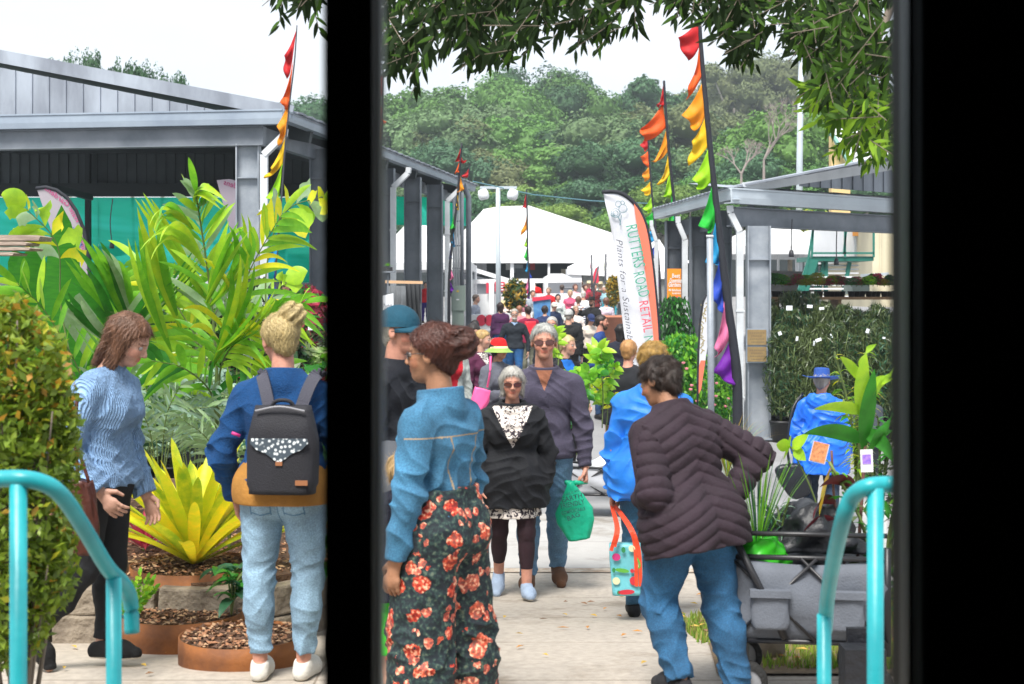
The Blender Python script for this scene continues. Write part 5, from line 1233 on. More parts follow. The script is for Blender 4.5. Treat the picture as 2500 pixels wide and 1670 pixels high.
F2 = [('red', (1620, 200), (1624, 255), (1608, 250), (1611, 250)), ('orange', (1618, 252), (1626, 312), (1577, 298), (1582, 338)), ('amber', (1628, 312), (1632, 368), (1606, 376), (1602, 388)), ('yellow', (1632, 372), (1638, 420), (1615, 430), (1610, 446)), ('lime', (1634, 412), (1642, 468), (1622, 462), (1632, 480)), ('green', (1640, 470), (1647, 540), (1630, 535), (1636, 560)), ('cyan', (1645, 528), (1654, 582), (1634, 570), (1636, 598)), ('blue', (1652, 580), (1660, 628), (1638, 628), (1658, 640)), ('pink', (1658, 636), (1664, 684), (1650, 682), (1652, 698))]
flagpole('rainbow flag second from the right shed corner', pl, 30.5, F2, 6, 10)
pl = [(1581, 327), (1586, 400), (1592, 480), (1600, 560), (1608, 640), (1612, 720)]
flagpole('smallest of the three rainbow flags beside the feather banner', pl, 44, seq(pl[:5] + [(1611, 700)], ORDER, .55, 3), 4, 7)
pl = [(725, 62), (719, 150), (706, 260), (696, 360), (688, 470), (678, 600), (672, 700)]
FA = [('red', (724, 72), (712, 160), (700, 120), (700, 186)), ('orange', (716, 150), (706, 250), (694, 215), (694, 262)), ('amber', (709, 235), (698, 325), (686, 290), (684, 350)), ('yellow', (698, 330), (690, 400), (672, 390), (654, 428)), ('lime', (690, 398), (682, 476), (662, 462), (672, 490)), ('green', (684, 475), (679, 548), (652, 545), (668, 560)), ('cyan', (680, 545), (676, 635), (658, 630), (668, 655)), ('blue', (676, 640), (673, 722), (658, 715), (666, 735))]
flagpole('rainbow flag on a thin whippy pole in front of the left shed corner', pl, 21.5, FA, 3, 6, False)
pl = [(935, 172), (934, 230), (932, 330), (928, 420)]
flagpole('rainbow flag partly hidden just right of the black post', pl, 26, [('red', (935, 178), (934, 235), (922, 190), (924, 232)), ('orange', (934, 248), (932, 300), (924, 275), (940, 298)), ('amber', (932, 300), (930, 350), (923, 300), (922, 348))], 4, 5)
pl = [(1127, 350), (1122, 420), (1115, 500), (1105, 580), (1098, 660), (1096, 740)]
flagpole('rainbow flag at the far end of the left shed', pl, 33, [('red', (1127, 352), (1126, 398), (1114, 385), (1138, 392)), ('orange', (1124, 385), (1119, 412), (1112, 415), (1120, 418)), ('amber', (1121, 415), (1116, 458), (1132, 450), (1116, 468)), ('yellow', (1117, 458), (1113, 500), (1120, 500), (1111, 506)), ('green', (1112, 508), (1107, 550), (1102, 548), (1112, 552)), ('cyan', (1106, 550), (1101, 590), (1110, 590), (1100, 600)), ('blue', (1101, 590), (1098, 625), (1096, 622), (1104, 630)), ('pink', (1099, 640), (1097, 675), (1106, 668), (1098, 684)), ('purple', (1097, 680), (1096, 710), (1106, 700), (1098, 716))], 5, 8)
pl = [(1285, 462), (1287, 520), (1288, 600), (1291, 680), (1292, 740)]
flagpole('small rainbow flag on a straight pole before the large tent', pl, 48, [('red', (1285, 465), (1285, 505), (1276, 498), (1280, 505)), ('amber', (1286, 520), (1286, 560), (1281, 545), (1271, 572)), ('lime', (1287, 572), (1287, 600), (1281, 592), (1283, 602)), ('green', (1287, 600), (1288, 635), (1281, 622), (1284, 634)), ('cyan', (1288, 634), (1289, 660), (1284, 655), (1287, 664)), ('blue', (1290, 655), (1291, 678), (1298, 672), (1292, 680)), ('pink', (1290, 675), (1290, 705), (1283, 700), (1288, 708)), ('purple', (1291, 700), (1291, 722), (1286, 720), (1297, 732))], 4, 5)
pl = [(1146, 408), (1144, 440), (1142, 560)]
flagpole('red tipped flag peeking over the end of the left shed roof', pl, 48, [('red', (1146, 410), (1145, 430), (1132, 425), (1134, 432)), ('amber', (1149, 480), (1148, 498), (1143, 486), (1146, 500)), ('cyan', (1144, 600), (1144, 620), (1140, 614), (1142, 622))], 3, 4)
# far small feather flags
def feather(label, pts, d, mats_, polepts, name='feather_flag', cat='flag', **k):
 e = empty(name, P(*pts[-1], d), label=label, cat=cat)
 plate(pts, d, .012, mats_, e, 'flag_cloth'); mb = MB(); mb.tube([P(a, b, d + .006) for a, b in polepts] + [Vector((X(polepts[-1][0], d), d, gz(X(polepts[-1][0], d), d)))], .012 * d / 17, 6); mb.build('pole', polem, e, True); return e
feather('red feather flag with a white mark in the crowd', [(1461, 650), (1462, 690), (1450, 692), (1448, 672), (1454, 655)], 52, redp, [(1461, 650), (1450, 700)])
feather('small dark patterned flag left of the red feather flag', [(1444, 626), (1447, 650), (1444, 662), (1440, 652)], 54, mat('patterned_flag', (.15, .12, .3), col2=(.5, .15, .05), vs=9), [(1444, 622), (1445, 700)])
feather('small pale patterned flag right of the red feather flag', [(1478, 624), (1483, 645), (1478, 668), (1473, 655)], 54, mat('patterned_flag2', (.5, .55, .3), col2=(.3, .3, .45), vs=9), [(1479, 620), (1478, 700)])
# ================================================================ the big white feather banner
d = 16.6; white = mat('banner_white', (.74, .75, .80), rough=.7, trans=.2, var=.10, vs=2.5, bump=.4, bs=5, bd=.03); org = mat('banner_orange', (.85, .20, .12), rough=.7, trans=.2)
e = empty('feather_banner', P(1600, 1000, d), label='tall white feather banner with green and red nursery lettering and an orange edge', cat='banner')
outer = [(1473, 468), (1500, 468), (1524, 476), (1545, 492), (1562, 515), (1575, 545), (1585, 590), (1593, 650), (1600, 720), (1606, 790), (1609, 860), (1610, 960)]
inner = [(1473, 474), (1480, 505), (1492, 560), (1503, 640), (1512, 720), (1522, 800), (1532, 870), (1540, 960)]
mb = MB(); a_ = spline([(*p, 0) for p in outer], 3); b_ = spline([(*p, 0) for p in inner], 5); N_ = 34
def along(pl_, t):
 f = t * (len(pl_) - 1); i = min(int(f), len(pl_) - 2); return pl_[i].lerp(pl_[i + 1], f - i)
for j in range(N_ + 1):
 p, q = along(a_, j / N_), along(b_, j / N_)
 for i in range(9):
  m_ = p.lerp(q, i / 8); mb.v.append(tuple(P(m_.x, m_.y, d + .02 * math.sin(i * .9 + j * .6) * (i / 8))))
mb.f = [(j * 9 + i, j * 9 + i + 1, (j + 1) * 9 + i + 1, (j + 1) * 9 + i) for j in range(N_) for i in range(8)]
o = link('banner_cloth', mb.mesh(True), white, e); so = o.modifiers.new('s', 'SOLIDIFY'); so.thickness = .004
oi = [(1548, 503), (1553, 540), (1563, 590), (1573, 650), (1583, 720), (1592, 790), (1598, 860), (1602, 960)]
oo = [(1548, 497), (1562, 517), (1575, 547), (1585, 592), (1593, 652), (1600, 722), (1606, 792), (1609, 862), (1610, 960)]
mb = MB(); vs = []; n_ = 24; A1 = spline([(*p, 0) for p in oo], 4); B1 = spline([(*p, 0) for p in oi], 4)
for j in range(n_ + 1): p, q = along(A1, j / n_), along(B1, j / n_); vs += [P(p.x, p.y, d - .024), P(q.x, q.y, d - .024)]
mb.add(vs, [(2 * j, 2 * j + 1, 2 * j + 3, 2 * j + 2) for j in range(n_)]); o = mb.build('orange_edge', org, e); so = o.modifiers.new('s', 'SOLIDIFY'); so.thickness = .003
mb = MB(); mb.tube([P(p.x, p.y, d) for p in spline([(1470, 469, 0)] + [(*p, 0) for p in outer[1:]], 3)] + [Vector((X(1610, d), d, gz(1.6, d)))], .024, 8); mb.build('pole', blackcloth, e, True)
tg = mat('letter_green', (.05, .30, .20), rough=.7); trd = mat('letter_red', (.62, .06, .10), rough=.7); tbk = mat('letter_black', (.02, .02, .04), rough=.7)
text_px('RUTTERS', (1527, 553), (1548, 655), 28, d, tg, e, back=.05, bold=0); text_px('ROAD', (1545, 668), (1560, 727), 27, d, tg, e, back=.05, bold=0)
text_px('RETAIL', (1559, 737), (1571, 812), 22, d, trd, e, back=.05, bold=0); text_px('NURSERY', (1571, 822), (1586, 925), 23, d, tg, e, back=.05, bold=0)
text_px('Plants for a Sustainable Future', (1503, 585), (1543, 935), 15, d, tbk, e, back=.05, shear=.35, bold=-.012)
mb = MB()
for (cx, cy, r_, t0, t1) in ((1503, 520, 12, 0, 9), (1503, 521, 7, 2, 9), (1521, 509, 11, 0, 8), (1510, 498, 8, 1, 8), (1520, 495, 5, 0, 7), (1496, 524, 5, 0, 6)):
 pts = [P(cx + (r_ - i * .12 * r_ / 12) * math.cos(t0 + (t1 - t0) * i / 22), cy + r_ * (1 - i * .01) * math.sin(t0 + (t1 - t0) * i / 22), d - .045) for i in range(23)]; mb.tube(pts, .003, 5, cap=False)
mb.tube([P(1514, 550, d - .045), P(1515, 540, d - .045), P(1508, 528, d - .045)], .006, 5); mb.tube([P(1515, 540, d - .045), P(1518, 525, d - .045)], .004, 5); o = mb.build('emblem', mat('emblem_teal', (.10, .20, .24)), e); o['kind'] = 'stuff'
# small white surfboard-like banner and its grey post
d = 20; e = empty('feather_banner', P(1700, 1000, d), label='small white feather banner with orange foot leaning beside the grey post', cat='banner')
pts = [(1727, 722), (1733, 730), (1735, 770), (1728, 840), (1712, 950), (1706, 962), (1705, 900), (1708, 820), (1714, 750), (1720, 728)]
plate(pts, d, .012, white, e, 'banner_cloth'); plate([(1711, 880), (1722, 880), (1712, 950), (1706, 962), (1704.8, 900)], d - .006, .005, org, e, 'orange_foot')
mb = MB(); mb.tube([P(x, y, d) for x, y in ((1731, 722), (1724, 720), (1716, 738), (1709, 790), (1705, 860), (1703, 965))] + [Vector((X(1703, d), d, gz(2.6, d)))], .015, 8); mb.build('pole', blackcloth, e, True)
r_ = random.Random(2); mb = MB()
for k in range(24): x, y = r_.uniform(1714, 1727), 740 + k * 5.2; mb.box(P(x - (y - 740) * .09, y, d - .004), (.05, .002, .012), rot=Matrix.Rotation(r_.uniform(0, 3), 3, 'Y'))
o = mb.build('leaf_print', mat('print_ochre', (.35, .28, .12)), e); o['kind'] = 'stuff'
e = empty('grey_post', (X(1737, 19.6), 19.6, -.6), label='round galvanised post left of the tallest rainbow flag', cat='post'); mb = MB(); mb.tube([(X(1737, 19.6), 19.6, gz(2.8, 19.6)), P(1733, 580, 19.6)], .045, 12); mb.build('post', galv, e, True)
mb = MB(); mb.tube([P(1733, 580, 19.6), P(1733, 574, 19.6)], .052, 12); mb.build('cap', pvc, e, True)
# orange garden sign
d = 27; e = empty('sign', P(1655, 750, d), label='orange garden trail sign with white lettering and painted leaves between shed posts', cat='sign')
plate([(1629, 656), (1663, 656), (1663, 769), (1629, 769)], d, .03, mat('sign_orange', (.85, .28, .02), rough=.5), e, 'board')
for tx, x0, x1, y, h in (('Best', 1641, 1660, 678, 10), ('Queensland', 1635, 1668, 690, 11), ('Gardens', 1632, 1662, 700, 11), ('40 fabulous', 1632, 1662, 711, 6), ('locations', 1641, 1662, 718, 5)): text_px(tx, (x0, y), (x1, y), h, d, wh, e, back=.01, bold=.02)
r_ = random.Random(5); mts = [mat('leaf_print_a', (.02, .35, .25)), mat('leaf_print_b', (.05, .15, .4)), mat('leaf_print_c', (.7, .08, .1))]
mb = MB()
for k in range(34):
 mb.mi = k % 3; x, y = 1650 + r_.uniform(-12, 11), r_.uniform(726, 764); a = r_.uniform(0, 3.1); q = P(x, y, d - .012); L = .05; c, s_ = math.cos(a) * L, math.sin(a) * L
 mb.add([q + Vector((-c, 0, -s_)), q + Vector((s_ * .5, -.004, -c * .5)), q + Vector((c, 0, s_)), q + Vector((-s_ * .5, -.004, c * .5))], [(0, 1, 2, 3)])
o = mb.build('leaf_picture', mts, e); o['kind'] = 'stuff'
# reversed banners inside the left shed
pk = mat('banner_grey_pink', (.46, .42, .46), rough=.7, trans=.3, var=.1, vs=2, bump=.4, bs=4, bd=.02); mg = mat('letter_magenta', (.45, .06, .20), rough=.7)
d = 18.5; e = empty('feather_banner', P(190, 800, d), label='grey pink feather banner seen from behind, at the left inside the shed', cat='banner')
pts = [(90, 462), (112, 460), (135, 468), (160, 487), (182, 518), (198, 556), (208, 600), (214, 660), (216, 760), (180, 760), (160, 680), (135, 590), (110, 520)]
plate(pts, d, .01, pk, e, 'banner_cloth'); mb = MB(); mb.tube([P(x, y, d) for x, y in ((88, 460), (112, 457), (138, 464), (164, 483), (186, 514), (202, 554), (212, 600), (218, 660), (220, 760))] + [Vector((X(220, d), d, gz(-5, d)))], .024, 8); mb.build('pole', blackcloth, e, True)
text_px('Gardens', (108, 462), (165, 505), 12, d, mg, e, back=.01, flip=True, shear=.2); text_px('Water', (166, 505), (187, 545), 11, d, mg, e, back=.01, flip=True, shear=.2); text_px('Suncoast', (190, 548), (203, 625), 11, d, mg, e, back=.01, flip=True, shear=.2)
mb = MB();
for a in range(7): c, s_ = math.cos(a * .45 - .2), math.sin(a * .45 - .2); q = P(165, 590, d - .01); L = .16; mb.add([q, q + Vector((c * L - s_ * .04, 0, s_ * L + c * .04)), q + Vector((c * L * 1.3, 0, s_ * L * 1.3)), q + Vector((c * L + s_ * .04, 0, s_ * L - c * .04))], [(0, 1, 2, 3)])
mb.bar(P(165, 590, d - .01), P(172, 640, d - .01), .02, .004); o = mb.build('lotus_print', mat('lotus_blue', (.12, .14, .32)), e); o['kind'] = 'stuff'
e = empty('feather_banner', P(560, 700, 21), label='pale pink feather banner half hidden behind the near shed column', cat='banner'); d = 24.5
plate([(529, 440), (560, 437), (600, 447), (630, 480), (640, 700), (590, 700), (570, 600), (548, 510)], d, .01, mat('banner_pale_pink', (.60, .52, .60), rough=.7, trans=.3), e, 'banner_cloth'); text_px('Gardens', (545, 450), (605, 470), 13, d, mg, e, back=.01, flip=True, shear=.2)
mb = MB(); mb.tube([P(x, y, d) for x, y in ((600, 447), (632, 480), (642, 560), (642, 700))] + [Vector((X(642, d), d, gz(-4, d)))], .02, 8); mb.build('pole', blackcloth, e, True)
# ================================================================ the people
def top_y(y, s, H): return CZ - (y - HZ) / s - H
LOOSE = dict(g=.022, hl=.015, fold=.009)
PP = {}
PP['sweater'] = person(246, 515, 1.66, 78, label='woman in a pale blue knitted sweater walking past the planters with her head down', hair=dict(col='6b4a36', style='bob', len=.62, t=.05, fr=.2), head=(26, 6, 0), lean=4, bulk=1.08,
 legs=(((.0, .03, -1), (0, -.14, -1)), ((0, -.08, -1), (0, -.80, -1), 48)), arms=(((.1, .1, -1), (0, .5, -1)), ((.22, -.28, -1), (-.05, .80, -.75))),
 top=dict(n='sweater', col='93b4da|knit', g=.030, hem=-.005, hl=.012, fold=.008, cuff=1.0), bot=dict(col='1b1f27|denim', g=.004, g2=.006, z1=.06, fold=.004), shoe='0b0b0e,cfc8bc')
PP['pack'] = person(692, 530, 1.66, 176, label='woman in a navy jacket and pale jeans seen from behind wearing a black backpack', hair=dict(col='bca878', style='bun', bun=(-.20, -.30, .46), br=.27, t=.035), head=(6, 34, 4), bulk=1.1, skin='pink',
 legs=(((.05, .0, -1), (-.02, -.03, -1)), ((.05, .03, -1), (-.06, .0, -1))), arms=(((.48, -.05, -1), (-.15, .55, -1)), ((.42, .0, -1), (-.1, .6, -1))),
 top=dict(n='jacket', col='123f6e|fleece', g=.024, hem=.03, hl=.008, fold=.010, collar=.03, under=dict(n='ruffled_shirt', col='a8783c', hem=-.035)), bot=dict(col='9dbcd2|denim', marks='5f87a8', g=.010, g2=.014, z1=.075, fold=.008), shoe='d8d4cc,c8c2b4')
PP['capman'] = person(964, 430, 1.82, 62, fem=False, skin='pink', label='man in a teal cap and dark navy jacket beside the black post', hair=dict(col='b8b2a8', t=.0), hat=dict(k='cap', col='14485c', z=.20), glasses='clear',
 top=dict(n='jacket', col='151b2a', g=.026, hem=-.07, fold=.010, collar=.03), bot=dict(col='20242c'))
PP['denim'] = person(1078, 620, 1.63, -122, skin='brown', label='woman with a dark hair bun in a denim jacket and flowing floral trousers', hair=dict(col='4a2418', style='bun', bun=(-.02, -.54, .20), br=.29, t=.07), head=(2, 18, 0), bulk=1.04,
 legs=(((.06, .05, -1), (.02, 0, -1)), ((.06, -.05, -1), (.02, -.06, -1))), arms=(((.24, -.02, -1), (.06, .20, -1)), ((.3, .1, -1), (-.2, .7, -.7))), glasses='clear',
 top=dict(n='denim_jacket', col='4c82a4|denim', g=.022, hem=.035, hl=.006, fold=.010, collar=.03, cw=.012, tilt=.10, marks=1), bot=dict(n='floral_trousers', col='101820|floral', g=.040, g2=.10, z1=.03, fold=.012, up=.10), shoe='3a2a20')
PP['grey'] = person(1250, 345, 1.59, 2, skin='pink', label='grey haired woman in a black anorak and plum leggings walking towards the camera', hair=dict(col='b9b6b0', style='bob', len=.34, t=.04, fr=.9, brow='a09890'), glasses='dark', bulk=1.2, lean=3,
 legs=(((.03, .14, -1), (0, .06, -1)), ((0, -.05, -1), (0, -.5, -1), 30)), arms=(((.38, -.08, -1), (-.12, .22, -1)), ((.36, .05, -1), (-.1, .4, -1))),
 top=dict(n='anorak', col='12151f', g=.034, hem=-.13, hl=.018, fold=.013, collar=.03, cw=.02, **{'in': 'd8cfc8|print', 'iw': .085, 'vb': .17}, under=dict(n='print_shirt', col='d8cfc8|print', hem=-.175)),
 bot=dict(n='leggings', col='3c1c28', g=.002, g2=.002, z1=.12, fold=.002), shoe='9aaac0,d8d4c8')
PP['tall'] = person(1328, 333, 1.87, 0, fem=False, skin='pink', label='tall grey haired man in a purple grey fleece and dark glasses carrying a green bag', hair=dict(col='b4b4b0', t=.03, line=.36), glasses='dark', stretch_neck=.008,
 legs=(((.02, -.10, -1), (0, -.35, -1), 20), ((.04, .20, -1), (0, .0, -1))), arms=(((.24, .0, -1), (.04, .12, -1)), ((.25, -.05, -1), (.0, .2, -1))), grip=(1, 0),
 top=dict(n='fleece', col='464253|fleece', g=.024, hem=-.03, hl=.004, fold=.008, collar=.026, cw=.014, **{'in': 'a06a52', 'iw': .028, 'vb': .07}), bot=dict(col='6f93b2|denim', g=.016, g2=.024, fold=.009), shoe='5a3c28,2a221c')
PP['ginger'] = person(1592, 388, 1.70, 168, label='woman with short ginger hair in a bright blue rain jacket holding a patterned shopping bag', hair=dict(col='c09a58', style='curly', t=.07, line=.1), bulk=1.22, skin='pink', head=(4, -8, 0),
 legs=(((.04, .06, -1), (0, -.1, -1)), ((.04, -.06, -1), (0, -.2, -1))), arms=(((.26, .02, -1), (.04, .10, -1)), ((.3, .1, -1), (0, .4, -1))), grip=(1, 0),
 top=dict(n='rain_jacket', col='3c88ea|shiny', g=.030, hem=-.085, hl=.014, fold=.015, collar=.03), bot=dict(col='44708f|denim', g=.014, g2=.016, fold=.008), shoe='1c1c20')
PP['puffer'] = person(1692, 565, 1.50, -152, label='person in a dark purple quilted jacket leaning forward and pulling a wagon', fem=True, skin='brown', hair=dict(col='3e2c22', style='curly', t=.05, line=.25), bulk=1.14, lean=13, side=4, head=(8, 24, -6), extra=dict(flatc=1),
 legs=(((.05, .34, -1), (0, -.55, -1)), ((.10, -.10, -1), (0.05, -.30, -1), 10)), arms=(((.25, -.25, -1), (-.35, .9, -.05)), ((1.0, -.45, -.80), (-.95, .25, -1))), grip=(0, 1),
 top=dict(n='quilted_jacket', col='3b2836', g=.032, hem=-.085, hl=.014, fold=.004, puff=1, collar=.04, cw=.008), bot=dict(col='34658c|denim', g=.022, g2=.030, fold=.009), shoe='2a2a30')
# -------- second row
PP['redhat'] = person(1214, 218, 1.63, 42, label='woman in a red and green bucket hat and grey sweatshirt holding a pink bottle', skin='tan', hair=dict(col='1c1412', style='bob', len=.25, t=.02), hat=dict(k='bucket', col='c81414', band='f0e0b0', bcol='8aa858', z=.16), glasses='clear', bulk=1.1,
 arms=(((.3, .05, -1), (-.2, .3, -1)), ((.25, .15, -1), (-.75, .8, .25))), grip=(0, 1), top=dict(n='sweatshirt', col='5c5e68|fleece', g=.028, hem=-.03, fold=.010), bot=dict(col='15161c'))
PP['plum'] = person(1172, 195, 1.68, 48, label='blonde woman in a plum zip jacket behind the woman in the red hat', hair=dict(col='b89a68', style='bun', bun=(0, -.45, .1), br=.14, t=.03), head=(4, 25, 0), top=dict(n='jacket', col='4e1838', g=.016, hem=-.03, fold=.008, **{'in': 'cfc8c0|print', 'iw': .05, 'vb': .1}), bot=dict(col='2a1830', g=.004, g2=.004), arms=(((.25, 0, -1), (.05, .2, -1)), HANG[1]))
person(1153, 185, 1.76, 12, fem=False, label='bearded man with slicked dark hair looking down', hair=dict(col='2c2220', t=.03, line=.38), beard='2a1c16', head=(22, 0, 0), top=dict(n='shirt', col='8a8c90', g=.016), bot=dict(col='23252c'))
person(1120, 178, 1.66, 185, label='dark long haired woman seen from behind near the flower stand', hair=dict(col='2c1a18', style='long', len=.8, t=.04), top=dict(n='top', col='4a5a50', g=.014), bot=dict(col='1e2026'))
person(1032, 200, 1.62, 190, label='woman with tousled brown hair behind the capped man', hair=dict(col='4a3a30', style='curly', t=.07), top=dict(n='top', col='c8c6c0', g=.014), bot=dict(col='1e2026'))
person(1100, 205, 1.70, 30, label='woman with a union flag shirt half hidden behind the denim jacket', hair=dict(col='8a7a70', style='bob', len=.3), top=dict(n='top', col='b0b4b0', g=.016, **{'in': 'b01c2a', 'iw': .08, 'vb': .3}), bot=dict(col='203040'))
PP['pony'] = person(1378, 212, 1.66, 40, label='blonde ponytailed woman in a black cardigan and blue shirt', hair=dict(col='cdb48a', style='pony', t=.02, brow='907850'), head=(3, 22, 0), top=dict(n='cardigan', col='101218', g=.016, hem=-.09, **{'in': '1f66b8', 'iw': .05, 'openall': 1, 'vb': .5}), bot=dict(col='181a20', g=.006, g2=.006), arms=(((.2, .05, -1), (-.2, .7, -.5)), HANG[1]))
person(1348, 152, 1.76, -8, fem=False, label='older man with grey hair and glasses behind the tall man', skin='pink', hair=dict(col='b0aca6', t=.03), glasses='clear', top=dict(n='jacket', col='1a2330', g=.02), bot=dict(col='303644'))
person(1533, 228, 1.66, 155, label='short haired woman in a charcoal jacket walking away beside the blue jacket', skin='pink', hair=dict(col='b88a5a', style='curly', t=.045, line=.25, amp=.5), top=dict(n='jacket', col='2b2d34|fleece', g=.026, hem=-.06, hl=.02, fold=.009), bot=dict(col='2a3646'), arms=(((.3, -.05, -1), (.05, .25, -1)), HANG[1]), legs=WALK, bulk=1.1)
PP['navy'] = person(1256, 108, 1.80, 2, fem=False, label='bearded grey haired man in a navy sweater and blue jeans walking forward', hair=dict(col='a8a49c', t=.03), beard='c0bcb4', glasses='clear', legs=WALK, top=dict(n='sweater', col='1c2836', g=.020, hem=-.02, fold=.009, **{'in': '9fb8d8', 'iw': .03, 'vb': .03}), bot=dict(col='1f5488|denim', g=.016, g2=.018), shoe='2a2420', arms=(((.4, 0, -1), (-.05, .2, -1)), ((.4, 0, -1), (-.05, .2, -1))), bulk=1.08)
person(1222, 92, 1.68, 200, label='woman with long dark hair in a purple padded jacket seen from behind', hair=dict(col='3a1c1c', style='long', len=.55), top=dict(n='jacket', col='471c48', g=.022, puff=2, hem=-.02), bot=dict(col='3a6aa0|denim'), bulk=1.1)
PP['redpack'] = person(1290, 100, 1.72, 195, label='person in a magenta top with a red backpack behind the man in the navy sweater', fem=False, hair=dict(col='3a2820', t=.03), top=dict(n='top', col='7c1038', g=.02, hem=-.04), bot=dict(col='6a6a5c'))
person(1388, 116, 1.78, 176, fem=False, label='man in a pale cap and black long sleeved top seen from behind', hair=dict(col='9a948c', t=.02), hat=dict(k='cap', col='b8bab8', z=.2), top=dict(n='top', col='17191e', g=.024, hem=-.05, fold=.009), bot=dict(col='2a2c30'), bulk=1.12)
person(1464, 140, 1.78, 78, fem=False, skin='pink', label='man in a blue work shirt holding something out to his right', hair=dict(col='3c2e26', t=.02), beard='4a3626', top=dict(n='shirt', col='1d3c78', g=.022, sl=.5, hem=-.02, fold=.009), bot=dict(col='2a4a70|denim'), arms=(((.2, .3, -1), (0, 1, .0)), ((.2, .25, -1), (0, 1, .05))), bulk=1.15)
person(1497, 128, 1.60, 60, label='woman in a straw hat and pale pink top bending among the crowd', hair=dict(col='4a342a', style='bob', len=.2), hat=dict(k='brim', col='c8a468|straw', bw=.8, z=.2), lean=16, top=dict(n='top', col='d8a8b0', g=.016), bot=dict(col='b8b0a0'))
person(1515, 146, 1.70, 160, label='woman with long dark hair in a navy dress seen from behind beside the banner', hair=dict(col='1c1214', style='long', len=.7), bulk=1.2, top=dict(n='dress_top', col='141c36', g=.02, hem=-.1), bot=dict(n='skirt', kind='skirt', col='141c36', z1=.22, flare=.07), shoe='222222')
person(1440, 102, 1.62, 20, label='woman in a navy cap and cream shirt with a shoulder bag', hair=dict(col='5a4638', style='bob', len=.2), hat=dict(k='cap', col='1c2c58', z=.2), top=dict(n='shirt', col='cfc4b8', g=.016), bot=dict(col='1c1c22'), head=(20, 0, 0))
PP['drink'] = person(1446, 86, 1.74, -30, fem=False, label='man in a black cowboy hat and black shirt raising a drink', beard='2a1c14', hair=dict(col='2a1c14', t=.02), hat=dict(k='brim', col='121214', bw=.75, z=.2), top=dict(n='shirt', col='111216', g=.022, sl=.5), bot=dict(col='22262c'), arms=(((.3, .2, -1), (-.2, .7, -.6)), ((.5, .5, -.5), (-.55, .35, .8))), bulk=1.15)
person(1424, 78, 1.76, 172, fem=False, skin='pink', label='bald man in a white shirt and blue jeans seen from behind', hair=dict(col='cfc8c0', t=.005, line=.1), top=dict(n='shirt', col='d8dade', g=.02), bot=dict(col='3a6ea6|denim'))
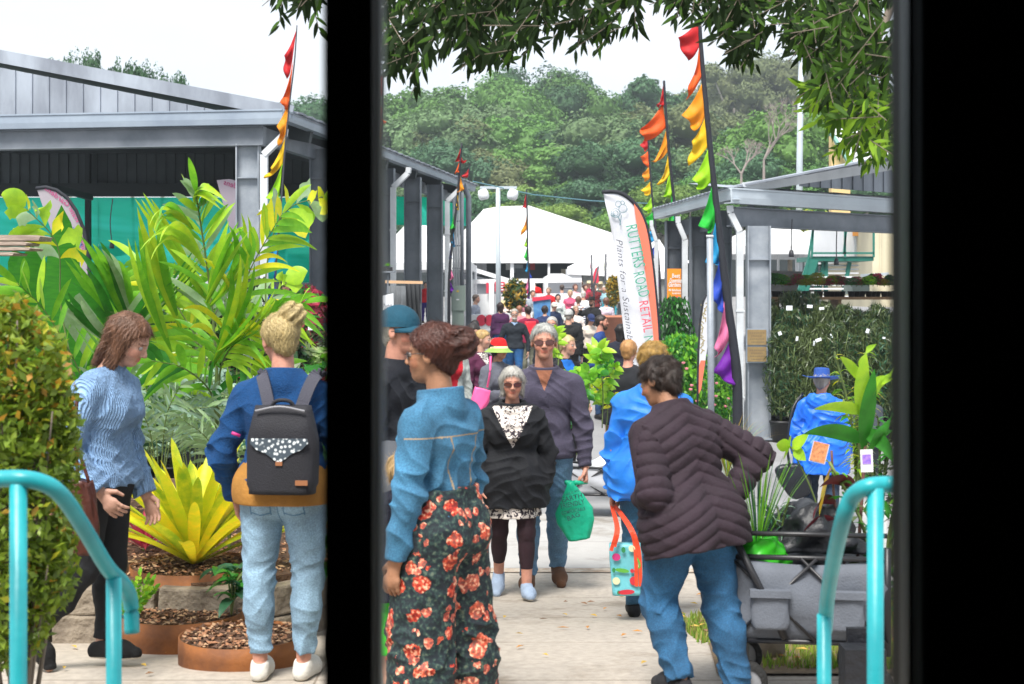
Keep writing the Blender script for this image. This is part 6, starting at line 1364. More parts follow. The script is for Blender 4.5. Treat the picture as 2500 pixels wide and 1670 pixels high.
far = [  # px, s, H, yaw, fem, hair, top, bottom, label, extras
 (1452, 66, 1.76, 5, 0, '3a2c26', '7a1c20|check', '24303c', 'man in a red plaid shirt under a dark jacket in the far crowd', {}),
 (1404, 66, 1.74, 20, 1, '5a3c34', 'e0b8c4', 'c0b8b0', 'woman in a pale pink and white top in the far crowd', {}),
 (1438, 62, 1.74, 10, 1, 'b09a80', 'b02848', '3a3a44', 'person in a pale sun hat and crimson top in the far crowd', dict(hat=dict(k='brim', col='d0c4a4|straw', bw=.75))),
 (1466, 63, 1.76, 180, 1, 'b09a80', '3a4a40', '3a3a44', 'person in a pale hat and dark green coat in the far crowd', dict(hat=dict(k='brim', col='c8bc9c|straw', bw=.75))),
 (1476, 66, 1.70, -20, 1, 'b8b4ac', '9cc4d0', '2c4a6a', 'woman with white curly hair in a light blue cardigan', {}),
 (1412, 80, 1.66, 170, 1, '6a5040', 'e0e2e8|stripe', '2a3a5a', 'woman in a navy and white striped top', {}),
 (1362, 76, 1.62, 5, 1, '2a2020', 'c8d0cc', '505860', 'woman with dark hair in a pale shirt looking down', {}),
 (1316, 86, 1.62, 30, 1, '4c3830', 'b8b8ae|spot', '8c8068', 'woman in a pale patterned top and khaki trousers', {}),
 (1352, 84, 1.52, 25, 0, 'b0a080', '1c2a48', '38404c', 'child in a white cap and dark blue patterned shirt', dict(hat=dict(k='cap', col='d0ccc4'))),
 (1340, 68, 1.66, -20, 1, '8a7a6a', 'c01820', '404040', 'person in a bright red coat behind the blue stall cloth', {}),
 (1305, 60, 1.80, 190, 0, '5a4a40', 'd01420', '303438', 'person in a red shirt standing beside the white post', {}),
 (1270, 78, 1.66, -10, 1, 'b8b0a8', 'dc94a4', 'a08890', 'grey haired woman in a salmon pink cardigan', {}),
 (1268, 92, 1.60, 175, 0, '9a6a54', 'c8828c', '605860', 'person with thin brown hair in a dusty pink shirt', {}),
 (1160, 84, 1.76, 70, 0, '6a5c54', '9aa0ae', '60646c', 'man in a pale grey shirt beside the steel post', {}),
 (1158, 116, 1.58, 12, 1, '2a1c1a', 'b01c24', '4a2c2c', 'woman in a red jacket and patterned scarf looking down', dict(head=(24, 0, 0))),
 (1395, 104, 1.70, 200, 0, '2a2420', '1e2632', '303844', 'man in a dark cap and navy vest beside the black top', dict(hat=dict(k='cap', col='1c1c20'))),
 (1487, 70, 1.60, 0, 1, '8a7a70', '3a8a9a', '2a2a34', 'person in a teal top beside the tall potted shrub', {}),
 (1428, 64, 1.68, 30, 1, '4a2c24', 'b83858', '4a3a44', 'person in a raspberry top at the back of the crowd', {}),
 (1384, 64, 1.70, 190, 0, '3c322c', 'c8ccd4', '3a4048', 'person in a white tee beside the grey trailer', {}),
 (1418, 60, 1.72, 200, 1, '7a5a48', 'd8d0c8', '40506a', 'woman in an ivory top at the far back of the crowd', {}),
 (1372, 66, 1.74, 180, 0, '4a3c34', '5a6a80', '3c4048', 'man in a slate blue shirt near the grey trailer', {}),
 (1392, 70, 1.64, 0, 1, 'c8b088', 'c85a78', '505868', 'blonde woman in a rose pink top in the far crowd', {}),
 (1446, 60, 1.72, 185, 1, '8a6a50', 'e8e4dc', '6a7080', 'woman in a white blouse behind the black cowboy hat', {}),
 (1405, 90, 1.60, 10, 1, 'a89078', 'e4d8d0', '8090a0', 'woman in a cream cardigan beside the pram hood', {}),
 (1300, 74, 1.70, 20, 0, '5a4a40', 'a0a8b0', '384048', 'man in a light grey shirt left of the blue stall', {}),
 (1240, 70, 1.66, 180, 1, '9a7a60', 'e0c8c0', '707888', 'woman in a blush top behind the round potted tree', {}),
 (1480, 82, 1.66, 190, 1, '6a4a3a', 'd0c8d8', '505a70', 'woman in a lilac top left of the terracotta planter', {}),
 (1330, 92, 1.6, 170, 1, '3a2a24', '27345a', '3a3c44', 'woman in a dark blue cardigan seen from behind in the crowd', {}),
]
for px, s, H, yaw, fm, hr, tp_, bt_, lb, ex in far:
 kw = dict(ex); person(px, s, H, yaw, fem=bool(fm), label=lb, hair=dict(col=hr, style='bob' if fm else 'short', len=.3), top=dict(n='top', col=tp_, g=.02, fold=.012), bot=dict(col=bt_), legs=random.choice([STAND, WALK]), bulk=random.choice([1.0, 1.1]), arms=(((.25, .05, -1), (-.1, .4, -1)), ((.22, .0, -1), (-.1, .7, -.8))), **kw)
# -------- right side
PP['bluehat'] = person(2005, 240, 1.60, 168, label='person in a wide blue hat and bright blue raincoat walking away', skin='pink', hair=dict(col='b8b2a8', t=.03, line=.2), hat=dict(k='brim', col='2c4f96', bcol='3f68b4', bw=.98, ch=.50, z=.14, curl=.10), bulk=1.25, head=(4, -14, 0), twist=-4, lean=3,
 legs=(((.04, .12, -1), (0, -.05, -1)), ((.04, -.06, -1), (0, -.3, -1))), arms=(((.35, -.05, -1), (0, .3, -1)), ((.42, .05, -1), (.0, .6, -1))), top=dict(n='raincoat', col='2c6cdc|shiny', g=.036, hem=-.17, hl=.03, fold=.015, hood=1), bot=dict(col='26384c|denim', g=.016, g2=.016), shoe='8a8078')
person(2088, 146, 1.66, 78, label='woman with long brown hair in a black and purple vest with a fur collar', skin='brown', hair=dict(col='2e1712', style='long', len=.55, t=.08, fr=.2), top=dict(n='vest', col='3c1ca0', g=.03, hem=-.02, **{'in': '15171c', 'iw': .09, 'vb': .4}), bot=dict(col='1c2a3a'), arms=(((.2, .1, -1), (0, .7, -.7)), ((.2, .1, -1), (0, .8, -.6))))
person(2118, 205, 1.60, -60, label='grey curly haired person holding a paper cup behind the leaves at right', hair=dict(col='b0b0ae', style='curly', t=.06), top=dict(n='top', col='3a4048', g=.02), bot=dict(col='2a3038'), arms=(((.2, .2, -1), (-.3, .8, .1)), ((.2, .2, -1), (-.3, .9, .0))), zoff=top_y(930, 205, 1.6))
# -------- people inside the left shed, half hidden by plants
for px, ty, s, H, yaw, hr, tp_, lb, kw in ((272, 735, 130, 1.68, 190, '6a4630', '3a4450', 'woman with wavy brown hair inside the left shed', {}), (318, 742, 125, 1.64, 170, '8a7258', '504858', 'person with greying hair inside the left shed', {}),
 (698, 683, 150, 1.68, 10, '202020', 'd8c818', 'person in a dark felt hat and yellow top by the rainbow flag', dict(hat=dict(k='brim', col='2c3040', bw=.6), glasses='dark')), (478, 712, 140, 1.66, 150, '2a1a18', '7c0c4c', 'person in a magenta top behind the palm fronds', {})):
 person(px, s, H, yaw, label=lb, group='people inside the left shed', hair=dict(col=hr, style='bob', len=.4), top=dict(n='top', col=tp_, g=.02), bot=dict(col='202428'), zoff=top_y(ty, s, H), **kw)
person(1038, 90, 1.1, 20, label='small child in a red top by the flower stand', hair=dict(col='3a2820'), top=dict(n='top', col='c81c2c', g=.018), bot=dict(col='3a2a7a'), zoff=top_y(690, 90, 1.1))
PP['kid'] = person(984, 560, 1.06, 200, label='fair haired child in a navy hooded top behind the black post', fem=False, hair=dict(col='c8a878', t=.06, style='bob', len=.2), top=dict(n='hooded_top', col='141830|fleece', g=.03, hem=-.1, hood=1), bot=dict(n='shorts', col='3ac810', g=.02, g2=.03, z1=.2), zoff=0)
# ================================================================ plants
ORD = ['first', 'second', 'third', 'fourth', 'fifth', 'sixth', 'seventh', 'eighth', 'ninth', 'tenth', 'eleventh', 'twelfth', 'thirteenth', 'fourteenth', 'fifteenth', 'sixteenth', 'seventeenth', 'eighteenth', 'nineteenth', 'twentieth', 'twenty first', 'twenty second', 'twenty third', 'twenty fourth']
def leafm(name, c, c2=None, trans=.42, rough=.38, vs=14, st=None):
 return mat(name, c, rough=rough, col2=c2 or tuple(x * .62 for x in c), vs=vs, trans=trans, spec=.45, stretch=st, bump=.12, bs=30)
LM = dict(lime=leafm('leaf_lime', (.46, .70, .04), (.30, .56, .04)), bright=leafm('leaf_bright', (.22, .52, .03), (.12, .38, .02)), yellow=leafm('leaf_yellow', (.80, .70, .03), (.56, .66, .02)), deep=leafm('leaf_deep', (.05, .27, .03), (.03, .17, .02)),
          silver=leafm('leaf_silver', (.32, .44, .36), (.18, .32, .22), trans=.25), pale=leafm('leaf_pale', (.38, .52, .32), (.26, .42, .18)), dark=leafm('leaf_dark', (.022, .075, .018), (.012, .04, .012), trans=.2), red=leafm('leaf_red', (.14, .012, .022), (.06, .008, .014), trans=.25),
          cream=leafm('leaf_cream', (.62, .66, .36), (.3, .5, .15)), orange=leafm('leaf_orange', (.50, .26, .03), (.35, .30, .03)), pink=leafm('leaf_pink', (.6, .06, .12), (.35, .03, .06)), olive=leafm('leaf_olive', (.10, .14, .04), (.06, .09, .03), trans=.25), bluegreen=leafm('leaf_bluegreen', (.05, .17, .09), (.03, .11, .05)))
potm = mat('black_pot', (.02, .02, .022), rough=.5); stemm = mat('green_stem', (.14, .20, .05), rough=.6, var=.3, vs=8)
soil = mat('mulch', (.16, .085, .045), rough=.95, col2=(.07, .035, .02), vs=30, bump=1.0, bs=60, bd=.03)
def blade(V, F, M, base, ctrl, tip, w, m, side=None, fold=.25, prof=None, n=9, ragged=0, rnd=random):
 """curved leaf blade; w = half width; side = approximate width direction"""
 base, ctrl, tip = Vector(base), Vector(ctrl), Vector(tip); k0 = len(V)
 pr = prof or (lambda t: math.sin(math.pi * min(1, t ** .75 * .97 + .03)) ** .8)
 prev = None
 for i in range(n + 1):
  t = i / n; p = base * (1 - t) ** 2 + ctrl * 2 * t * (1 - t) + tip * t * t; tg_ = ((ctrl - base) * (1 - t) + (tip - ctrl) * t).normalized()
  s_ = side - tg_ * side.dot(tg_) if side is not None else tg_.cross(Vector((0, -1, .2)))
  if s_.length < .05: s_ = tg_.cross(Vector((.3, -1, .3)))
  s_.normalize(); nn = tg_.cross(s_); ww = w * pr(t) * (1 + (rnd.uniform(-.35, .35) if ragged and t > .5 else 0))
  V += [tuple(p + s_ * ww + nn * ww * fold), tuple(p), tuple(p - s_ * ww + nn * ww * fold)]
 for i in range(n):
  a = k0 + i * 3; F += [(a, a + 1, a + 4, a + 3), (a + 1, a + 2, a + 5, a + 4)]; M += [m, m]
def vfm(V, F, M, name, mats_, parent, thick=0):
 me = bpy.data.meshes.new('m'); me.from_pydata(V, [], F); me.polygons.foreach_set('material_index', M); me.polygons.foreach_set('use_smooth', [True] * len(F))
 return link(name, me, mats_, parent)
fish = lambda t: (t ** .9) * (1.0 if t < .97 else .8)
def frond(e, rach, mats_, L, wd, n=16, t0=.2, ang=55, droop=.25, r=.008, seed=0, typ=None, depthj=.5):
 """rach: list of world points; leaflets each side"""
 rn = random.Random(seed); sp = spline(rach, 8); m = len(sp); V, F, M = [], [], []
 mb = MB(); mb.tube(sp, [r * (1 - .7 * i / (m - 1)) for i in range(m)], 6); mb.build('stem', stemm, e, True)
 for i in range(n):
  t = t0 + (1 - t0) * (i + .5) / n; k = min(int(t * (m - 1)), m - 2); p = sp[k].lerp(sp[k + 1], t * (m - 1) - k); tg_ = (sp[k + 1] - sp[k]).normalized()
  for sg in (-1, 1):
   sd_ = tg_.cross(Vector((rn.uniform(-.4, .4), -1, rn.uniform(-.3, .5)))).normalized() * sg; a = R(ang * (1 - .45 * t) + rn.uniform(-9, 9))
   dr = (tg_ * math.cos(a) + sd_ * math.sin(a) + Vector((0, rn.uniform(-depthj, depthj), 0))).normalized()
   l = L * (math.sin(math.pi * (.18 + .72 * t)) ** .7) * rn.uniform(.8, 1.15)
   tip = p + dr * l + Vector((0, 0, -droop * l * rn.uniform(.5, 1.4))); c = p + dr * l * .55 + Vector((0, 0, droop * l * .15))
   blade(V, F, M, p, c, tip, wd * rn.uniform(.75, 1.2), rn.randrange(len(mats_)), side=Vector((rn.uniform(-.5, .5), rn.uniform(-.6, .3), 1)) if typ != 'flat' else None, prof=fish if typ == 'fish' else None, ragged=typ == 'fish', rnd=rn, fold=.18, n=7)
 l = L * .9; tp = (sp[-1] - sp[-3]).normalized(); blade(V, F, M, sp[-1], sp[-1] + tp * l * .5, sp[-1] + tp * l + Vector((0, 0, -droop * l)), wd, 0, rnd=rn)
 return vfm(V, F, M, 'leaflets', mats_, e)
def rosette(e, c, n, L, w, mats_, up=.55, seed=0, droop=.35, name='leaves', prof=None, nn=8, fold=.3):
 rn = random.Random(seed); V, F, M = [], [], []
 for i in range(n):
  a = i * 2.4 + rn.uniform(-.2, .2); el = up + (1.35 - up) * (i / n) ** 1.0; l = L * rn.uniform(.8, 1.1) * (1 - .25 * (i / n)); h = Vector((math.cos(a) * math.cos(el), math.sin(a) * math.cos(el), math.sin(el)))
  tip = Vector(c) + h * l + Vector((0, 0, -droop * l * math.cos(el))); blade(V, F, M, Vector(c) + h * .02, Vector(c) + h * l * .55 + Vector((0, 0, .08 * l)), tip, w * rn.uniform(.8, 1.15), rn.choice(range(len(mats_))), side=Vector((-math.sin(a), math.cos(a), 0)), prof=prof, n=nn, rnd=rn, fold=fold)
 return vfm(V, F, M, name, mats_, e)
# ---- garden bed with low stone wall and mulch
bed = [(P(-200, 1570, 7.9)), (P(300, 1565, 7.6)), (P(470, 1560, 7.9))]
mb = MB(); zb = .22
poly = [(-4.5, 7.75), (-2.2, 7.75), (-1.55, 7.6), (-1.22, 7.9), (-1.1, 8.6), (-1.0, 9.6), (-1.25, 11.6), (-5, 12.4)]
mb.prism([(x, y, -.5) for x, y in poly], (0, 0, .5 + zb)); mb.build('garden_bed', soil, kind='structure')
stone = mat('rough_stone', (.30, .25, .19), rough=.9, col2=(.15, .12, .09), vs=7, bump=.9, bs=14, bd=.04)
e = empty('stone_edging', (-2, 7.7, 0), label='low rough stone wall edging the mulched garden bed', cat='wall'); rn = random.Random(4); path_ = poly[:7]; mb = MB()
for (x0, y0), (x1, y1) in zip(path_[:-1], path_[1:]):
 L = math.dist((x0, y0), (x1, y1)); u = 0
 while u < L:
  w_ = rn.uniform(.18, .34); t = min(1, (u + w_ / 2) / L); x, y = x0 + (x1 - x0) * t, y0 + (y1 - y0) * t; a = math.atan2(y1 - y0, x1 - x0)
  for lv in range(2):
   k0 = len(mb.v); h = .17; zc = gz(x, y) + .07 + lv * .165; mb.box((x, y, zc), (w_ * .96, .15 + rn.uniform(0, .04), h * .95), rz=a + rn.uniform(-.05, .05))
   for q in range(k0, len(mb.v)): v = mb.v[q]; mb.v[q] = (v[0] + rn.uniform(-.012, .012), v[1] + rn.uniform(-.012, .012), v[2] + rn.uniform(-.012, .012))
  u += w_
o = mb.build('stones', stone, e); o['kind'] = 'stuff'; bv = o.modifiers.new('b', 'BEVEL'); bv.width = .015; bv.segments = 2
# ---- corten ring planters with mulch
rust = mat('rusty_steel', (.30, .105, .025), rough=.7, col2=(.14, .05, .018), vs=5, bump=.3, bs=40, metal=.2)
def ring(px, ytop, ybot, wpx, d, lb):
 x = X(px, d); r_ = wpx / 2 / FPX * d; zt = P(0, ytop, d).z; zb_ = min(P(0, ybot, d - r_).z, gz(x, d)); e = empty('planter', (x, d, zb_), label=lb, cat='planter', group='round rusty steel planters')
 mb = MB(); mb.lathe((x, d, 0), [(r_, zb_), (r_ * 1.005, (zb_ + zt) / 2), (r_, zt), (r_ - .008, zt), (r_ - .008, zb_)], 56); mb.build('ring', rust, e, True)
 mb = MB(); rn_ = np.random.RandomState(int(px)); k = 40
 for j in range(8):
  rr_ = (r_ - .01) * j / 7 + .001
  for i in range(k): a = 6.283 * i / k; mb.v.append((x + rr_ * math.cos(a), d + rr_ * math.sin(a), zt - .02 + rn_.uniform(-.008, .012) + .02 * (1 - j / 7)))
 mb.f = [(j * k + i, j * k + (i + 1) % k, (j + 1) * k + (i + 1) % k, (j + 1) * k + i) for j in range(7) for i in range(k)]; mb.build('mulch', soil, e)
 return e, Vector((x, d, zt)), r_
def chips(name, cx, cy, rad, z, n, lb, seed, parent=None):
 rn = random.Random(seed); mb = MB()
 for i in range(n):
  a = rn.uniform(0, 6.28); q = rad * math.sqrt(rn.random()); x, y = cx + q * math.cos(a), cy + q * math.sin(a); mb.mi = rn.randrange(3); L = rn.uniform(.008, .028); b = rn.uniform(0, 3.1); c_, s_ = math.cos(b) * L, math.sin(b) * L; zz = z + rn.uniform(.002, .018)
  mb.add([(x - c_, y - s_, zz), (x + s_ * .4, y - c_ * .4, zz + .006), (x + c_, y + s_, zz + rn.uniform(-.004, .01)), (x - s_ * .4, y + c_ * .4, zz)], [(0, 1, 2, 3)])
 o = mb.build(name, [mat('chip_a', (.30, .14, .07), rough=.9), mat('chip_b', (.42, .26, .15), rough=.9), mat('chip_c', (.10, .05, .03), rough=.9)], parent); o['kind'] = 'stuff';
 if lb: o['label'] = lb
 return o
e1, c1, r1 = ring(478, 1375, 1480, 316, 8.0, 'tallest round rusty steel planter, holding the yellow bromeliad'); chips('mulch_chips', c1.x, c1.y, r1 - .02, c1.z - .01, 900, None, 1, e1)
e2, c2, r2 = ring(445, 1492, 1600, 300, 7.55, 'middle round rusty steel planter with a small fern'); chips('mulch_chips', c2.x, c2.y, r2 - .02, c2.z - .01, 700, None, 2, e2)
e3, c3, r3 = ring(592, 1548, 1615, 306, 6.98, 'lowest round rusty steel planter at the front'); chips('mulch_chips', c3.x, c3.y, r3 - .02, c3.z - .01, 700, None, 3, e3)
chips('mulch', -1.9, 9.4, 1.6, zb, 5200, 'loose bark mulch over the garden bed', 4)
# ---- yellow bromeliad
e = empty('bromeliad', c1, label='large yellow green bromeliad in the tallest rusty planter', cat='plant')
strap = lambda t: .45 + .55 * math.sin(math.pi * min(1, t * 1.05)) if t < .9 else max(.02, (1 - t) * 5.2)
rosette(e, c1 + Vector((0, -.05, 0)), 64, .88, .040, [LM['yellow'], leafm('brom_gold', (.90, .66, .02), (.62, .60, .02)), leafm('brom_lime', (.66, .64, .03), (.26, .42, .02))], up=.30, droop=.04, seed=5, prof=strap, nn=12, fold=.35)
# ---- small plants around the planters
e = empty('fern', (c2.x - .22, c2.y - .1, c2.z), label='small bright green fern in the middle rusty planter', cat='plant')
for k in range(9):
 a = k * .7; b0 = Vector((c2.x - .22, c2.y - .18, c2.z)); frond(e, [b0, b0 + Vector((math.cos(a) * .05, math.sin(a) * .04, .09)), b0 + Vector((math.cos(a) * .12, math.sin(a) * .08, .16 + .03 * (k % 3)))], [LM['bright'], LM['lime']], .045, .010, n=12, t0=.1, r=.002, seed=k, droop=.1)
def bushy(name, pos, label, mats_, n, L, w, spread, h, seed, cat='plant', stems=6, group=None, droop=.5):
 rn = random.Random(seed); e = empty(name, pos, label=label, cat=cat, group=group); V, F, M = [], [], []; mb = MB(); pos = Vector(pos)
 for s_ in range(stems):
  a = rn.uniform(0, 6.28); q = rn.uniform(.2, 1) * spread; tp = pos + Vector((math.cos(a) * q, math.sin(a) * q, h * rn.uniform(.7, 1.05))); c_ = pos + Vector((math.cos(a) * q * .3, math.sin(a) * q * .3, h * .6)); pts = [pos, c_, tp]; mb.tube(spline(pts, 5), .004 + h * .004, 5)
  for i in range(n // stems):
   t = rn.uniform(.2, 1); p = pos * (1 - t) ** 2 + c_ * 2 * t * (1 - t) + tp * t * t; b = rn.uniform(0, 6.28); u = rn.uniform(-.1, .8); dr = Vector((math.cos(b) * math.cos(u), math.sin(b) * math.cos(u), math.sin(u))); l = L * rn.uniform(.7, 1.2)
   blade(V, F, M, p, p + dr * l * .55 + Vector((0, 0, .04 * l)), p + dr * l + Vector((0, 0, -droop * l)), w * rn.uniform(.7, 1.2), rn.randrange(len(mats_)), side=Vector((-math.sin(b), math.cos(b), rn.uniform(-.4, .4))), n=5, rnd=rn)
 mb.build('stems', stemm, e, True); vfm(V, F, M, 'leaves', mats_, e); return e
bushy('leafy_plant', P(565, 1500, 7.25), 'dark glossy leaved plant between the rusty planters', [LM['deep'], LM['bluegreen']], 44, .13, .030, .14, .30, 8)
bushy('leafy_plant', P(775, 1470, 7.7), 'glossy green plant at the bed edge beside the black post', [LM['deep'], LM['bright']], 90, .12, .028, .25, .75, 9)
bushy('leafy_plant', P(180, 1510, 7.9), 'dark leafy plant low behind the left handrail', [LM['deep'], LM['dark']], 90, .12, .028, .35, .5, 10)
bushy('leafy_plant', P(20, 1650, 5.2), 'dark foliage at the lower left corner', [LM['dark'], LM['deep']], 110, .10, .025, .3, .40, 11)
for i, (px, py, d, c, L, w, n, lb) in enumerate(((352, 1340, 8.6, 'pink', .36, .014, 30, 'bright pink leaved cordyline left of the bromeliad'), (560, 1290, 8.7, 'pink', .32, .014, 22, 'pink leaved cordyline right of the bromeliad'), (770, 1010, 9.2, 'red', .50, .034, 26, 'dark red cordyline beside the black post'), (620, 1040, 9.6, 'cream', .46, .030, 34, 'cream and green striped rosette plant behind the navy jacket'), (700, 980, 10.2, 'pale', .42, .026, 30, 'pale striped rosette plant by the backpack woman'))):
 e = empty('rosette_plant', P(px, py, d), label=lb, cat='plant'); b = P(px, py, d); rosette(e, b, n, L, w, [LM[c], LM['cream' if c in ('cream', 'pale') else c]], seed=i, up=.3, droop=.25); mb = MB(); mb.tube([(b.x, b.y, .1), b], .012, 6); mb.build('stem', stemm, e)
def pleat(b, c_, t_, w_, k, d):
 rn = random.Random(int(b[0] + t_[1])); dx = Vector((t_[1] - b[1], b[0] - t_[0])).normalized()
 for j in range(4):
  o_ = (j - 1.5) / 1.5; q = w_ / d * FPX; L = 1 - .16 * abs(o_) - rn.uniform(0, .14); tt = (b[0] + (t_[0] - b[0]) * L + dx.x * o_ * q * rn.uniform(.8, 1.5), b[1] + (t_[1] - b[1]) * L + dx.y * o_ * q * rn.uniform(.8, 1.5)); cc = (c_[0] + dx.x * o_ * q * .9, c_[1] + dx.y * o_ * q * .9)
  blade(V, F, M, P(b[0] + o_ * 3, b[1], d), P(*cc, d - .2 + .05 * (j % 2)), P(*tt, d - .35 - rn.uniform(0, .25)), w_ * .48, (k + (j % 3 == 0)) % 3, side=Vector((.8, .2 * (-1) ** j, .6)), n=12, fold=.35, rnd=rn)
# ---- tall palm in the middle of the left view (leaf outlines follow the photo, each at its own depth)
d = 9.3; e = empty('palm', P(531, 1330, d), label='tall bright green palm with broad leaflets in the middle of the left garden', cat='palm')
A_ = [LM['bright'], LM['lime']]; B_ = [LM['lime'], LM['yellow'], LM['bright']]
frond(e, [P(531, 1350, d), P(533, 1060, d), P(528, 880, d), P(512, 700, d), P(492, 560, d - .1), P(478, 470, d - .3)], A_ + [LM['pale']], .42, .024, n=20, t0=.40, seed=1, ang=52, r=.014, droop=.18)
frond(e, [P(531, 1100, d), P(528, 900, d), P(560, 780, d - .2), P(620, 640, d - .4), P(690, 520, d - .6)], B_, .44, .022, n=17, t0=.35, seed=2, droop=.3)
frond(e, [P(531, 1080, d), P(510, 900, d + .1), P(440, 760, d + .3), P(340, 640, d + .5)], B_, .44, .022, n=17, t0=.3, seed=3, droop=.25)
frond(e, [P(531, 1000, d), P(545, 880, d - .1), P(620, 800, d - .3), P(740, 740, d - .5)], A_, .38, .019, n=17, t0=.25, seed=4, droop=.4)
frond(e, [P(531, 1060, d), P(515, 960, d - .1), P(450, 900, d - .3), P(370, 880, d - .5)], A_ + [LM['deep']], .34, .026, n=10, t0=.25, seed=5, droop=.35)
frond(e, [P(531, 1120, d), P(550, 1000, d - .1), P(610, 930, d - .2), P(660, 900, d - .2)], A_ + [LM['deep']], .30, .024, n=9, t0=.3, seed=6, droop=.3)
V, F, M = [], [], []
for (b, c_, t_, w_, k, dd) in (((520, 760), (400, 560), (310, 420), .045, 0, .2), ((440, 800), (370, 620), (338, 480), .06, 1, .1), ((500, 760), (640, 640), (618, 470), .055, 1, -.2), ((505, 740), (560, 600), (605, 510), .06, 2, -.3), ((515, 900), (600, 760), (610, 560), .06, 1, -.1), ((420, 860), (350, 700), (315, 520), .05, 2, .0), ((530, 860), (640, 800), (690, 700), .06, 1, -.2), ((500, 650), (420, 500), (330, 600), .06, 0, -.3), ((470, 560), (400, 470), (355, 560), .05, 1, -.2), ((480, 500), (470, 430), (560, 500), .04, 0, -.2)):
 pleat(b, c_, t_, w_, k, d + dd)
vfm(V, F, M, 'broad_leaves', [LM['lime'], leafm('leaf_gold', (.50, .62, .03), (.32, .55, .03)), LM['bright']], e)
# left palm: arching fronds from (260, 900)
d = 9.9; e = empty('palm', P(255, 1300, d), label='arching palm with long green leaflets at the left of the garden', cat='palm')
frond(e, [P(255, 1300, d), P(240, 1000, d), P(300, 860, d - .1), P(400, 760, d - .2), P(470, 700, d - .4)], A_, .50, .030, n=12, t0=.35, seed=7, droop=.1, ang=62)
frond(e, [P(255, 1300, d), P(230, 1040, d), P(190, 900, d), P(110, 760, d - .2), P(40, 690, d - .4)], A_, .46, .028, n=12, t0=.35, seed=8, droop=.2)
frond(e, [P(255, 1200, d), P(250, 1000, d), P(310, 930, d - .3), P(420, 900, d - .5)], A_ + [LM['pale']], .40, .034, n=8, t0=.3, seed=9, droop=.3)
V, F, M = [], [], []
for (b, c_, t_, w_, k) in (((300, 850), (240, 720), (152, 610), .10, 0), ((320, 810), (270, 660), (195, 550), .11, 0), ((300, 860), (180, 760), (140, 700), .09, 1), ((330, 800), (300, 660), (250, 590), .08, 2), ((310, 830), (420, 720), (540, 560), .07, 0), ((280, 900), (330, 760), (440, 640), .13, 1)):
 pleat(b, c_, t_, w_ * .62, k, d - .2)
vfm(V, F, M, 'broad_leaves', [LM['bright'], LM['deep'], LM['pale']], e)
# banana clump far left
d = 11.0; e = empty('banana_plant', P(130, 1300, d), label='banana plant with huge paddle leaves behind the left shrub', cat='plant'); V, F, M = [], [], []
for (b, c_, t_, w_, k, dd) in (((120, 1100), (60, 830), (80, 600), .24, 1, .2), ((150, 1100), (160, 800), (150, 500), .16, 1, 0), ((180, 1100), (230, 950), (290, 780), .12, 1, -.2), ((150, 1080), (120, 760), (30, 610), .20, 1, .4), ((200, 1100), (200, 880), (215, 700), .22, 2, .1), ((250, 1050), (260, 820), (330, 640), .16, 0, -.3), ((90, 1150), (20, 900), (-60, 720), .22, 1, .3), ((330, 1100), (380, 960), (520, 870), .11, 2, -1.2), ((310, 1100), (350, 980), (455, 890), .12, 0, -1.3)):
 blade(V, F, M, P(*b, d + dd), P(*c_, d + dd), P(*t_, d + dd - .3), w_, k, side=Vector((1, .15, .25)), n=14, fold=.18, prof=lambda t: math.sin(math.pi * min(1, t ** .9 * .96 + .04)) ** .55)
paddle = leafm('paddle_green', (.06, .30, .02), (.035, .22, .02), st=(1, 1, 6), vs=9); vfm(V, F, M, 'paddle_leaves', [LM['bright'], paddle, LM['pale']], e)
mb = MB()
for x in (110, 150, 190, 240): mb.tube([P(x, 1320, d), P(x + 5, 1000, d)], [.06, .035], 10)
o = mb.build('stalks', mat('stalk_green', (.20, .34, .05), rough=.5, var=.3, vs=6), e, True)
# fishtail palms with ragged tips
for (fr, d, lb, sd_) in (([P(200, 1000, 10), P(150, 760, 10), P(140, 600, 9.9), P(60, 505, 9.7)], 10, 'fishtail palm with ragged lime leaflets at the far left', 21), ([P(690, 1050, 10.4), P(650, 760, 10.4), P(660, 600, 10.3), P(705, 510, 10.1), P(790, 480, 9.9)], 10.4, 'fishtail palm with ragged lime leaflets beside the black post', 22), ([P(640, 1050, 10.8), P(610, 860, 10.8), P(640, 760, 10.8), P(700, 690, 10.8)], 10.8, 'smaller fishtail palm below the rainbow flag', 23)):
 e = empty('fishtail_palm', (fr[0].x, fr[0].y, .2), label=lb, cat='palm'); frond(e, fr, [LM['lime'], LM['yellow'] if sd_ < 23 else LM['bright'], LM['pale']], .26, .075, n=6, t0=.55, seed=sd_, typ='fish', droop=.35, ang=65); mb = MB(); mb.tube([(fr[0].x, fr[0].y, .1), fr[0]], .014, 8); mb.build('trunk', stemm, e)
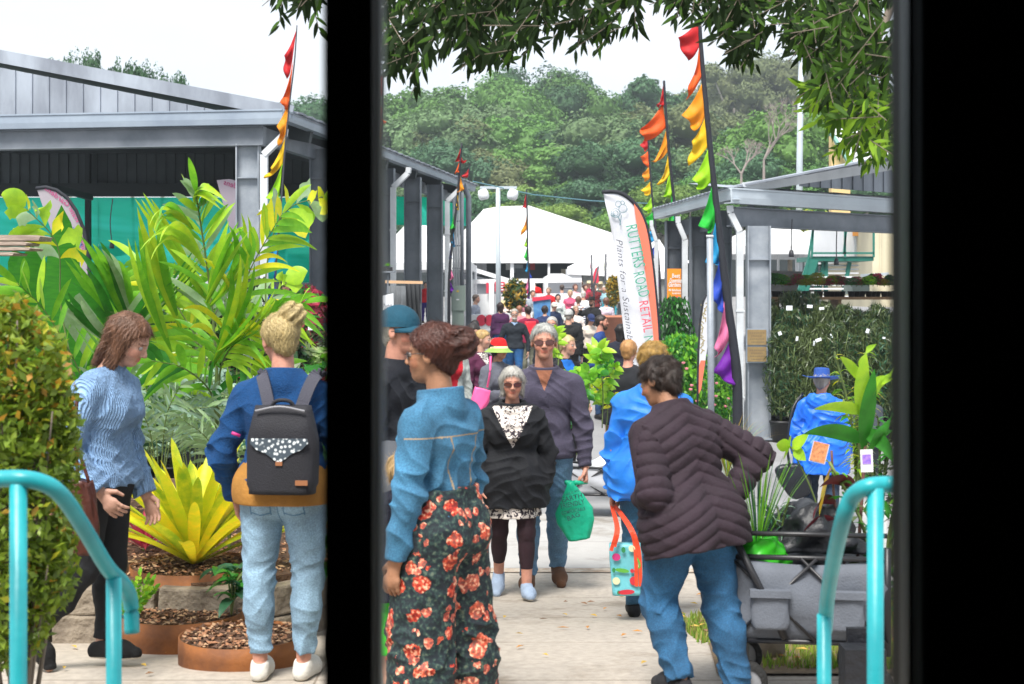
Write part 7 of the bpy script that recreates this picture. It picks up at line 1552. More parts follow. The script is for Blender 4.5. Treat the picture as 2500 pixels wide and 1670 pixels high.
# silvery young palms low in the middle
for i, (px, py, d, h, c, lb) in enumerate(((390, 1150, 8.9, .75, 'silver', 'silvery young palm left of the bromeliad top'), (470, 1170, 9.6, .95, 'silver', 'silvery young palm behind the bromeliad'), (545, 1180, 9.0, .62, 'pale', 'pale young palm between the bromeliad and the navy jacket'), (340, 1170, 9.9, .9, 'bluegreen', 'blue green young palm beside the pale blue sweater'), (740, 1180, 8.8, .6, 'bluegreen', 'dark green young palm beside the backpack woman'), (60, 1180, 9.5, .9, 'deep', 'dark green young palm behind the small leaved shrub'))):
 e = empty('young_palm', P(px, py + 60, d), label=lb, cat='palm'); b = P(px, py + 60, d)
 for k in range(6): a = k * 1.05 + i; q = h * .55; frond(e, [b, b + Vector((math.cos(a) * q * .3, math.sin(a) * q * .3, h * .65)), b + Vector((math.cos(a) * q, math.sin(a) * q, h * (.75 + .1 * (k % 3))))], [LM[c], LM['pale'] if c == 'silver' else LM[c]], .20, .011, n=13, t0=.3, seed=k + i * 9, droop=.35, r=.005, ang=60)
# ---- potted nursery shrubs: protos, then copies
def shrub_proto(kind, seed):
 r = np.random.RandomState(seed); rn = random.Random(seed)
 if kind == 'fine':   # dark needle foliage, narrow
  n = 2600; h = r.uniform(.15, 1.0, n); a = r.uniform(0, 6.28, n); rad = .22 * (np.sin(h * 3.0) ** .5) * r.uniform(.2, 1, n); pts = np.stack([rad * np.cos(a), rad * np.sin(a), h], 1)
  V, F = leafcloud(pts, np.stack([np.cos(a), np.sin(a), a * 0 + .2], 1), .042, r, 7.5, .9, -1.2)
 elif kind == 'broad':
  n = 420; h = r.uniform(.2, 1.0, n); a = r.uniform(0, 6.28, n); rad = .30 * (np.sin(h * 3.0) ** .5) * r.uniform(.3, 1, n); pts = np.stack([rad * np.cos(a), rad * np.sin(a), h], 1)
  V, F = leafcloud(pts, np.stack([np.cos(a), np.sin(a), a * 0 + .6], 1), .085, r, 2.0, .6, .3)
 else:
  n = 1300; h = r.uniform(.2, 1.0, n); a = r.uniform(0, 6.28, n); rad = .34 * (np.sin(h * 2.9) ** .5) * r.uniform(.3, 1, n); pts = np.stack([rad * np.cos(a), rad * np.sin(a), h], 1)
  V, F = leafcloud(pts, np.stack([np.cos(a), np.sin(a), a * 0 + .6], 1), .036, r, 2.0, .7, .0)
 me = cloud_mesh([(V, F, r.choice(2, len(F), p=[.65, .35]))]); tm = MB()
 for k in range(5): q = rn.uniform(.03, .2); b = rn.uniform(0, 6.28); tm.tube([(0, 0, .0), (q * .3 * math.cos(b), q * .3 * math.sin(b), .5), (q * math.cos(b), q * math.sin(b), .92)], [.008, .006, .003], 5)
 return me, tm.mesh(True)
SP = {k: [shrub_proto(k, s_ + 60) for s_ in range(3)] for k in ('fine', 'broad', 'small')}
pm = MB(); pm.lathe((0, 0, 0), [(.001, 0), (.10, 0), (.135, .22), (.145, .22), (.145, .245), (.125, .245), (.12, .22), (.001, .215)], 16); potmesh = pm.mesh(True); potmesh.materials.append(potm)
SC = {}
def shrub(kind, v, x, y, z, h, w_, c1_, c2_, label, group, pot=True, name='potted_shrub'):
 e = empty(name, (x, y, z), random.uniform(0, 6.28), label=label, cat='plant', group=group); key = (kind, v, c1_, c2_)
 if key not in SC: m = SP[kind][v][0].copy(); m.materials.append(LM[c1_]); m.materials.append(LM[c2_]); t = SP[kind][v][1].copy(); t.materials.append(stemm); SC[key] = (m, t)
 off = .2 if pot else 0
 for nm, me in (('leaves', SC[key][0]), ('stems', SC[key][1])): o = bpy.data.objects.new(nm, me); COL.objects.link(o); o.parent = e; o.scale = (w_, w_, h); o.location = (0, 0, off)
 if pot: o = bpy.data.objects.new('pot', potmesh); COL.objects.link(o); o.parent = e; s_ = max(.5, w_); o.scale = (s_, s_, s_)
 return e
rn = random.Random(77)
# wall of dark fine leaved shrubs under the right shed
k = 0
for row, (d, x0, x1, n, ytop) in enumerate(((23.2, 1900, 2200, 12, 800), (24.2, 1880, 2210, 12, 760), (25.2, 1880, 2220, 11, 735))):
 for i in range(n):
  px = x0 + (x1 - x0) * i / (n - 1) + rn.uniform(-6, 6); x = X(px, d); g = gz(x, d); h = P(0, ytop + rn.uniform(-22, 30), d).z - g - .2
  shrub('fine', rn.randrange(3), x, d + rn.uniform(-.2, .2), g, h, 1.35, 'olive', rn.choice(['dark', 'olive', 'bluegreen']), 'dark fine leaved potted shrub, %s from left, %s row under the right shed' % (ORD[i], ['front', 'middle', 'back'][row]), 'dark shrubs under the right shed')
# bench of seedlings behind them
d = 26.3; e = empty('plant_bench', (X(2040, d), d, gz(5, d)), label='wooden plant bench behind the dark shrubs under the right shed', cat='bench'); mb = MB(); mb.box((X(2040, d), d, P(0, 728, d).z), (X(2230, d) - X(1880, d), .8, .05)); mb.build('bench_top', mat('bench_wood', (.28, .17, .09), rough=.8, var=.3, vs=4), e)
for x in (1890, 2040, 2200): mb = MB(); mb.box((X(x, d), d, (P(0, 728, d).z + gz(5, d)) / 2), (.06, .7, P(0, 730, d).z - gz(5, d))); mb.build('leg', MATS['bench_wood'], e)
for i in range(22):
 px = 1888 + i * 14.5; cc = rn.choice([('bright', 'lime'), ('deep', 'bright'), ('deep', 'dark'), ('lime', 'bright'), ('orange', 'bright'), ('pink', 'deep')]) if i not in (18,) else ('pink', 'pink')
 shrub(rn.choice(['small', 'broad']), rn.randrange(3), X(px, d), d + rn.uniform(-.25, .25), P(0, 727, d).z, rn.uniform(.14, .26), rn.uniform(.40, .55), cc[0], cc[1], '%s potted seedling, %s from left on the right shed bench' % ({'bright': 'green', 'deep': 'dark green', 'lime': 'lime green', 'orange': 'orange tinged', 'pink': 'pink tinged'}[cc[0]], ORD[i]), 'seedlings on the bench under the right shed')
for i, (px, py, w_, h_, a) in enumerate(((1927, 752, 20, 15, 0), (1977, 748, 18, 10, 2), (2006, 753, 16, 8, -2), (1904, 814, 11, 12, -20), (1946, 827, 8, 15, 8), (1998, 830, 20, 10, -20), (2030, 820, 4, 14, -30), (1987, 838, 5, 16, 4), (2118, 808, 10, 14, 20), (2158, 825, 9, 6, 5))):
 d_ = 22.9; q = P(px, py, d_); mb = MB(); mb.box(q, (w_ * .75 / FPX * d_, .004, h_ * .75 / FPX * d_), rot=Matrix.Rotation(R(a), 3, 'Y')); mb.build('plant_label', mat('plant_tag_white', (.72, .76, .80), rough=.5), label=['wide white price card left of the three on the bench edge', 'white price card in the middle of the bench edge', 'narrow white price card at the right of the bench edge', 'grey green plant tag nearest the shed column', 'upright white plant tag left of the middle', 'large tilted white plant tag in the middle of the shrubs', 'thin slanting white plant tag above the blue hat', 'slim white plant tag below the large tilted one', 'pale plant tag near the dark haired woman', 'small white plant tag at the right edge'][i], cat='tag', group='tags among the dark shrubs')
# camellia by the banner and neighbours
def camellia(px, py, d, h, w_, lb, c=('deep', 'bright'), fl=None, n=1):
 x = X(px, d); e = shrub('small', 1, x, d, gz(x, d), h, w_, c[0], c[1], lb, None, pot=False, name='shrub')
 e2 = shrub('small', 2, x, d, gz(x, d), h, w_, c[1], c[0], lb, None, pot=False, name='shrub')
 for ch in list(e2.children): ch.parent = e; ch.location = (.1, .05, 0)
 bpy.data.objects.remove(e2)
 if fl:
  rr_ = random.Random(int(px)); mb = MB()
  for k in range(15): a = rr_.uniform(3.4, 6.0); z = rr_.uniform(.3, .95) * h; q = .31 * w_ * math.sin(z / h * 2.9) ** .5; mb.lathe((q * math.cos(a), q * math.sin(a), z), [(.0, -.02), (.025, -.01), (.03, .012), (.0, .02)], 7)
  o = mb.build('flowers', fl, None); o.parent = e; o['kind'] = 'stuff'; e.rotation_euler = (0, 0, 0)
 return e
pinkf = mat('pink_flower', (.75, .25, .30), rough=.6); whitef = mat('white_flower', (.8, .8, .78), rough=.6); yellf = mat('yellow_flower', (.8, .6, .03), rough=.6); redf = mat('red_flower', (.6, .03, .05), rough=.6)
camellia(1660, 0, 21.2, 1.75, 1.15, 'round green camellia bush with pink flowers behind the feather banner', fl=pinkf)
camellia(1742, 0, 22.2, 1.2, .9, 'dark camellia bush behind the small white banner', fl=pinkf)
camellia(1628, 0, 22.5, 1.6, 1.0, 'glossy green bush against the feather banner pole')
camellia(1640, 0, 25.5, 2.3, 1.0, 'taller dark bush under the orange sign', c=('dark', 'deep'))
e = empty('grass_clump', (X(1775, 18.5), 18.5, -.55), label='clump of long arching grass stems beside the tallest flag', cat='plant'); rosette(e, Vector((X(1775, 18.5), 18.5, gz(2.8, 18.5))), 60, 1.25, .006, [LM['olive'], LM['lime'], LM['orange']], up=.9, droop=.5, seed=3, nn=7)
# left nursery rows, behind the garden palms and under the left shed
kinds = [('deep', 'bright'), ('bright', 'lime'), ('dark', 'deep'), ('silver', 'pale'), ('bluegreen', 'deep'), ('pink', 'deep'), ('olive', 'dark'), ('cream', 'bright')]
cn = {'deep': 'deep green', 'bright': 'bright green', 'dark': 'very dark', 'silver': 'silvery', 'bluegreen': 'blue green', 'pink': 'pink tinged', 'olive': 'olive', 'cream': 'cream variegated'}
for row, (d, x0, x1, n, h0, lift, nm) in enumerate(((13.2, -60, 800, 13, .75, .35, 'nearest'), (16.5, -40, 790, 15, 1.0, .55, 'second'), (20.0, -20, 790, 16, 1.1, .8, 'third'), (24.5, 20, 790, 16, 1.2, 1.0, 'farthest'))):
 e = empty('plant_bench', (X((x0 + x1) / 2, d), d, gz(-4, d)), label='dark plant bench of the %s nursery row in front of the left shed' % nm, cat='bench', group='dark nursery benches at left')
 mb = MB(); mb.box((X((x0 + x1) / 2, d), d, gz(-4, d) + lift - .03), (X(x1, d) - X(x0, d), .9, .06)); mb.build('bench_top', darkint, e); mb = MB(); mb.box((X((x0 + x1) / 2, d), d + .1, gz(-4, d) + lift / 2 - .03), (X(x1, d) - X(x0, d) - .1, .7, lift - .06)); mb.build('skirt', mat('bench_skirt', (.02, .022, .024), rough=.8), e)
 for i in range(n):
  px = x0 + (x1 - x0) * (i + .5) / n; c_ = rn.choice(kinds); kd = rn.choice(['broad', 'small', 'broad']); x = X(px, d) + rn.uniform(-.1, .1)
  shrub(kd, rn.randrange(3), x, d + rn.uniform(-.2, .2), gz(x, d) + lift, h0 * rn.uniform(.6, 1.25), rn.uniform(.9, 1.5), c_[0], c_[1], '%s %s potted shrub, %s from left in %s nursery row' % (cn[c_[0]], {'broad': 'broad leaved', 'small': 'small leaved'}[kd], ORD[i], nm), 'potted shrubs in front of the left shed')
for i, (px, py, w_, h_) in enumerate(((378, 945, 34, 20), (355, 962, 40, 22), (760, 800, 16, 12), (612, 930, 30, 26), (736, 960, 8, 20))):
 d_ = 12.6; mb = MB(); mb.box(P(px, py, d_), (w_ / FPX * d_, .01, h_ / FPX * d_)); mb.build('plant_label', MATS['plant_tag_white'], label=['white plant name card by the sweater woman, the upper', 'white plant name card by the sweater woman, the lower', 'small white tag high beside the black post', 'white card among the palms left of the ponytail', 'narrow white tag beside the red cordyline'][i], cat='tag')
# sign board of the left stall
d = 17; e = empty('sign', P(490, 680, d), label='grey hanging garden stall sign with dark serif lettering', cat='sign'); plate([(428, 671), (524, 671), (524, 698), (428, 698)], d, .02, mat('sign_grey', (.42, .44, .46), rough=.6), e, 'board')
text_px('SUNCOAST WATER', (432, 683), (520, 683), 9, d, tbk, e, back=.01, bold=0); text_px('GARDENS', (452, 695), (500, 695), 9, d, tbk, e, back=.01, bold=0)
# weathered timber shelf and green drum at far left
d = 9.0; tim = mat('weathered_timber', (.42, .34, .28), rough=.9, col2=(.22, .17, .14), vs=6, stretch=(1, 8, 8), bump=.6, bs=20)
for i, (x1, y0, y1, lb) in enumerate(((98, 573, 587, 'top'), (66, 589, 599, 'second'), (74, 602, 611, 'third'), (34, 614, 623, 'lowest'))):
 mb = MB(); mb.prism([P(-120, y0, d - .1 * i), P(x1 - 12, y0 + 1, d - .1 * i), P(x1, y0 + 4, d - .1 * i), P(x1 - 4, y1, d - .1 * i), P(-120, y1, d - .1 * i)], (0, .25, 0)); mb.build('timber_slab', tim, label='%s weathered timber slab of the stack at the left edge' % lb, cat='timber', group='timber slabs at the left edge')
# flower beds along the far end of the left shed
for i, (px, d, h, w_, c, fl, lb) in enumerate(((1042, 31, 1.2, 1.0, ('bright', 'lime'), whitef, 'green bush with white flowers at the foot of a shed column'), (1075, 29, 1.0, 1.1, ('lime', 'bright'), None, 'lime grassy bush by the flower stand'), (1100, 33, 1.15, .8, ('bright', 'lime'), yellf, 'bush with bright yellow flowers before the green cabinet'), (1135, 31, .95, 1.0, ('deep', 'bright'), whitef, 'white flowering bush before the steel post'), (1165, 33, .95, .7, ('lime', 'bright'), redf, 'red and yellow flowering bush before the steel post'), (1060, 26.5, .95, 1.2, ('silver', 'bright'), whitef, 'silvery bush with white orchids near the crowd'), (1110, 26, .8, 1.1, ('silver', 'deep'), whitef, 'low bush of white orchids behind the dark haired woman'))):
 camellia(px, 0, d, h, w_, lb, c, fl)
# topiary tree in the street and the tall potted shrub
def potted_tree(px, ytop, ymid, wpx, d, lb, c, pot_c):
 x = X(px, d); g = gz(x, d); e = empty('potted_tree', (x, d, g), label=lb, cat='tree'); zt = P(0, ytop, d).z; zm = P(0, ymid, d).z; r_ = wpx / 2 / FPX * d
 rr_ = np.random.RandomState(int(px)); n = 900; q = rr_.normal(0, 1, (n, 3)); q /= np.linalg.norm(q, axis=1)[:, None]; q *= rr_.uniform(.35, 1.05, n)[:, None]; q[:, :2] *= r_; q[:, 2] *= (zt - zm) / 2; q += np.array([x, d, (zt + zm) / 2])
 V, F = leafcloud(q, q - np.array([x, d, (zt + zm) / 2]), .085, rr_, 2.4, .8, -.4); link('crown', cloud_mesh([(V, F, rr_.choice(3, len(F)))]), [LM[k] for k in c], e)
 mb = MB(); mb.tube([(x, d, g + .4), (x + .03, d, zm + .2), (x, d, (zt + zm) / 2)], [.035, .03, .02], 7); mb.build('trunk', bark, e); mb = MB(); mb.lathe((x, d, g), [(.001, 0), (.28, 0), (.36, .5), (.40, .5), (.40, .58), (.33, .58), (.32, .5), (.001, .48)], 20); mb.build('pot', mat(pot_c[0], pot_c[1], rough=.6), e, True)
potted_tree(1257, 682, 765, 58, 38, 'ball shaped potted tree with bronze tipped leaves in the street', ('orange', 'dark', 'olive'), ('pot_maroon', (.2, .03, .05)))
potted_tree(1497, 672, 748, 34, 46, 'narrow bronze leaved tree in a white tub behind the banner', ('orange', 'olive', 'orange'), ('pot_white', (.75, .75, .74)))
d = 42; e = empty('planter', P(1500, 790, d), label='large terracotta planter at the edge of the street', cat='planter'); mb = MB(); c_ = P(1500, 790, d); mb.lathe((c_.x, d, gz(c_.x, d)), [(.001, 0), (.42, 0), (.5, P(0, 776, d).z - gz(c_.x, d)), (.56, P(0, 776, d).z - gz(c_.x, d)), (.56, P(0, 770, d).z - gz(c_.x, d)), (.3, P(0, 770, d).z - gz(c_.x, d))], 20); mb.build('pot', mat('terracotta', (.50, .20, .12), rough=.8, var=.15), e, True)
# young tree seedlings carried in the wagon in the centre
def seedling(px, ytop, ybot, d, spread, seed, lb, mats_, L=.15, w=.030, n=70):
 rn = random.Random(seed); b = P(px, ybot, d); tp = P(px + rn.uniform(-15, 15), ytop, d); e = empty('seedling', b, label=lb, cat='plant', group='leafy seedlings carried in the wagon'); V, F, M = [], [], []; mb = MB(); mb.tube(spline([b, b.lerp(tp, .5) + Vector((.03, 0, 0)), tp], 6), .006, 6)
 for k in range(5):
  q = b.lerp(tp, rn.uniform(.2, .8)); a = rn.uniform(0, 6.28); mb.tube([q, q + Vector((math.cos(a) * spread * .6, math.sin(a) * spread * .4, spread * .5)), q + Vector((math.cos(a) * spread, math.sin(a) * spread * .6, spread * .9))], .003, 5)
  for i in range(n // 6): t = rn.uniform(.3, 1); p = q + Vector((math.cos(a) * spread * t, math.sin(a) * spread * .6 * t, spread * .9 * t)); bb = rn.uniform(0, 6.28); u = rn.uniform(-.2, .7); dr = Vector((math.cos(bb) * math.cos(u), math.sin(bb) * math.cos(u), math.sin(u))); l = L * rn.uniform(.6, 1.1); blade(V, F, M, p, p + dr * l * .5, p + dr * l + Vector((0, 0, -.35 * l)), w, rn.randrange(len(mats_)), n=5, rnd=rn)
 for i in range(n // 5): t = rn.uniform(.75, 1.03); p = b.lerp(tp, min(1, t)); bb = rn.uniform(0, 6.28); dr = Vector((math.cos(bb) * .8, math.sin(bb) * .8, rn.uniform(.2, .9))).normalized(); l = L * rn.uniform(.8, 1.3); blade(V, F, M, p, p + dr * l * .5, p + dr * l, w * 1.1, 0, n=5, rnd=rn)
 mb.build('stem', stemm, e, True); vfm(V, F, M, 'leaves', mats_, e)
seedling(1470, 850, 1045, 14.6, .26, 1, 'lime leaved seedling rising above the wagon, tallest of the group', [LM['lime'], LM['bright']], n=90)
seedling(1425, 905, 1050, 14.4, .24, 2, 'glossy green seedling leaning left out of the wagon', [LM['bright'], LM['deep']], n=110, L=.12)
seedling(1480, 940, 1050, 14.8, .20, 3, 'small yellow green seedling at the right of the wagon', [LM['lime'], LM['yellow']], n=50, L=.14, w=.02)
seedling(1362, 800, 900, 15.5, .10, 4, 'lime leaf tips held up beside the tall man', [LM['lime']], n=40, L=.12, w=.024)
seedling(1408, 980, 1110, 13.6, .16, 5, 'dark leaved seedling low beside the tall man', [LM['deep'], LM['bluegreen']], n=70, L=.11)
# ---- shrub at the left edge, close to the camera
e = empty('shrub', P(60, 1640, 4.7), label='bushy small leaved shrub with orange tips at the left edge close to the camera', cat='shrub'); r = np.random.RandomState(12); Ps = []
lob = [(40, 900, 120, 150), (20, 1060, 150, 170), (100, 1130, 95, 120), (60, 1270, 130, 140), (10, 1400, 130, 150), (110, 1390, 75, 110), (20, 800, 70, 90), (100, 980, 85, 100), (150, 1030, 45, 60), (30, 1530, 90, 100)]
for (x, y, rx, ry) in lob:
 n = int(rx * ry * .085); q = r.normal(0, 1, (n, 3)); q /= np.linalg.norm(q, axis=1)[:, None]; q *= (r.uniform(.45, 1.08, n) ** .7)[:, None]; c_ = np.array(P(x, y, 4.8)); s_ = 4.8 / FPX; Ps.append(c_ + q * np.array([rx * s_, rx * s_ * 1.3, ry * s_]))
Ps = np.concatenate(Ps); V, F = leafcloud(Ps, r.normal(0, 1, Ps.shape) + np.array([0, -.5, .6]), .0195, r, 2.0, .8, -.2); zz = Ps[:, 2]
mi = np.where(r.uniform(0, 1, len(F)) < .05 + .16 * (zz > 1.35), r.choice([2, 3], len(F)), r.choice([0, 1], len(F))); link('leaves', cloud_mesh([(V, F, mi)]), [leafm('shrub_olive', (.20, .28, .03), (.11, .18, .02)), leafm('shrub_green', (.34, .44, .04), (.18, .3, .03)), leafm('shrub_orange', (.55, .24, .03), (.45, .3, .03)), leafm('shrub_yellow', (.52, .48, .04), (.35, .4, .03))], e)
mb = MB(); rn = random.Random(8); b = Vector((X(40, 4.9), 4.9, 0))
for k in range(26): x, y, rx, ry = lob[k % len(lob)]; tp = P(x + rn.uniform(-.6, .6) * rx, y + rn.uniform(-.5, .4) * ry, 4.8 + rn.uniform(-.15, .15)); mb.tube(spline([b, b.lerp(tp, .5) + Vector((rn.uniform(-.05, .05), rn.uniform(-.05, .05), .05)), tp], 5), [.012 - .009 * i / 10 for i in range(11)], 5)
mb.build('branches', bark, e, True)
# ---- plants carried in the near wagon and by the right handrail
V, F, M = [], [], []; d = 6.3; e = empty('rubber_plant', P(2125, 1500, d), label='tall plant with long glossy leaves rising from the near wagon', cat='plant'); mb = MB()
mb.tube(spline([P(2090, 1420, d), P(2105, 1200, d), P(2112, 1050, d), P(2108, 900, d)], 5), .008, 7); mb.tube(spline([P(2070, 1420, d), P(2040, 1250, d), P(2030, 1100, d)], 5), .006, 7); mb.build('stem', mat('purple_stem', (.14, .06, .05), rough=.6), e, True)
for (b_, c_, t_, w_, k) in (((2108, 1030), (2100, 930), (2115, 860), .034, 0), ((2108, 1010), (2060, 985), (1985, 1000), .030, 2), ((2108, 1080), (2040, 1040), (1960, 1060), .040, 1), ((2108, 1020), (2150, 950), (2185, 890), .034, 0), ((2110, 1060), (2160, 1060), (2180, 1130), .036, 1), ((2108, 960), (2150, 920), (2180, 925), .024, 2), ((2108, 1100), (2120, 980), (2135, 900), .034, 1), ((2104, 930), (2080, 890), (2050, 870), .022, 2), ((2106, 900), (2100, 860), (2140, 840), .024, 0), ((2108, 1140), (2140, 1080), (2178, 1010), .034, 1), ((2090, 1200), (2060, 1150), (2000, 1190), .030, 3), ((2040, 1230), (2000, 1200), (1985, 1270), .028, 3), ((2050, 1300), (2010, 1240), (1960, 1300), .026, 3), ((2035, 1130), (2015, 1180), (2000, 1260), .024, 4), ((2108, 1250), (2150, 1200), (2178, 1260), .028, 1)):
 blade(V, F, M, P(*b_, d), P(*c_, d - .1), P(*t_, d - .12), w_, k, side=Vector((.5, -.4, 1)), n=10, fold=.25)
vfm(V, F, M, 'leaves', [LM['lime'], LM['deep'], LM['lime'], LM['red'], LM['orange']], e)
e = empty('leafy_plant', P(1930, 1420, 6.4), label='sprig with translucent lime leaves in front of the blue raincoat', cat='plant'); V, F, M = [], [], []; d = 6.4; mb = MB(); mb.tube(spline([P(2040, 1420, d), P(1990, 1220, d), P(1930, 1090, d)], 5), .004, 6); mb.build('stem', stemm, e)
for (b_, t_, w_) in (((1930, 1090), (1895, 1085), .03), ((1930, 1090), (1912, 1125), .022), ((1935, 1095), (1975, 1060), .03), ((1940, 1095), (1968, 1125), .028), ((1930, 1085), (1930, 1062), .02)): b_, t_ = P(*b_, d), P(*t_, d - .05); blade(V, F, M, b_, b_.lerp(t_, .5), t_, w_, 0, side=Vector((.3, 0, 1)), n=6)
vfm(V, F, M, 'leaves', [LM['lime']], e)
e = empty('grass_clump', P(1850, 1390, 6.2), label='thin upright rush stems in the near wagon', cat='plant'); rosette(e, P(1850, 1360, 6.2), 46, .62, .0032, [LM['bluegreen'], LM['bright']], up=1.05, droop=.3, seed=33, nn=6)
bushy('leafy_plant', P(1905, 1350, 6.3), 'feathery grey green plant in the near wagon', [LM['silver'], LM['bluegreen']], 160, .05, .004, .12, .24, 34)
bushy('leafy_plant', P(2150, 1600, 6.3), 'leafy stems low behind the right handrail', [LM['deep'], LM['bright'], LM['olive']], 120, .09, .018, .32, .9, 35)
bushy('leafy_plant', P(2095, 1250, 8.8), 'yellow green ferny plant beside the blue raincoat', [LM['yellow'], LM['lime'], LM['bright']], 240, .09, .008, .22, .95, 36)
bushy('leafy_plant', P(2150, 1330, 10.2), 'olive leafy plant at the right edge behind the handrail', [LM['olive'], LM['deep']], 220, .10, .02, .35, 1.0, 37)
# ---- overhanging tree
e = empty('tree', (X(2330, 8.5), 8.5, gz(3, 8.5)), label='overhanging tree whose leafy branches hang across the top of the view', cat='tree')
def inpoly(x, y, pg):
 c = False; j = len(pg) - 1
 for i in range(len(pg)):
  if (pg[i][1] > y) != (pg[j][1] > y) and x < (pg[j][0] - pg[i][0]) * (y - pg[i][1]) / (pg[j][1] - pg[i][1] + 1e-9) + pg[i][0]: c = not c
  j = i
 return c
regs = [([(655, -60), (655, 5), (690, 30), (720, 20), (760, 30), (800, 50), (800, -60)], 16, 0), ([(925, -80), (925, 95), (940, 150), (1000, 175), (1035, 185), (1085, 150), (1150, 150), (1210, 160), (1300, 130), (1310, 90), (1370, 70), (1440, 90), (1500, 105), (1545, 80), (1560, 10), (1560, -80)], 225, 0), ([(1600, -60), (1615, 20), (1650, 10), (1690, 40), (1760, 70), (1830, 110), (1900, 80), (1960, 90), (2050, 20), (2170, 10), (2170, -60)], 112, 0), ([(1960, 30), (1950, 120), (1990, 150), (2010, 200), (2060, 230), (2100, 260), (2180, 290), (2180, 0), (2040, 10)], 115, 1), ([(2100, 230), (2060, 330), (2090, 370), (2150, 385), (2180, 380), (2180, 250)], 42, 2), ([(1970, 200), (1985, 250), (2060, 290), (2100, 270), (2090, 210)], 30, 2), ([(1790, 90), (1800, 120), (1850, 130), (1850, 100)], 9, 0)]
rn = random.Random(31); V, F, M = [], [], []; mb = MB()
for pg, n, bright in regs:
 xs_ = [p[0] for p in pg]; ys_ = [p[1] for p in pg]; k = 0
 while k < n:
  x, y = rn.uniform(min(xs_), max(xs_)), rn.uniform(min(ys_), max(ys_))
  if not inpoly(x, y, pg): continue
  if not bright and math.sin(x * .045 + 1) * math.sin(y * .06 + x * .01) > .55: k += .3; continue
  k += 1; d = rn.uniform(6.3, 8.2); p = P(x, y, d); dr = Vector((rn.uniform(-1, .4), rn.uniform(-.6, .6), rn.uniform(-1.0, .1))).normalized(); tw = rn.uniform(.14, .26); st = p - dr * tw * .5; mb.tube([st, p, p + dr * tw * .5], .0022, 4, cap=False)
  for i in range(rn.randint(8, 12)):
   q = st + dr * tw * (i / 10); b = rn.uniform(0, 6.28); sd_ = dr.cross(Vector((math.cos(b), math.sin(b), .3))).normalized(); ld = (dr * .75 + sd_ * .8 + Vector((0, 0, -.25))).normalized(); l = rn.uniform(.065, .115)
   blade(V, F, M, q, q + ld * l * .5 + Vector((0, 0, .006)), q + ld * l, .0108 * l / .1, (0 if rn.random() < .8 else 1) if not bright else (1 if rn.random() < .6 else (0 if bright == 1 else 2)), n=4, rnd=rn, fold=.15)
vfm(V, F, M, 'foliage', [mat('canopy_backlit', (.012, .026, .006), rough=.7, spec=.1, trans=.2), mat('canopy_green', (.05, .115, .012), rough=.6, spec=.15, trans=.35), mat('canopy_lit', (.24, .42, .03), rough=.5, spec=.2, trans=.5)], e); mb.build('twigs', bark, e)['kind'] = 'stuff'
mb = MB(); T = Vector((X(2330, 8.5), 8.5, gz(3, 8.5))); top_ = T + Vector((.1, -.3, 4.0)); mb.tube([T, T + Vector((.05, 0, 2)), top_], [.16, .13, .10], 12)
for tgt in ((1100, -60, 7.4), (1450, -70, 7.2), (1750, -50, 7.4), (2050, -40, 7.6), (2120, 150, 7.4), (800, -70, 7.3)): q = P(*tgt); mb.tube(spline([top_ + Vector((0, 0, -.6)), top_.lerp(q, .5) + Vector((0, 0, .35)), q], 6), [.06 - .045 * i / 12 for i in range(13)], 7)
mb.build('trunk', bark, e, True)
# ================================================================ carried things, wagons
def sack(c, w, h, dp, prof, M=None, n=30, k=14, wr=.04, seed=1, flat=2.6):
 """soft bag: prof(t) -> width factor from bottom 0 to top 1"""
 r = random.Random(seed); ph = [r.uniform(0, 6) for _ in range(6)]; mb = MB(); M = M or Matrix.Identity(3); c = Vector(c)
 for j in range(k + 1):
  t = j / k; fw_, fd = prof(t)
  for i in range(n):
   a = 2 * math.pi * i / n; ca, sa = math.cos(a), math.sin(a); e_ = 2 / flat; x = math.copysign(abs(ca) ** e_, ca) * w / 2 * fw_; y = math.copysign(abs(sa) ** e_, sa) * dp / 2 * fd
   q = 1 + wr * (math.sin(3 * a + 5 * t + ph[0]) + .7 * math.sin(7 * a - 8 * t + ph[1]) + .5 * math.sin(13 * a + 3 * t + ph[2])); z = (t - .5) * h + wr * .3 * h * math.sin(4 * a + ph[3]) * (t > .8)
   mb.v.append(tuple(c + M @ Vector((x * q, y * q, z))))
 mb.f = [(j * n + i, j * n + (i + 1) % n, (j + 1) * n + (i + 1) % n, (j + 1) * n + i) for j in range(k) for i in range(n)]; mb.f += [tuple(range(n - 1, -1, -1)), tuple(k * n + i for i in range(n))]
 return mb
boxp = lambda t: (1 - .10 * max(0, .15 - t) / .15 - .06 * max(0, t - .85) / .15,) * 2
def on(P_, k): return PP[k]
# ---- backpack
h = PP['pack']; up, lat, fw_ = Vector(h['up']), Vector(h['lat']), Vector(h['fwd']); W = h['W'].to_3x3(); up, lat, fw_ = W @ up, W @ lat, W @ fw_
c = h['toW'](h['nb']) - up * .30 - lat * .045 - fw_ * .20; M = Matrix((lat, -fw_, up)).transposed()
bl = mat('backpack_black', (.014, .014, .02), rough=.75, bump=.4, bs=160, var=.25); lth = mat('tan_leather', (.30, .12, .05), rough=.5)
e = empty('backpack', c, label='black backpack with a patterned white flap on the woman in navy', cat='backpack')
bp = lambda t: ((.93 if t < .1 else 1.0) * (1 if t < .62 else 1 - (t - .62) * .55), (1 if t < .75 else 1 - (t - .75) * 1.9))
sack(c, .315, .39, .15, bp, M, wr=.012, flat=3.6, k=18, n=40).build('bag_body', bl, e, True)
mb = MB(); pts = [(-.125, .02), (-.13, -.0), (-.10, -.03), (-.06, -.045), (-.02, -.075), (.0, -.09), (.02, -.075), (.06, -.045), (.10, -.03), (.13, 0), (.125, .02)]; off = c - fw_ * .0765
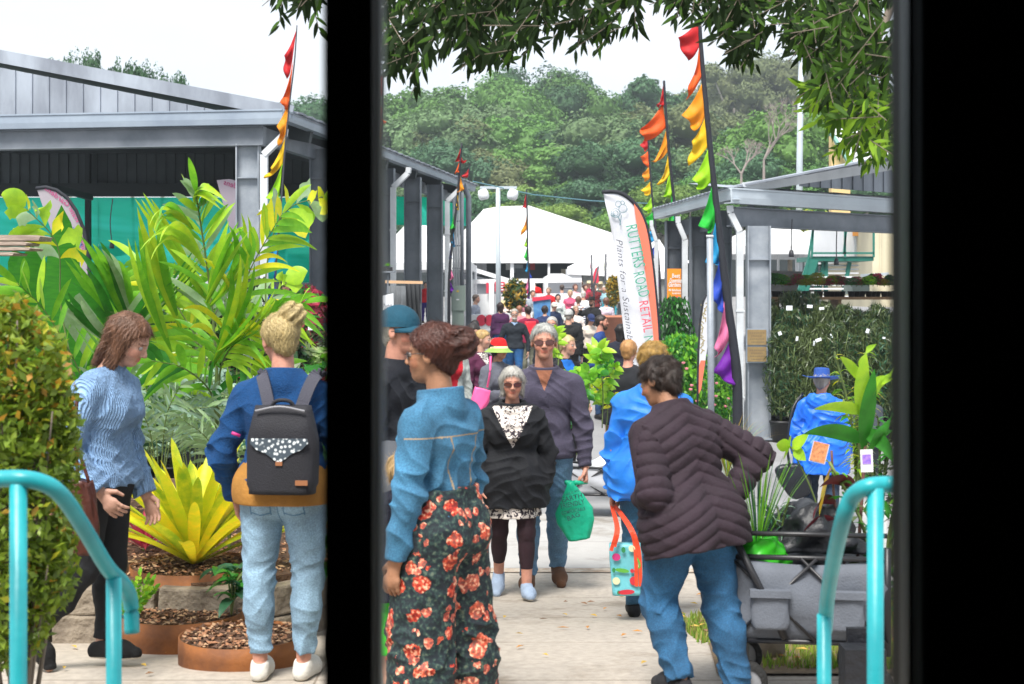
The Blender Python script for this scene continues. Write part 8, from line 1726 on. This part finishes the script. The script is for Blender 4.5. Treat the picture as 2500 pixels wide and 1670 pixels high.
mb.prism([off + lat * x + up * (z + .035) for x, z in pts], -fw_ * .006)
def pat_fn(t, vec, s, b):
 v = t.nodes.new('ShaderNodeTexVoronoi'); v.inputs['Scale'].default_value = 55; t.links.new(vec, v.inputs[0]); r_ = t.nodes.new('ShaderNodeValToRGB'); r_.color_ramp.elements[0].position = .25; r_.color_ramp.elements[0].color = (.75, .80, .82, 1); r_.color_ramp.elements[1].position = .45; r_.color_ramp.elements[1].color = (.05, .07, .09, 1); t.links.new(v.outputs[0], r_.inputs[0]); return r_.outputs[0]
mb.build('patterned_flap', mat('flap_pattern', (.5, .5, .5), rough=.7, fn=pat_fn), e)
mb = MB(); mb.box(off + up * -.055 - fw_ * .004, (.03, .006, .018), rot=M); mb.build('clasp', lth, e); mb = MB(); mb.box(c - fw_ * .078 + lat * -.10 - up * .14, (.055, .006, .022), rot=M); mb.build('leather_patch', lth, e)
mb = MB(); mb.tube(spline([c + up * .175 + lat * .11 - fw_ * .06, c + up * .195 - fw_ * .07, c + up * .175 - lat * .11 - fw_ * .06], 5), .006, 6); mb.build('piping', mat('piping_grey', (.2, .2, .22)), e)
for sg in (1, -1):
 mb = MB(); p = spline([c + up * .175 + lat * sg * .07 + fw_ * .04, c + up * .27 + lat * sg * .10 + fw_ * .075, c + up * .325 + lat * sg * .125 + fw_ * .12, c + up * .315 + lat * sg * .135 + fw_ * .22], 6)
 for a, b in zip(p[:-1], p[1:]): mb.bar(a, b + (b - a) * .1, .055, .012, up=fw_)
 mb.build('shoulder_strap', mat('strap_grey', (.055, .055, .075), rough=.8, bump=.4, bs=200), e)
mb = MB(); mb.tube(spline([c + up * .175 + lat * .06, c + up * .215 + lat * .03 - fw_ * .01, c + up * .215 - lat * .03 - fw_ * .01, c + up * .175 - lat * .06], 5), .009, 7); mb.build('handle', bl, e, True)
mb = MB(); mb.tube([c + up * .06 + lat * .19 - fw_ * .02, c + up * .075 + lat * .225 - fw_ * .03], .007, 7); mb.build('zip_pull', mat('magenta_cord', (.55, .03, .2)), e, True)
# ---- brown leather bag of the sweater woman
h = PP['sweater']; d = 6.3; bp = lambda t: ((.35 + .65 * math.sin(min(1.57, (1 - t) * 1.9 + .15))) * (.82 if t < .08 else 1), .75 + .25 * (1 - t))
e = empty('leather_bag', P(215, 1345, d), label='slouchy brown leather handbag hanging at the side of the sweater woman', cat='handbag'); sack(P(190, 1262, d), .20, .32, .12, bp, Matrix.Rotation(R(5), 3, 'Y'), wr=.07, flat=2.4, k=20, n=44, seed=4).build('bag_body', cloth_mat('4c2418|leather'), e, True)
for o_ in (-.02, .03): mb = MB(); mb.tube(spline([P(203, 1185, d) + Vector((o_, 0, 0)), P(183, 1060, d + .02), P(190, 960, d + .06)], 6), .008, 6); mb.build('strap', cloth_mat('4c2418|leather'), e, True)
# ---- green compostable bag
hp = PP['tall']['hand'][0]; gb = mat('green_plastic', (.02, .58, .36), rough=.35, trans=.45, bump=.6, bs=14, bd=.03)
e = empty('carrier_bag', hp, label='translucent green compostable carrier bag held by the tall man', cat='bag'); c = Vector((X(1403, 10.3), 10.28, P(0, 1245, 10.3).z)); bp = lambda t: ((.55 + .45 * min(1, t * 3.2)) if t < .5 else max(.10, 1 - (t - .5) * 1.75), max(.2, 1 - .6 * t))
sack(c, .27, .42, .13, bp, Matrix.Rotation(R(-9), 3, 'Y'), wr=.05, flat=2.2, k=26, n=50, seed=9).build('bag_body', gb, e, True)
mb = MB(); top_ = c + Vector((-.03, 0, .20))
for o_ in (-.035, .03): mb.tube([top_ + Vector((o_, 0, 0)), hp + Vector((o_ * .3, 0, -.01))], [.018, .010], 8)
mb.build('handles', gb, e, True)
tdk = mat('bag_print', (.01, .10, .08), rough=.6)
for i, (tx, w_, hh_) in enumerate((('THIS IS AN', 34, 6), ('EARTH', 50, 12), ('FRIENDLY', 58, 12), ('COMPOSTABLE', 58, 8), ('BAG', 30, 11))):
 y = 1206 + i * 15; x = 1396 - w_ / 2 + i * 1.5; text_px(tx, (x, y + 6), (x + w_, y - 6), hh_, 10.19, tdk, e, bold=.02)
# ---- patterned shopping bag with red handles
hp = PP['ginger']['hand'][0]; d = 8.7; e = empty('shopping_bag', P(1530, 1450, d), label='turquoise shopping bag printed with fruit and red handles held by the woman in blue', cat='bag')
c = P(1530, 1388, d); M = Matrix.Rotation(R(-12), 3, 'Z') @ Matrix.Rotation(R(-3), 3, 'Y'); tq = mat('turquoise_bag', (.18, .60, .68), rough=.4, var=.12, vs=6, bump=.4, bs=8, bd=.02)
sack(c, .20, .31, .12, lambda t: (.92 + .08 * t, 1 - .3 * t), M, wr=.02, flat=5, k=14, n=40, seed=3).build('bag_body', tq, e, True)
fm = [mat('fruit_red', (.6, .03, .05), rough=.5), mat('fruit_green', (.12, .42, .05), rough=.5), mat('fruit_cream', (.75, .72, .45), rough=.5), mat('fruit_pink', (.6, .04, .2), rough=.5), mat('leaf_tag', (.03, .25, .08), rough=.5)]
mb = MB()
def blob(px, py, rx, ry, k, a=0):
 q = P(px, py, d) + M @ Vector((0, 0, 0)); q.y = d - .068 + (q.x - c.x) * math.tan(R(-12)); vs = []
 for i in range(14): t = 6.283 * i / 14; x, z = math.cos(t) * rx, math.sin(t) * ry; x, z = x * math.cos(a) - z * math.sin(a), x * math.sin(a) + z * math.cos(a); vs.append(q + Vector((x / FPX * d, x / FPX * d * math.tan(R(-12)), z / FPX * d)))
 mb.mi = k; mb.prism(vs, (0, -.0025, 0))
for a in ((1503, 1356, 10, 9, 3), (1517, 1388, 17, 5, 1, -.1), (1503, 1414, 9, 9, 2), (1545, 1412, 10, 11, 0), (1527, 1440, 20, 6, 0, .1), (1553, 1368, 7, 14, 1, .3), (1553, 1370, 4, 9, 2, .3), (1540, 1334, 8, 8, 2), (1509, 1442, 4, 5, 4), (1520, 1338, 5, 7, 4), (1541, 1388, 5, 5, 0), (1497, 1388, 4, 6, 4)): blob(*a)
o = mb.build('fruit_print', fm, e); o['kind'] = 'stuff'
rdm = mat('red_strap', (.80, .07, .02), rough=.6)
for a_, b_ in (((1500, 1335), (1550, 1332)), ((1492, 1345), (1560, 1345))):
 mb = MB(); p = spline([P(*a_, d - .075), P((a_[0] + 1518) / 2, 1290, d - .04), hp + Vector((0, 0, .0)), P((b_[0] + 1518) / 2, 1285, d - .04), P(*b_, d - .075), P(b_[0] + 4, 1430, d - .085)], 6)
 for q, s_ in zip(p[:-1], p[1:]): mb.bar(q, s_ + (s_ - q) * .1, .022, .004, up=(0, 1, 0))
 mb.build('handle', rdm, e)
# ---- navy shoulder bag of the blue hat person
d = 14.3; e = empty('tote_bag', P(1950, 1190, d), label='dark navy tote bag hanging beside the blue raincoat', cat='handbag'); cm_ = cloth_mat('161c28|leather')
mb = MB(); pts = [(1892, 1148), (1905, 1136), (1950, 1132), (1975, 1150), (1985, 1185), (1978, 1210), (1945, 1222), (1930, 1216), (1905, 1180)]; mb.prism([P(x, y, d) for x, y in pts], (0, .10, 0)); o = mb.build('bag_body', cm_, e, True); bv = o.modifiers.new('b', 'BEVEL'); bv.width = .035; bv.segments = 3
mb = MB(); mb.tube(spline([P(1928, 1140, d), P(1922, 1080, d - .02), P(1935, 1000, d + .02), P(1960, 960, d + .1)], 5), .014, 6); mb.build('strap', cm_, e, True)
# ---- pink things
h = PP['redhat']; d = h['hand'][1].y - .03; e = empty('water_bottle', P(1200, 920, d), label='pink water bottle held by the woman in the red hat', cat='bottle'); q = h['hand'][1] + Vector((.0, -.035, 0)); mb = MB(); mb.lathe(q, [(.001, -.13), (.036, -.13), (.038, -.05), (.032, -.02), (.038, .03), (.036, .08), (.02, .10), (.02, .115)], 14); mb.build('flask', mat('pink_plastic', (.80, .05, .20), rough=.3), e, True); mb = MB(); mb.lathe(q, [(.022, .112), (.022, .14), (.010, .15), (.010, .17), (.001, .172)], 12); mb.build('cap', mat('pink_plastic'  , (0, 0, 0)), e, True)
d = 15.5; e = empty('shoulder_bag', P(1172, 975, d), label='bright pink shoulder bag beside the grey sweatshirt', cat='handbag'); sack(P(1172, 975, d), .22, .24, .10, lambda t: (.35 + .65 * math.sin(min(1.57, t * 2.4 + .2)) * (1 - .35 * t), 1 - .4 * t), Matrix.Rotation(R(14), 3, 'Y'), wr=.05, seed=6).build('bag_body', mat('pink_fabric', (.85, .10, .30), rough=.5), e, True); mb = MB(); mb.tube(spline([P(1190, 945, d), P(1196, 910, d - .1), P(1198, 870, d - .05)], 5), .012, 6); mb.build('strap', mat('pink_fabric', (0, 0, 0)), e, True)
h = PP['redhat']; ch = h['toW'](h['chest']) + h['W'].to_3x3() @ Vector(h['fwd']) * .155 + h['W'].to_3x3() @ Vector(h['lat']) * .07 + Vector((0, 0, .03)); mb = MB(); hp_ = [ch + h['W'].to_3x3() @ (Vector(h['lat']) * (.0022 * 16 * math.sin(t) ** 3)) + Vector((0, -.01, .0022 * (13 * math.cos(t) - 5 * math.cos(2 * t) - 2 * math.cos(3 * t) - math.cos(4 * t)))) for t in [k * 6.283 / 24 for k in range(25)]]; mb.tube(hp_, .003, 5); link('heart_print', mb.mesh(), mat('pink_plastic', (0, 0, 0)), h['root'])
h = PP['redpack']; W = h['W'].to_3x3(); c = h['toW'](h['nb']) - W @ Vector(h['up']) * .27 - W @ Vector(h['fwd']) * .17; M = Matrix((W @ Vector(h['lat']), W @ -Vector(h['fwd']), W @ Vector(h['up']))).transposed(); e = empty('backpack', c, label='small bright red backpack in the middle of the crowd', cat='backpack'); sack(c, .28, .42, .13, boxp, M, wr=.03, flat=3).build('bag_body', mat('red_nylon', (.75, .02, .04), rough=.6), e, True)
# ---- fold-up wagons
def wagon(lb, c, yaw, L, Wd, H, z0, fab, detail=True):
 """c ground centre; L along local x"""
 e = empty('wagon', c, label=lb, cat='wagon', group='folding fabric wagons'); Rz = Matrix.Rotation(yaw, 3, 'Z'); T = lambda x, y, z: Vector(c) + Rz @ Vector((x, y, z)); frm = mat('wagon_frame', (.015, .015, .018), rough=.4); m_ = []
 def panel(nm, a, b, zt, zb_, n=14):
  mb = MB(); a, b = Vector(a), Vector(b); nr = (b - a).normalized().cross(Vector((0, 0, 1)))
  for j in range(7):
   for i in range(n + 1): t = i / n; q = a.lerp(b, t); q.z = zb_ + (zt - zb_) * j / 6 - .03 * math.sin(math.pi * t) * (j / 6); q += nr * (.018 * math.sin(t * 9 + j * 1.3) + .03 * math.sin(math.pi * t)) * math.sin(math.pi * j / 6); mb.v.append(tuple(q))
  mb.f = [(j * (n + 1) + i, j * (n + 1) + i + 1, (j + 1) * (n + 1) + i + 1, (j + 1) * (n + 1) + i) for j in range(6) for i in range(n)]; o = mb.build(nm, fab, e, True); so = o.modifiers.new('s', 'SOLIDIFY'); so.thickness = .01
 zt, zb_ = c[2] + z0 + H, c[2] + z0; x, y = L / 2, Wd / 2
 cs = [T(-x, -y, 0), T(x, -y, 0), T(x, y, 0), T(-x, y, 0)]
 for i in range(4): panel('side_panel', cs[i], cs[(i + 1) % 4], zt, zb_)
 mb = MB(); mb.box(T(0, 0, z0 + .01), (L, Wd, .02), rot=Rz); mb.build('floor_panel', frm, e)
 mb = MB(); r_ = .012
 for i in range(4):
  a, b = cs[i], cs[(i + 1) % 4]; mb.tube([(a.x, a.y, zt), (b.x, b.y, zt)], r_, 8); mb.tube([(a.x, a.y, zb_), (b.x, b.y, zb_)], r_, 8); mb.tube([(a.x, a.y, zb_ - .05), (a.x, a.y, zt + .05)], r_ * 1.3, 8)
 for sg in (-1, 1): mb.bar(T(-x, sg * (y + .012), z0), T(x * .1, sg * (y + .012), z0 + H), .02, .012); mb.bar(T(x * .1, sg * (y + .012), z0), T(-x, sg * (y + .012), z0 + H), .02, .012); mb.bar(T(x, sg * (y + .012), z0), T(-x * .1, sg * (y + .012), z0 + H), .02, .012)
 mb.build('frame', frm, e, True)
 if detail:
  for xx in (-x * .5, x * .45): sack(T(xx, -y - .03, z0 + H * .38), L * .24, H * .42, .07, boxp, Rz, wr=.03, flat=4).build('pocket', fab, e, True); mb = MB(); mb.box(T(xx, -y - .055, z0 + H * .60), (L * .26, .05, .03), rot=Rz); mb.build('pocket_flap', fab, e)
 for sx in (-1, 1):
  for sy in (-1, 1):
   wr_ = .095 if detail else .085; q = T(sx * x * .8, sy * (y - .02), wr_); Mw = Rz @ Matrix.Rotation(R(90), 3, 'X')
   mb = MB(); mb.lathe(q, [(wr_ * .7, -.025), (wr_ * .97, -.022), (wr_, 0), (wr_ * .97, .022), (wr_ * .7, .025)], 24, M=Mw); w1 = mb.build('wheel', mat('tyre', (.012, .012, .012), rough=.8, bump=.6, bs=80), e, True)
   mb = MB(); mb.lathe(q, [(wr_ * .72, -.012), (wr_ * .66, -.015), (.02, -.012), (.001, -.02)], 20, M=Mw); mb.lathe(q, [(wr_ * .72, .012), (wr_ * .66, .015), (.02, .012), (.001, .02)], 20, M=Mw); link('rim', mb.mesh(True), mat('rim_grey', (.25, .26, .28), rough=.4), w1)
   mb = MB(); mb.tube([q + Vector((0, 0, 0)), T(sx * x * .8, sy * (y - .02), z0)], .014, 8); mb.build('fork', frm, e)
 return e, T
gf = mat('grey_canvas', (.125, .14, .17), rough=.8, var=.2, vs=6, bump=.3, bs=120)
wx = 13.9; e, T = wagon('small grey folding wagon full of seedlings beside the tall man', Vector((X(1472, wx), wx, gz(.8, wx))), R(-8), .72, .42, .26, .22, mat('light_grey_canvas', (.34, .35, .38), rough=.8, var=.15, vs=6), False)
mb = MB();
sack(T(.02, -.02, .52), .30, .12, .26, lambda t: (1 - .8 * t * t, 1 - .8 * t * t), wr=.12, seed=5, flat=2).build('plastic_wrap', mat('white_plastic', (.75, .77, .78), rough=.3), None, True, label='crumpled white plastic sheet on top of the small wagon', cat='packaging')
wy = 6.35; wc = Vector((X(1962, wy), wy, gz(1.3, wy))); e, T = wagon('large grey canvas wagon with side pockets at the lower right', wc, R(-7), .66, .50, .36, .28, gf, True)
mb = MB(); mb.tube(spline([T(-.36, -.1, .12), T(-.45, -.12, .5), PP['puffer']['hand'][1]], 6), .013, 8); mb.build('pull_handle', MATS['wagon_frame'], e, True)
mb = MB(); mb.tube([T(-.10, -.285, .30), T(-.32, -.29, .74)], .016, 8); mb.tube([T(-.345, -.24, .74), T(.33, -.24, .74)], .011, 8); mb.build('front_bar', MATS['wagon_frame'], e, True)
bkn = mat('black_nylon', (.008, .009, .013), rough=.5, bump=.5, bs=16, bd=.03)
sack(T(.03, .0, .74), .46, .20, .34, lambda t: (1 - .62 * t ** 1.5, 1 - .5 * t ** 2), Matrix.Rotation(R(-10), 3, 'Z'), wr=.17, seed=12, flat=2.2, k=16, n=40).build('travel_bag', bkn, None, True, label='crumpled black nylon bag lying on top of the near wagon', cat='bag')
e = empty('plastic_bag', P(1860, 1350, 6.2), label='bright green plastic bag around plants in the near wagon', cat='bag'); sack(P(1866, 1345, 6.2), .19, .13, .12, lambda t: (1 - .45 * t * t, 1 - .3 * t), wr=.16, seed=14).build('bag_body', mat('vivid_green_plastic', (.06, .62, .03), rough=.3, trans=.4), e, True)
# plant info cards hanging near the rail
for i, (px, py, w_, h_, a, lb, k) in enumerate(((2116, 1125, 30, 55, -2, 'white plant label card with a purple picture beside the teal handrail', (.18, .10, .42)), (2000, 1105, 40, 50, 14, 'plant label card with a brown photo in front of the blue raincoat', (.35, .14, .06)))):
 d_ = 5.9; e = empty('plant_card', P(px, py, d_), label=lb, cat='tag'); Mr = Matrix.Rotation(R(a), 3, 'Y'); mb = MB(); mb.box(P(px, py, d_), (w_ / FPX * d_, .003, h_ / FPX * d_), rot=Mr); mb.build('card', mat('card_white', (.72, .72, .74), rough=.4), e)
 mb = MB(); mb.box(P(px, py - 4 + 3 * i, d_ - .003), (w_ * (.7 if i == 0 else .92) / FPX * d_, .002, h_ * (.42 if i == 0 else .95) / FPX * d_), rot=Mr); mb.build('picture', mat('card_pic%d' % i, k, rough=.5, col2=tuple(min(1, x * 2.2) for x in k), vs=90), e)
# black bollard lamp by the rail base, black stand behind
mb = MB(); mb.box(P(2105, 1640, 5.6), (.16, .12, .20)); mb.box(P(2095, 1575, 5.7), (.09, .03, .14)); o = mb.build('black_box', bkn, label='black gear box on the grass beside the handrail', cat='box');
# tree stump / brown post behind wagon
mb = MB(); mb.tube([P(1880, 1640, 7.0), P(1885, 1540, 7.0), P(1885, 1480, 7.0)], [.075, .065, .06], 12); mb.build('timber_stump', bark, None, True, label='short dark timber stump under the near wagon', cat='post')
# prams
def pram(px, s, lb, c_, hc_):
 d = FPX / s; x = X(px, d); g = gz(x, d); e = empty('pram', (x, d, g), label=lb, cat='pram'); mb = MB(); mb.lathe((x, d, g + .75), [(.001, .34), (.12, .32), (.22, .22), (.26, .08), (.26, 0)], 20, 1, 1.2); mb.build('hood', hc_, e, True); sack((x, d, g + .58), .42, .30, .6, boxp, wr=.03).build('seat', c_, e, True)
 for sx in (-1, 1): mb = MB(); mb.tube([(x + sx * .24, d - .3, g + .1), (x + sx * .24, d + .3, g + .6), (x + sx * .22, d + .5, g + 1.0)], .012, 6); mb.build('frame_bar', MATS['wagon_frame'], e); mb = MB(); mb.lathe((x + sx * .26, d - .3, g + .11), [(.07, -.02), (.11, 0), (.07, .02), (.01, .02)], 14, M=Matrix.Rotation(R(90), 3, 'Y')); mb.build('wheel', MATS['tyre'], e, True)
pram(1388, 92, 'black and grey pram hood in the middle of the crowd', mat('pram_black', (.03, .03, .035), rough=.8), mat('pram_grey', (.30, .33, .36), rough=.7))
pram(948, 470, 'dark grey pram half hidden behind the black post', mat('pram_black', (0, 0, 0)), mat('pram_dark', (.06, .065, .075), rough=.7))
# cloth barrier, paper sign, blue stall cloth
d = 24.5; e = empty('cloth_barrier', P(1000, 760, d), label='grey and black cloth draped over a rail beside the left shed', cat='barrier')
cloth_panel('cloth', (X(945, d), d, 0), (X(992, d), d - .2, 0), gz(-2, d), P(0, 698, d).z, mat('grey_fabric', (.12, .13, .14), rough=.9, var=.3, vs=6), e, wob=.06); cloth_panel('cloth', (X(992, d), d - .2, 0), (X(1028, d), d, 0), gz(-2, d), P(0, 693, d).z, mat('black_fabric', (.02, .022, .025), rough=.9), e, wob=.10)
mb = MB(); mb.bar(P(940, 688, d + .1), P(1032, 690, d + .1), .04, .05); mb.build('rail', mat('pale_timber', (.60, .38, .22), rough=.7), e)
d = 20; e = empty('sign', P(946, 760, d), label='white paper sign with handwritten black words beside the black post', cat='sign'); plate([(934, 722), (960, 716), (962, 800), (935, 806)], d, .01, mat('paper_white', (.74, .76, .80), rough=.6), e, 'paper'); text_px('Orchid', (938, 757), (958, 753), 16, d, tbk, e, back=.01, shear=.2, bold=0); text_px('plants', (940, 784), (958, 780), 16, d, tbk, e, back=.01, shear=.2, bold=0)
d = 19; e = empty('shelf_plant', P(945, 655, d), label='small green plant in a black tray on a bracket shelf beside the black post', cat='plant'); mb = MB(); mb.box(P(945, 657, d), (.14, .12, .05)); mb.build('tray', potm, e); rosette(e, P(945, 652, d), 14, .09, .010, [LM['bright']], up=.5); mb = MB(); mb.box(P(948, 664, d), (.18, .15, .02)); mb.bar(P(948, 664, d), P(946, 715, d), .02, .02); mb.build('bracket', galv2, e)
d = 40; e = empty('market_stall', P(1320, 760, d), label='stall with a blue printed cloth and red top among the crowd', cat='stall'); plate([(1302, 735), (1345, 728), (1343, 775), (1304, 778)], d, .5, mat('blue_cloth', (.03, .13, .38), rough=.7, col2=(.10, .28, .5), vs=6), e, 'cloth'); plate([(1300, 726), (1346, 722), (1346, 730), (1300, 736)], d - .05, .6, redp, e, 'table_top')
d = 40; e = empty('market_stall', P(1230, 780, d), label='white table with a red circle banner and yellow leaves print behind the crowd', cat='stall'); plate([(1130, 770), (1300, 762), (1300, 800), (1130, 806)], d, .5, wh, e, 'banner_cloth')
mb = MB(); c_ = P(1195, 782, d - .01)
for x in (1175, 1195): c_ = P(x, 782, d - .01); mb.prism([c_ + Vector((.14 * math.cos(t), 0, .16 * math.sin(t))) for t in [k * .4488 for k in range(14)]], (0, -.01, 0))
o = mb.build('red_print', redp, e); o['kind'] = 'stuff'
d = 48; plate([(1215, 735), (1260, 728), (1262, 748), (1215, 750)], d, .2, mat('yellow_print', (.8, .55, .05), rough=.6, col2=(.75, .7, .6), vs=3), None, 'banner', label='yellow and cream printed banner on the white barrier', cat='banner')
# hanging sockets under both sheds
for i, (px, y0, y1, d) in enumerate(((1932, 535, 620, 24), (2042, 540, 640, 25), (273, 485, 600, 26))):
 e = empty('hanging_socket', P(px, y1, d), label=['power socket hanging on a cable near the corner column', 'power socket hanging on a cable in front of the green staircase', 'round fitting hanging on a wavy cable inside the left shed'][i], cat='socket'); mb = MB(); mb.tube(spline([P(px + 2, y0, d), P(px - 4 if i == 2 else px, (y0 + y1) / 2, d), P(px, y1 - 8, d)], 5), .010, 5); mb.build('cable', polem, e); mb = MB(); mb.lathe(P(px, y1, d), [(.001, .07), (.03, .06), (.045, 0), (.045, -.05), (.001, -.05)], 10); mb.build('plug', polem, e, True)
# ================================================================ thin summer haze
hm_ = bpy.data.materials.new('haze'); hm_.use_nodes = True; t = hm_.node_tree; t.nodes.clear(); pv = t.nodes.new('ShaderNodeVolumePrincipled'); oo = t.nodes.new('ShaderNodeOutputMaterial')
pv.inputs['Color'].default_value = (.80, .88, .96, 1); pv.inputs['Density'].default_value = .0008; pv.inputs['Anisotropy'].default_value = .2; t.links.new(pv.outputs[0], oo.inputs['Volume'])
mb = MB(); mb.box((0, 295, 30), (900, 660, 66)); mb.build('haze', hm_, kind='stuff', label='pale haze in the air over the far trees')
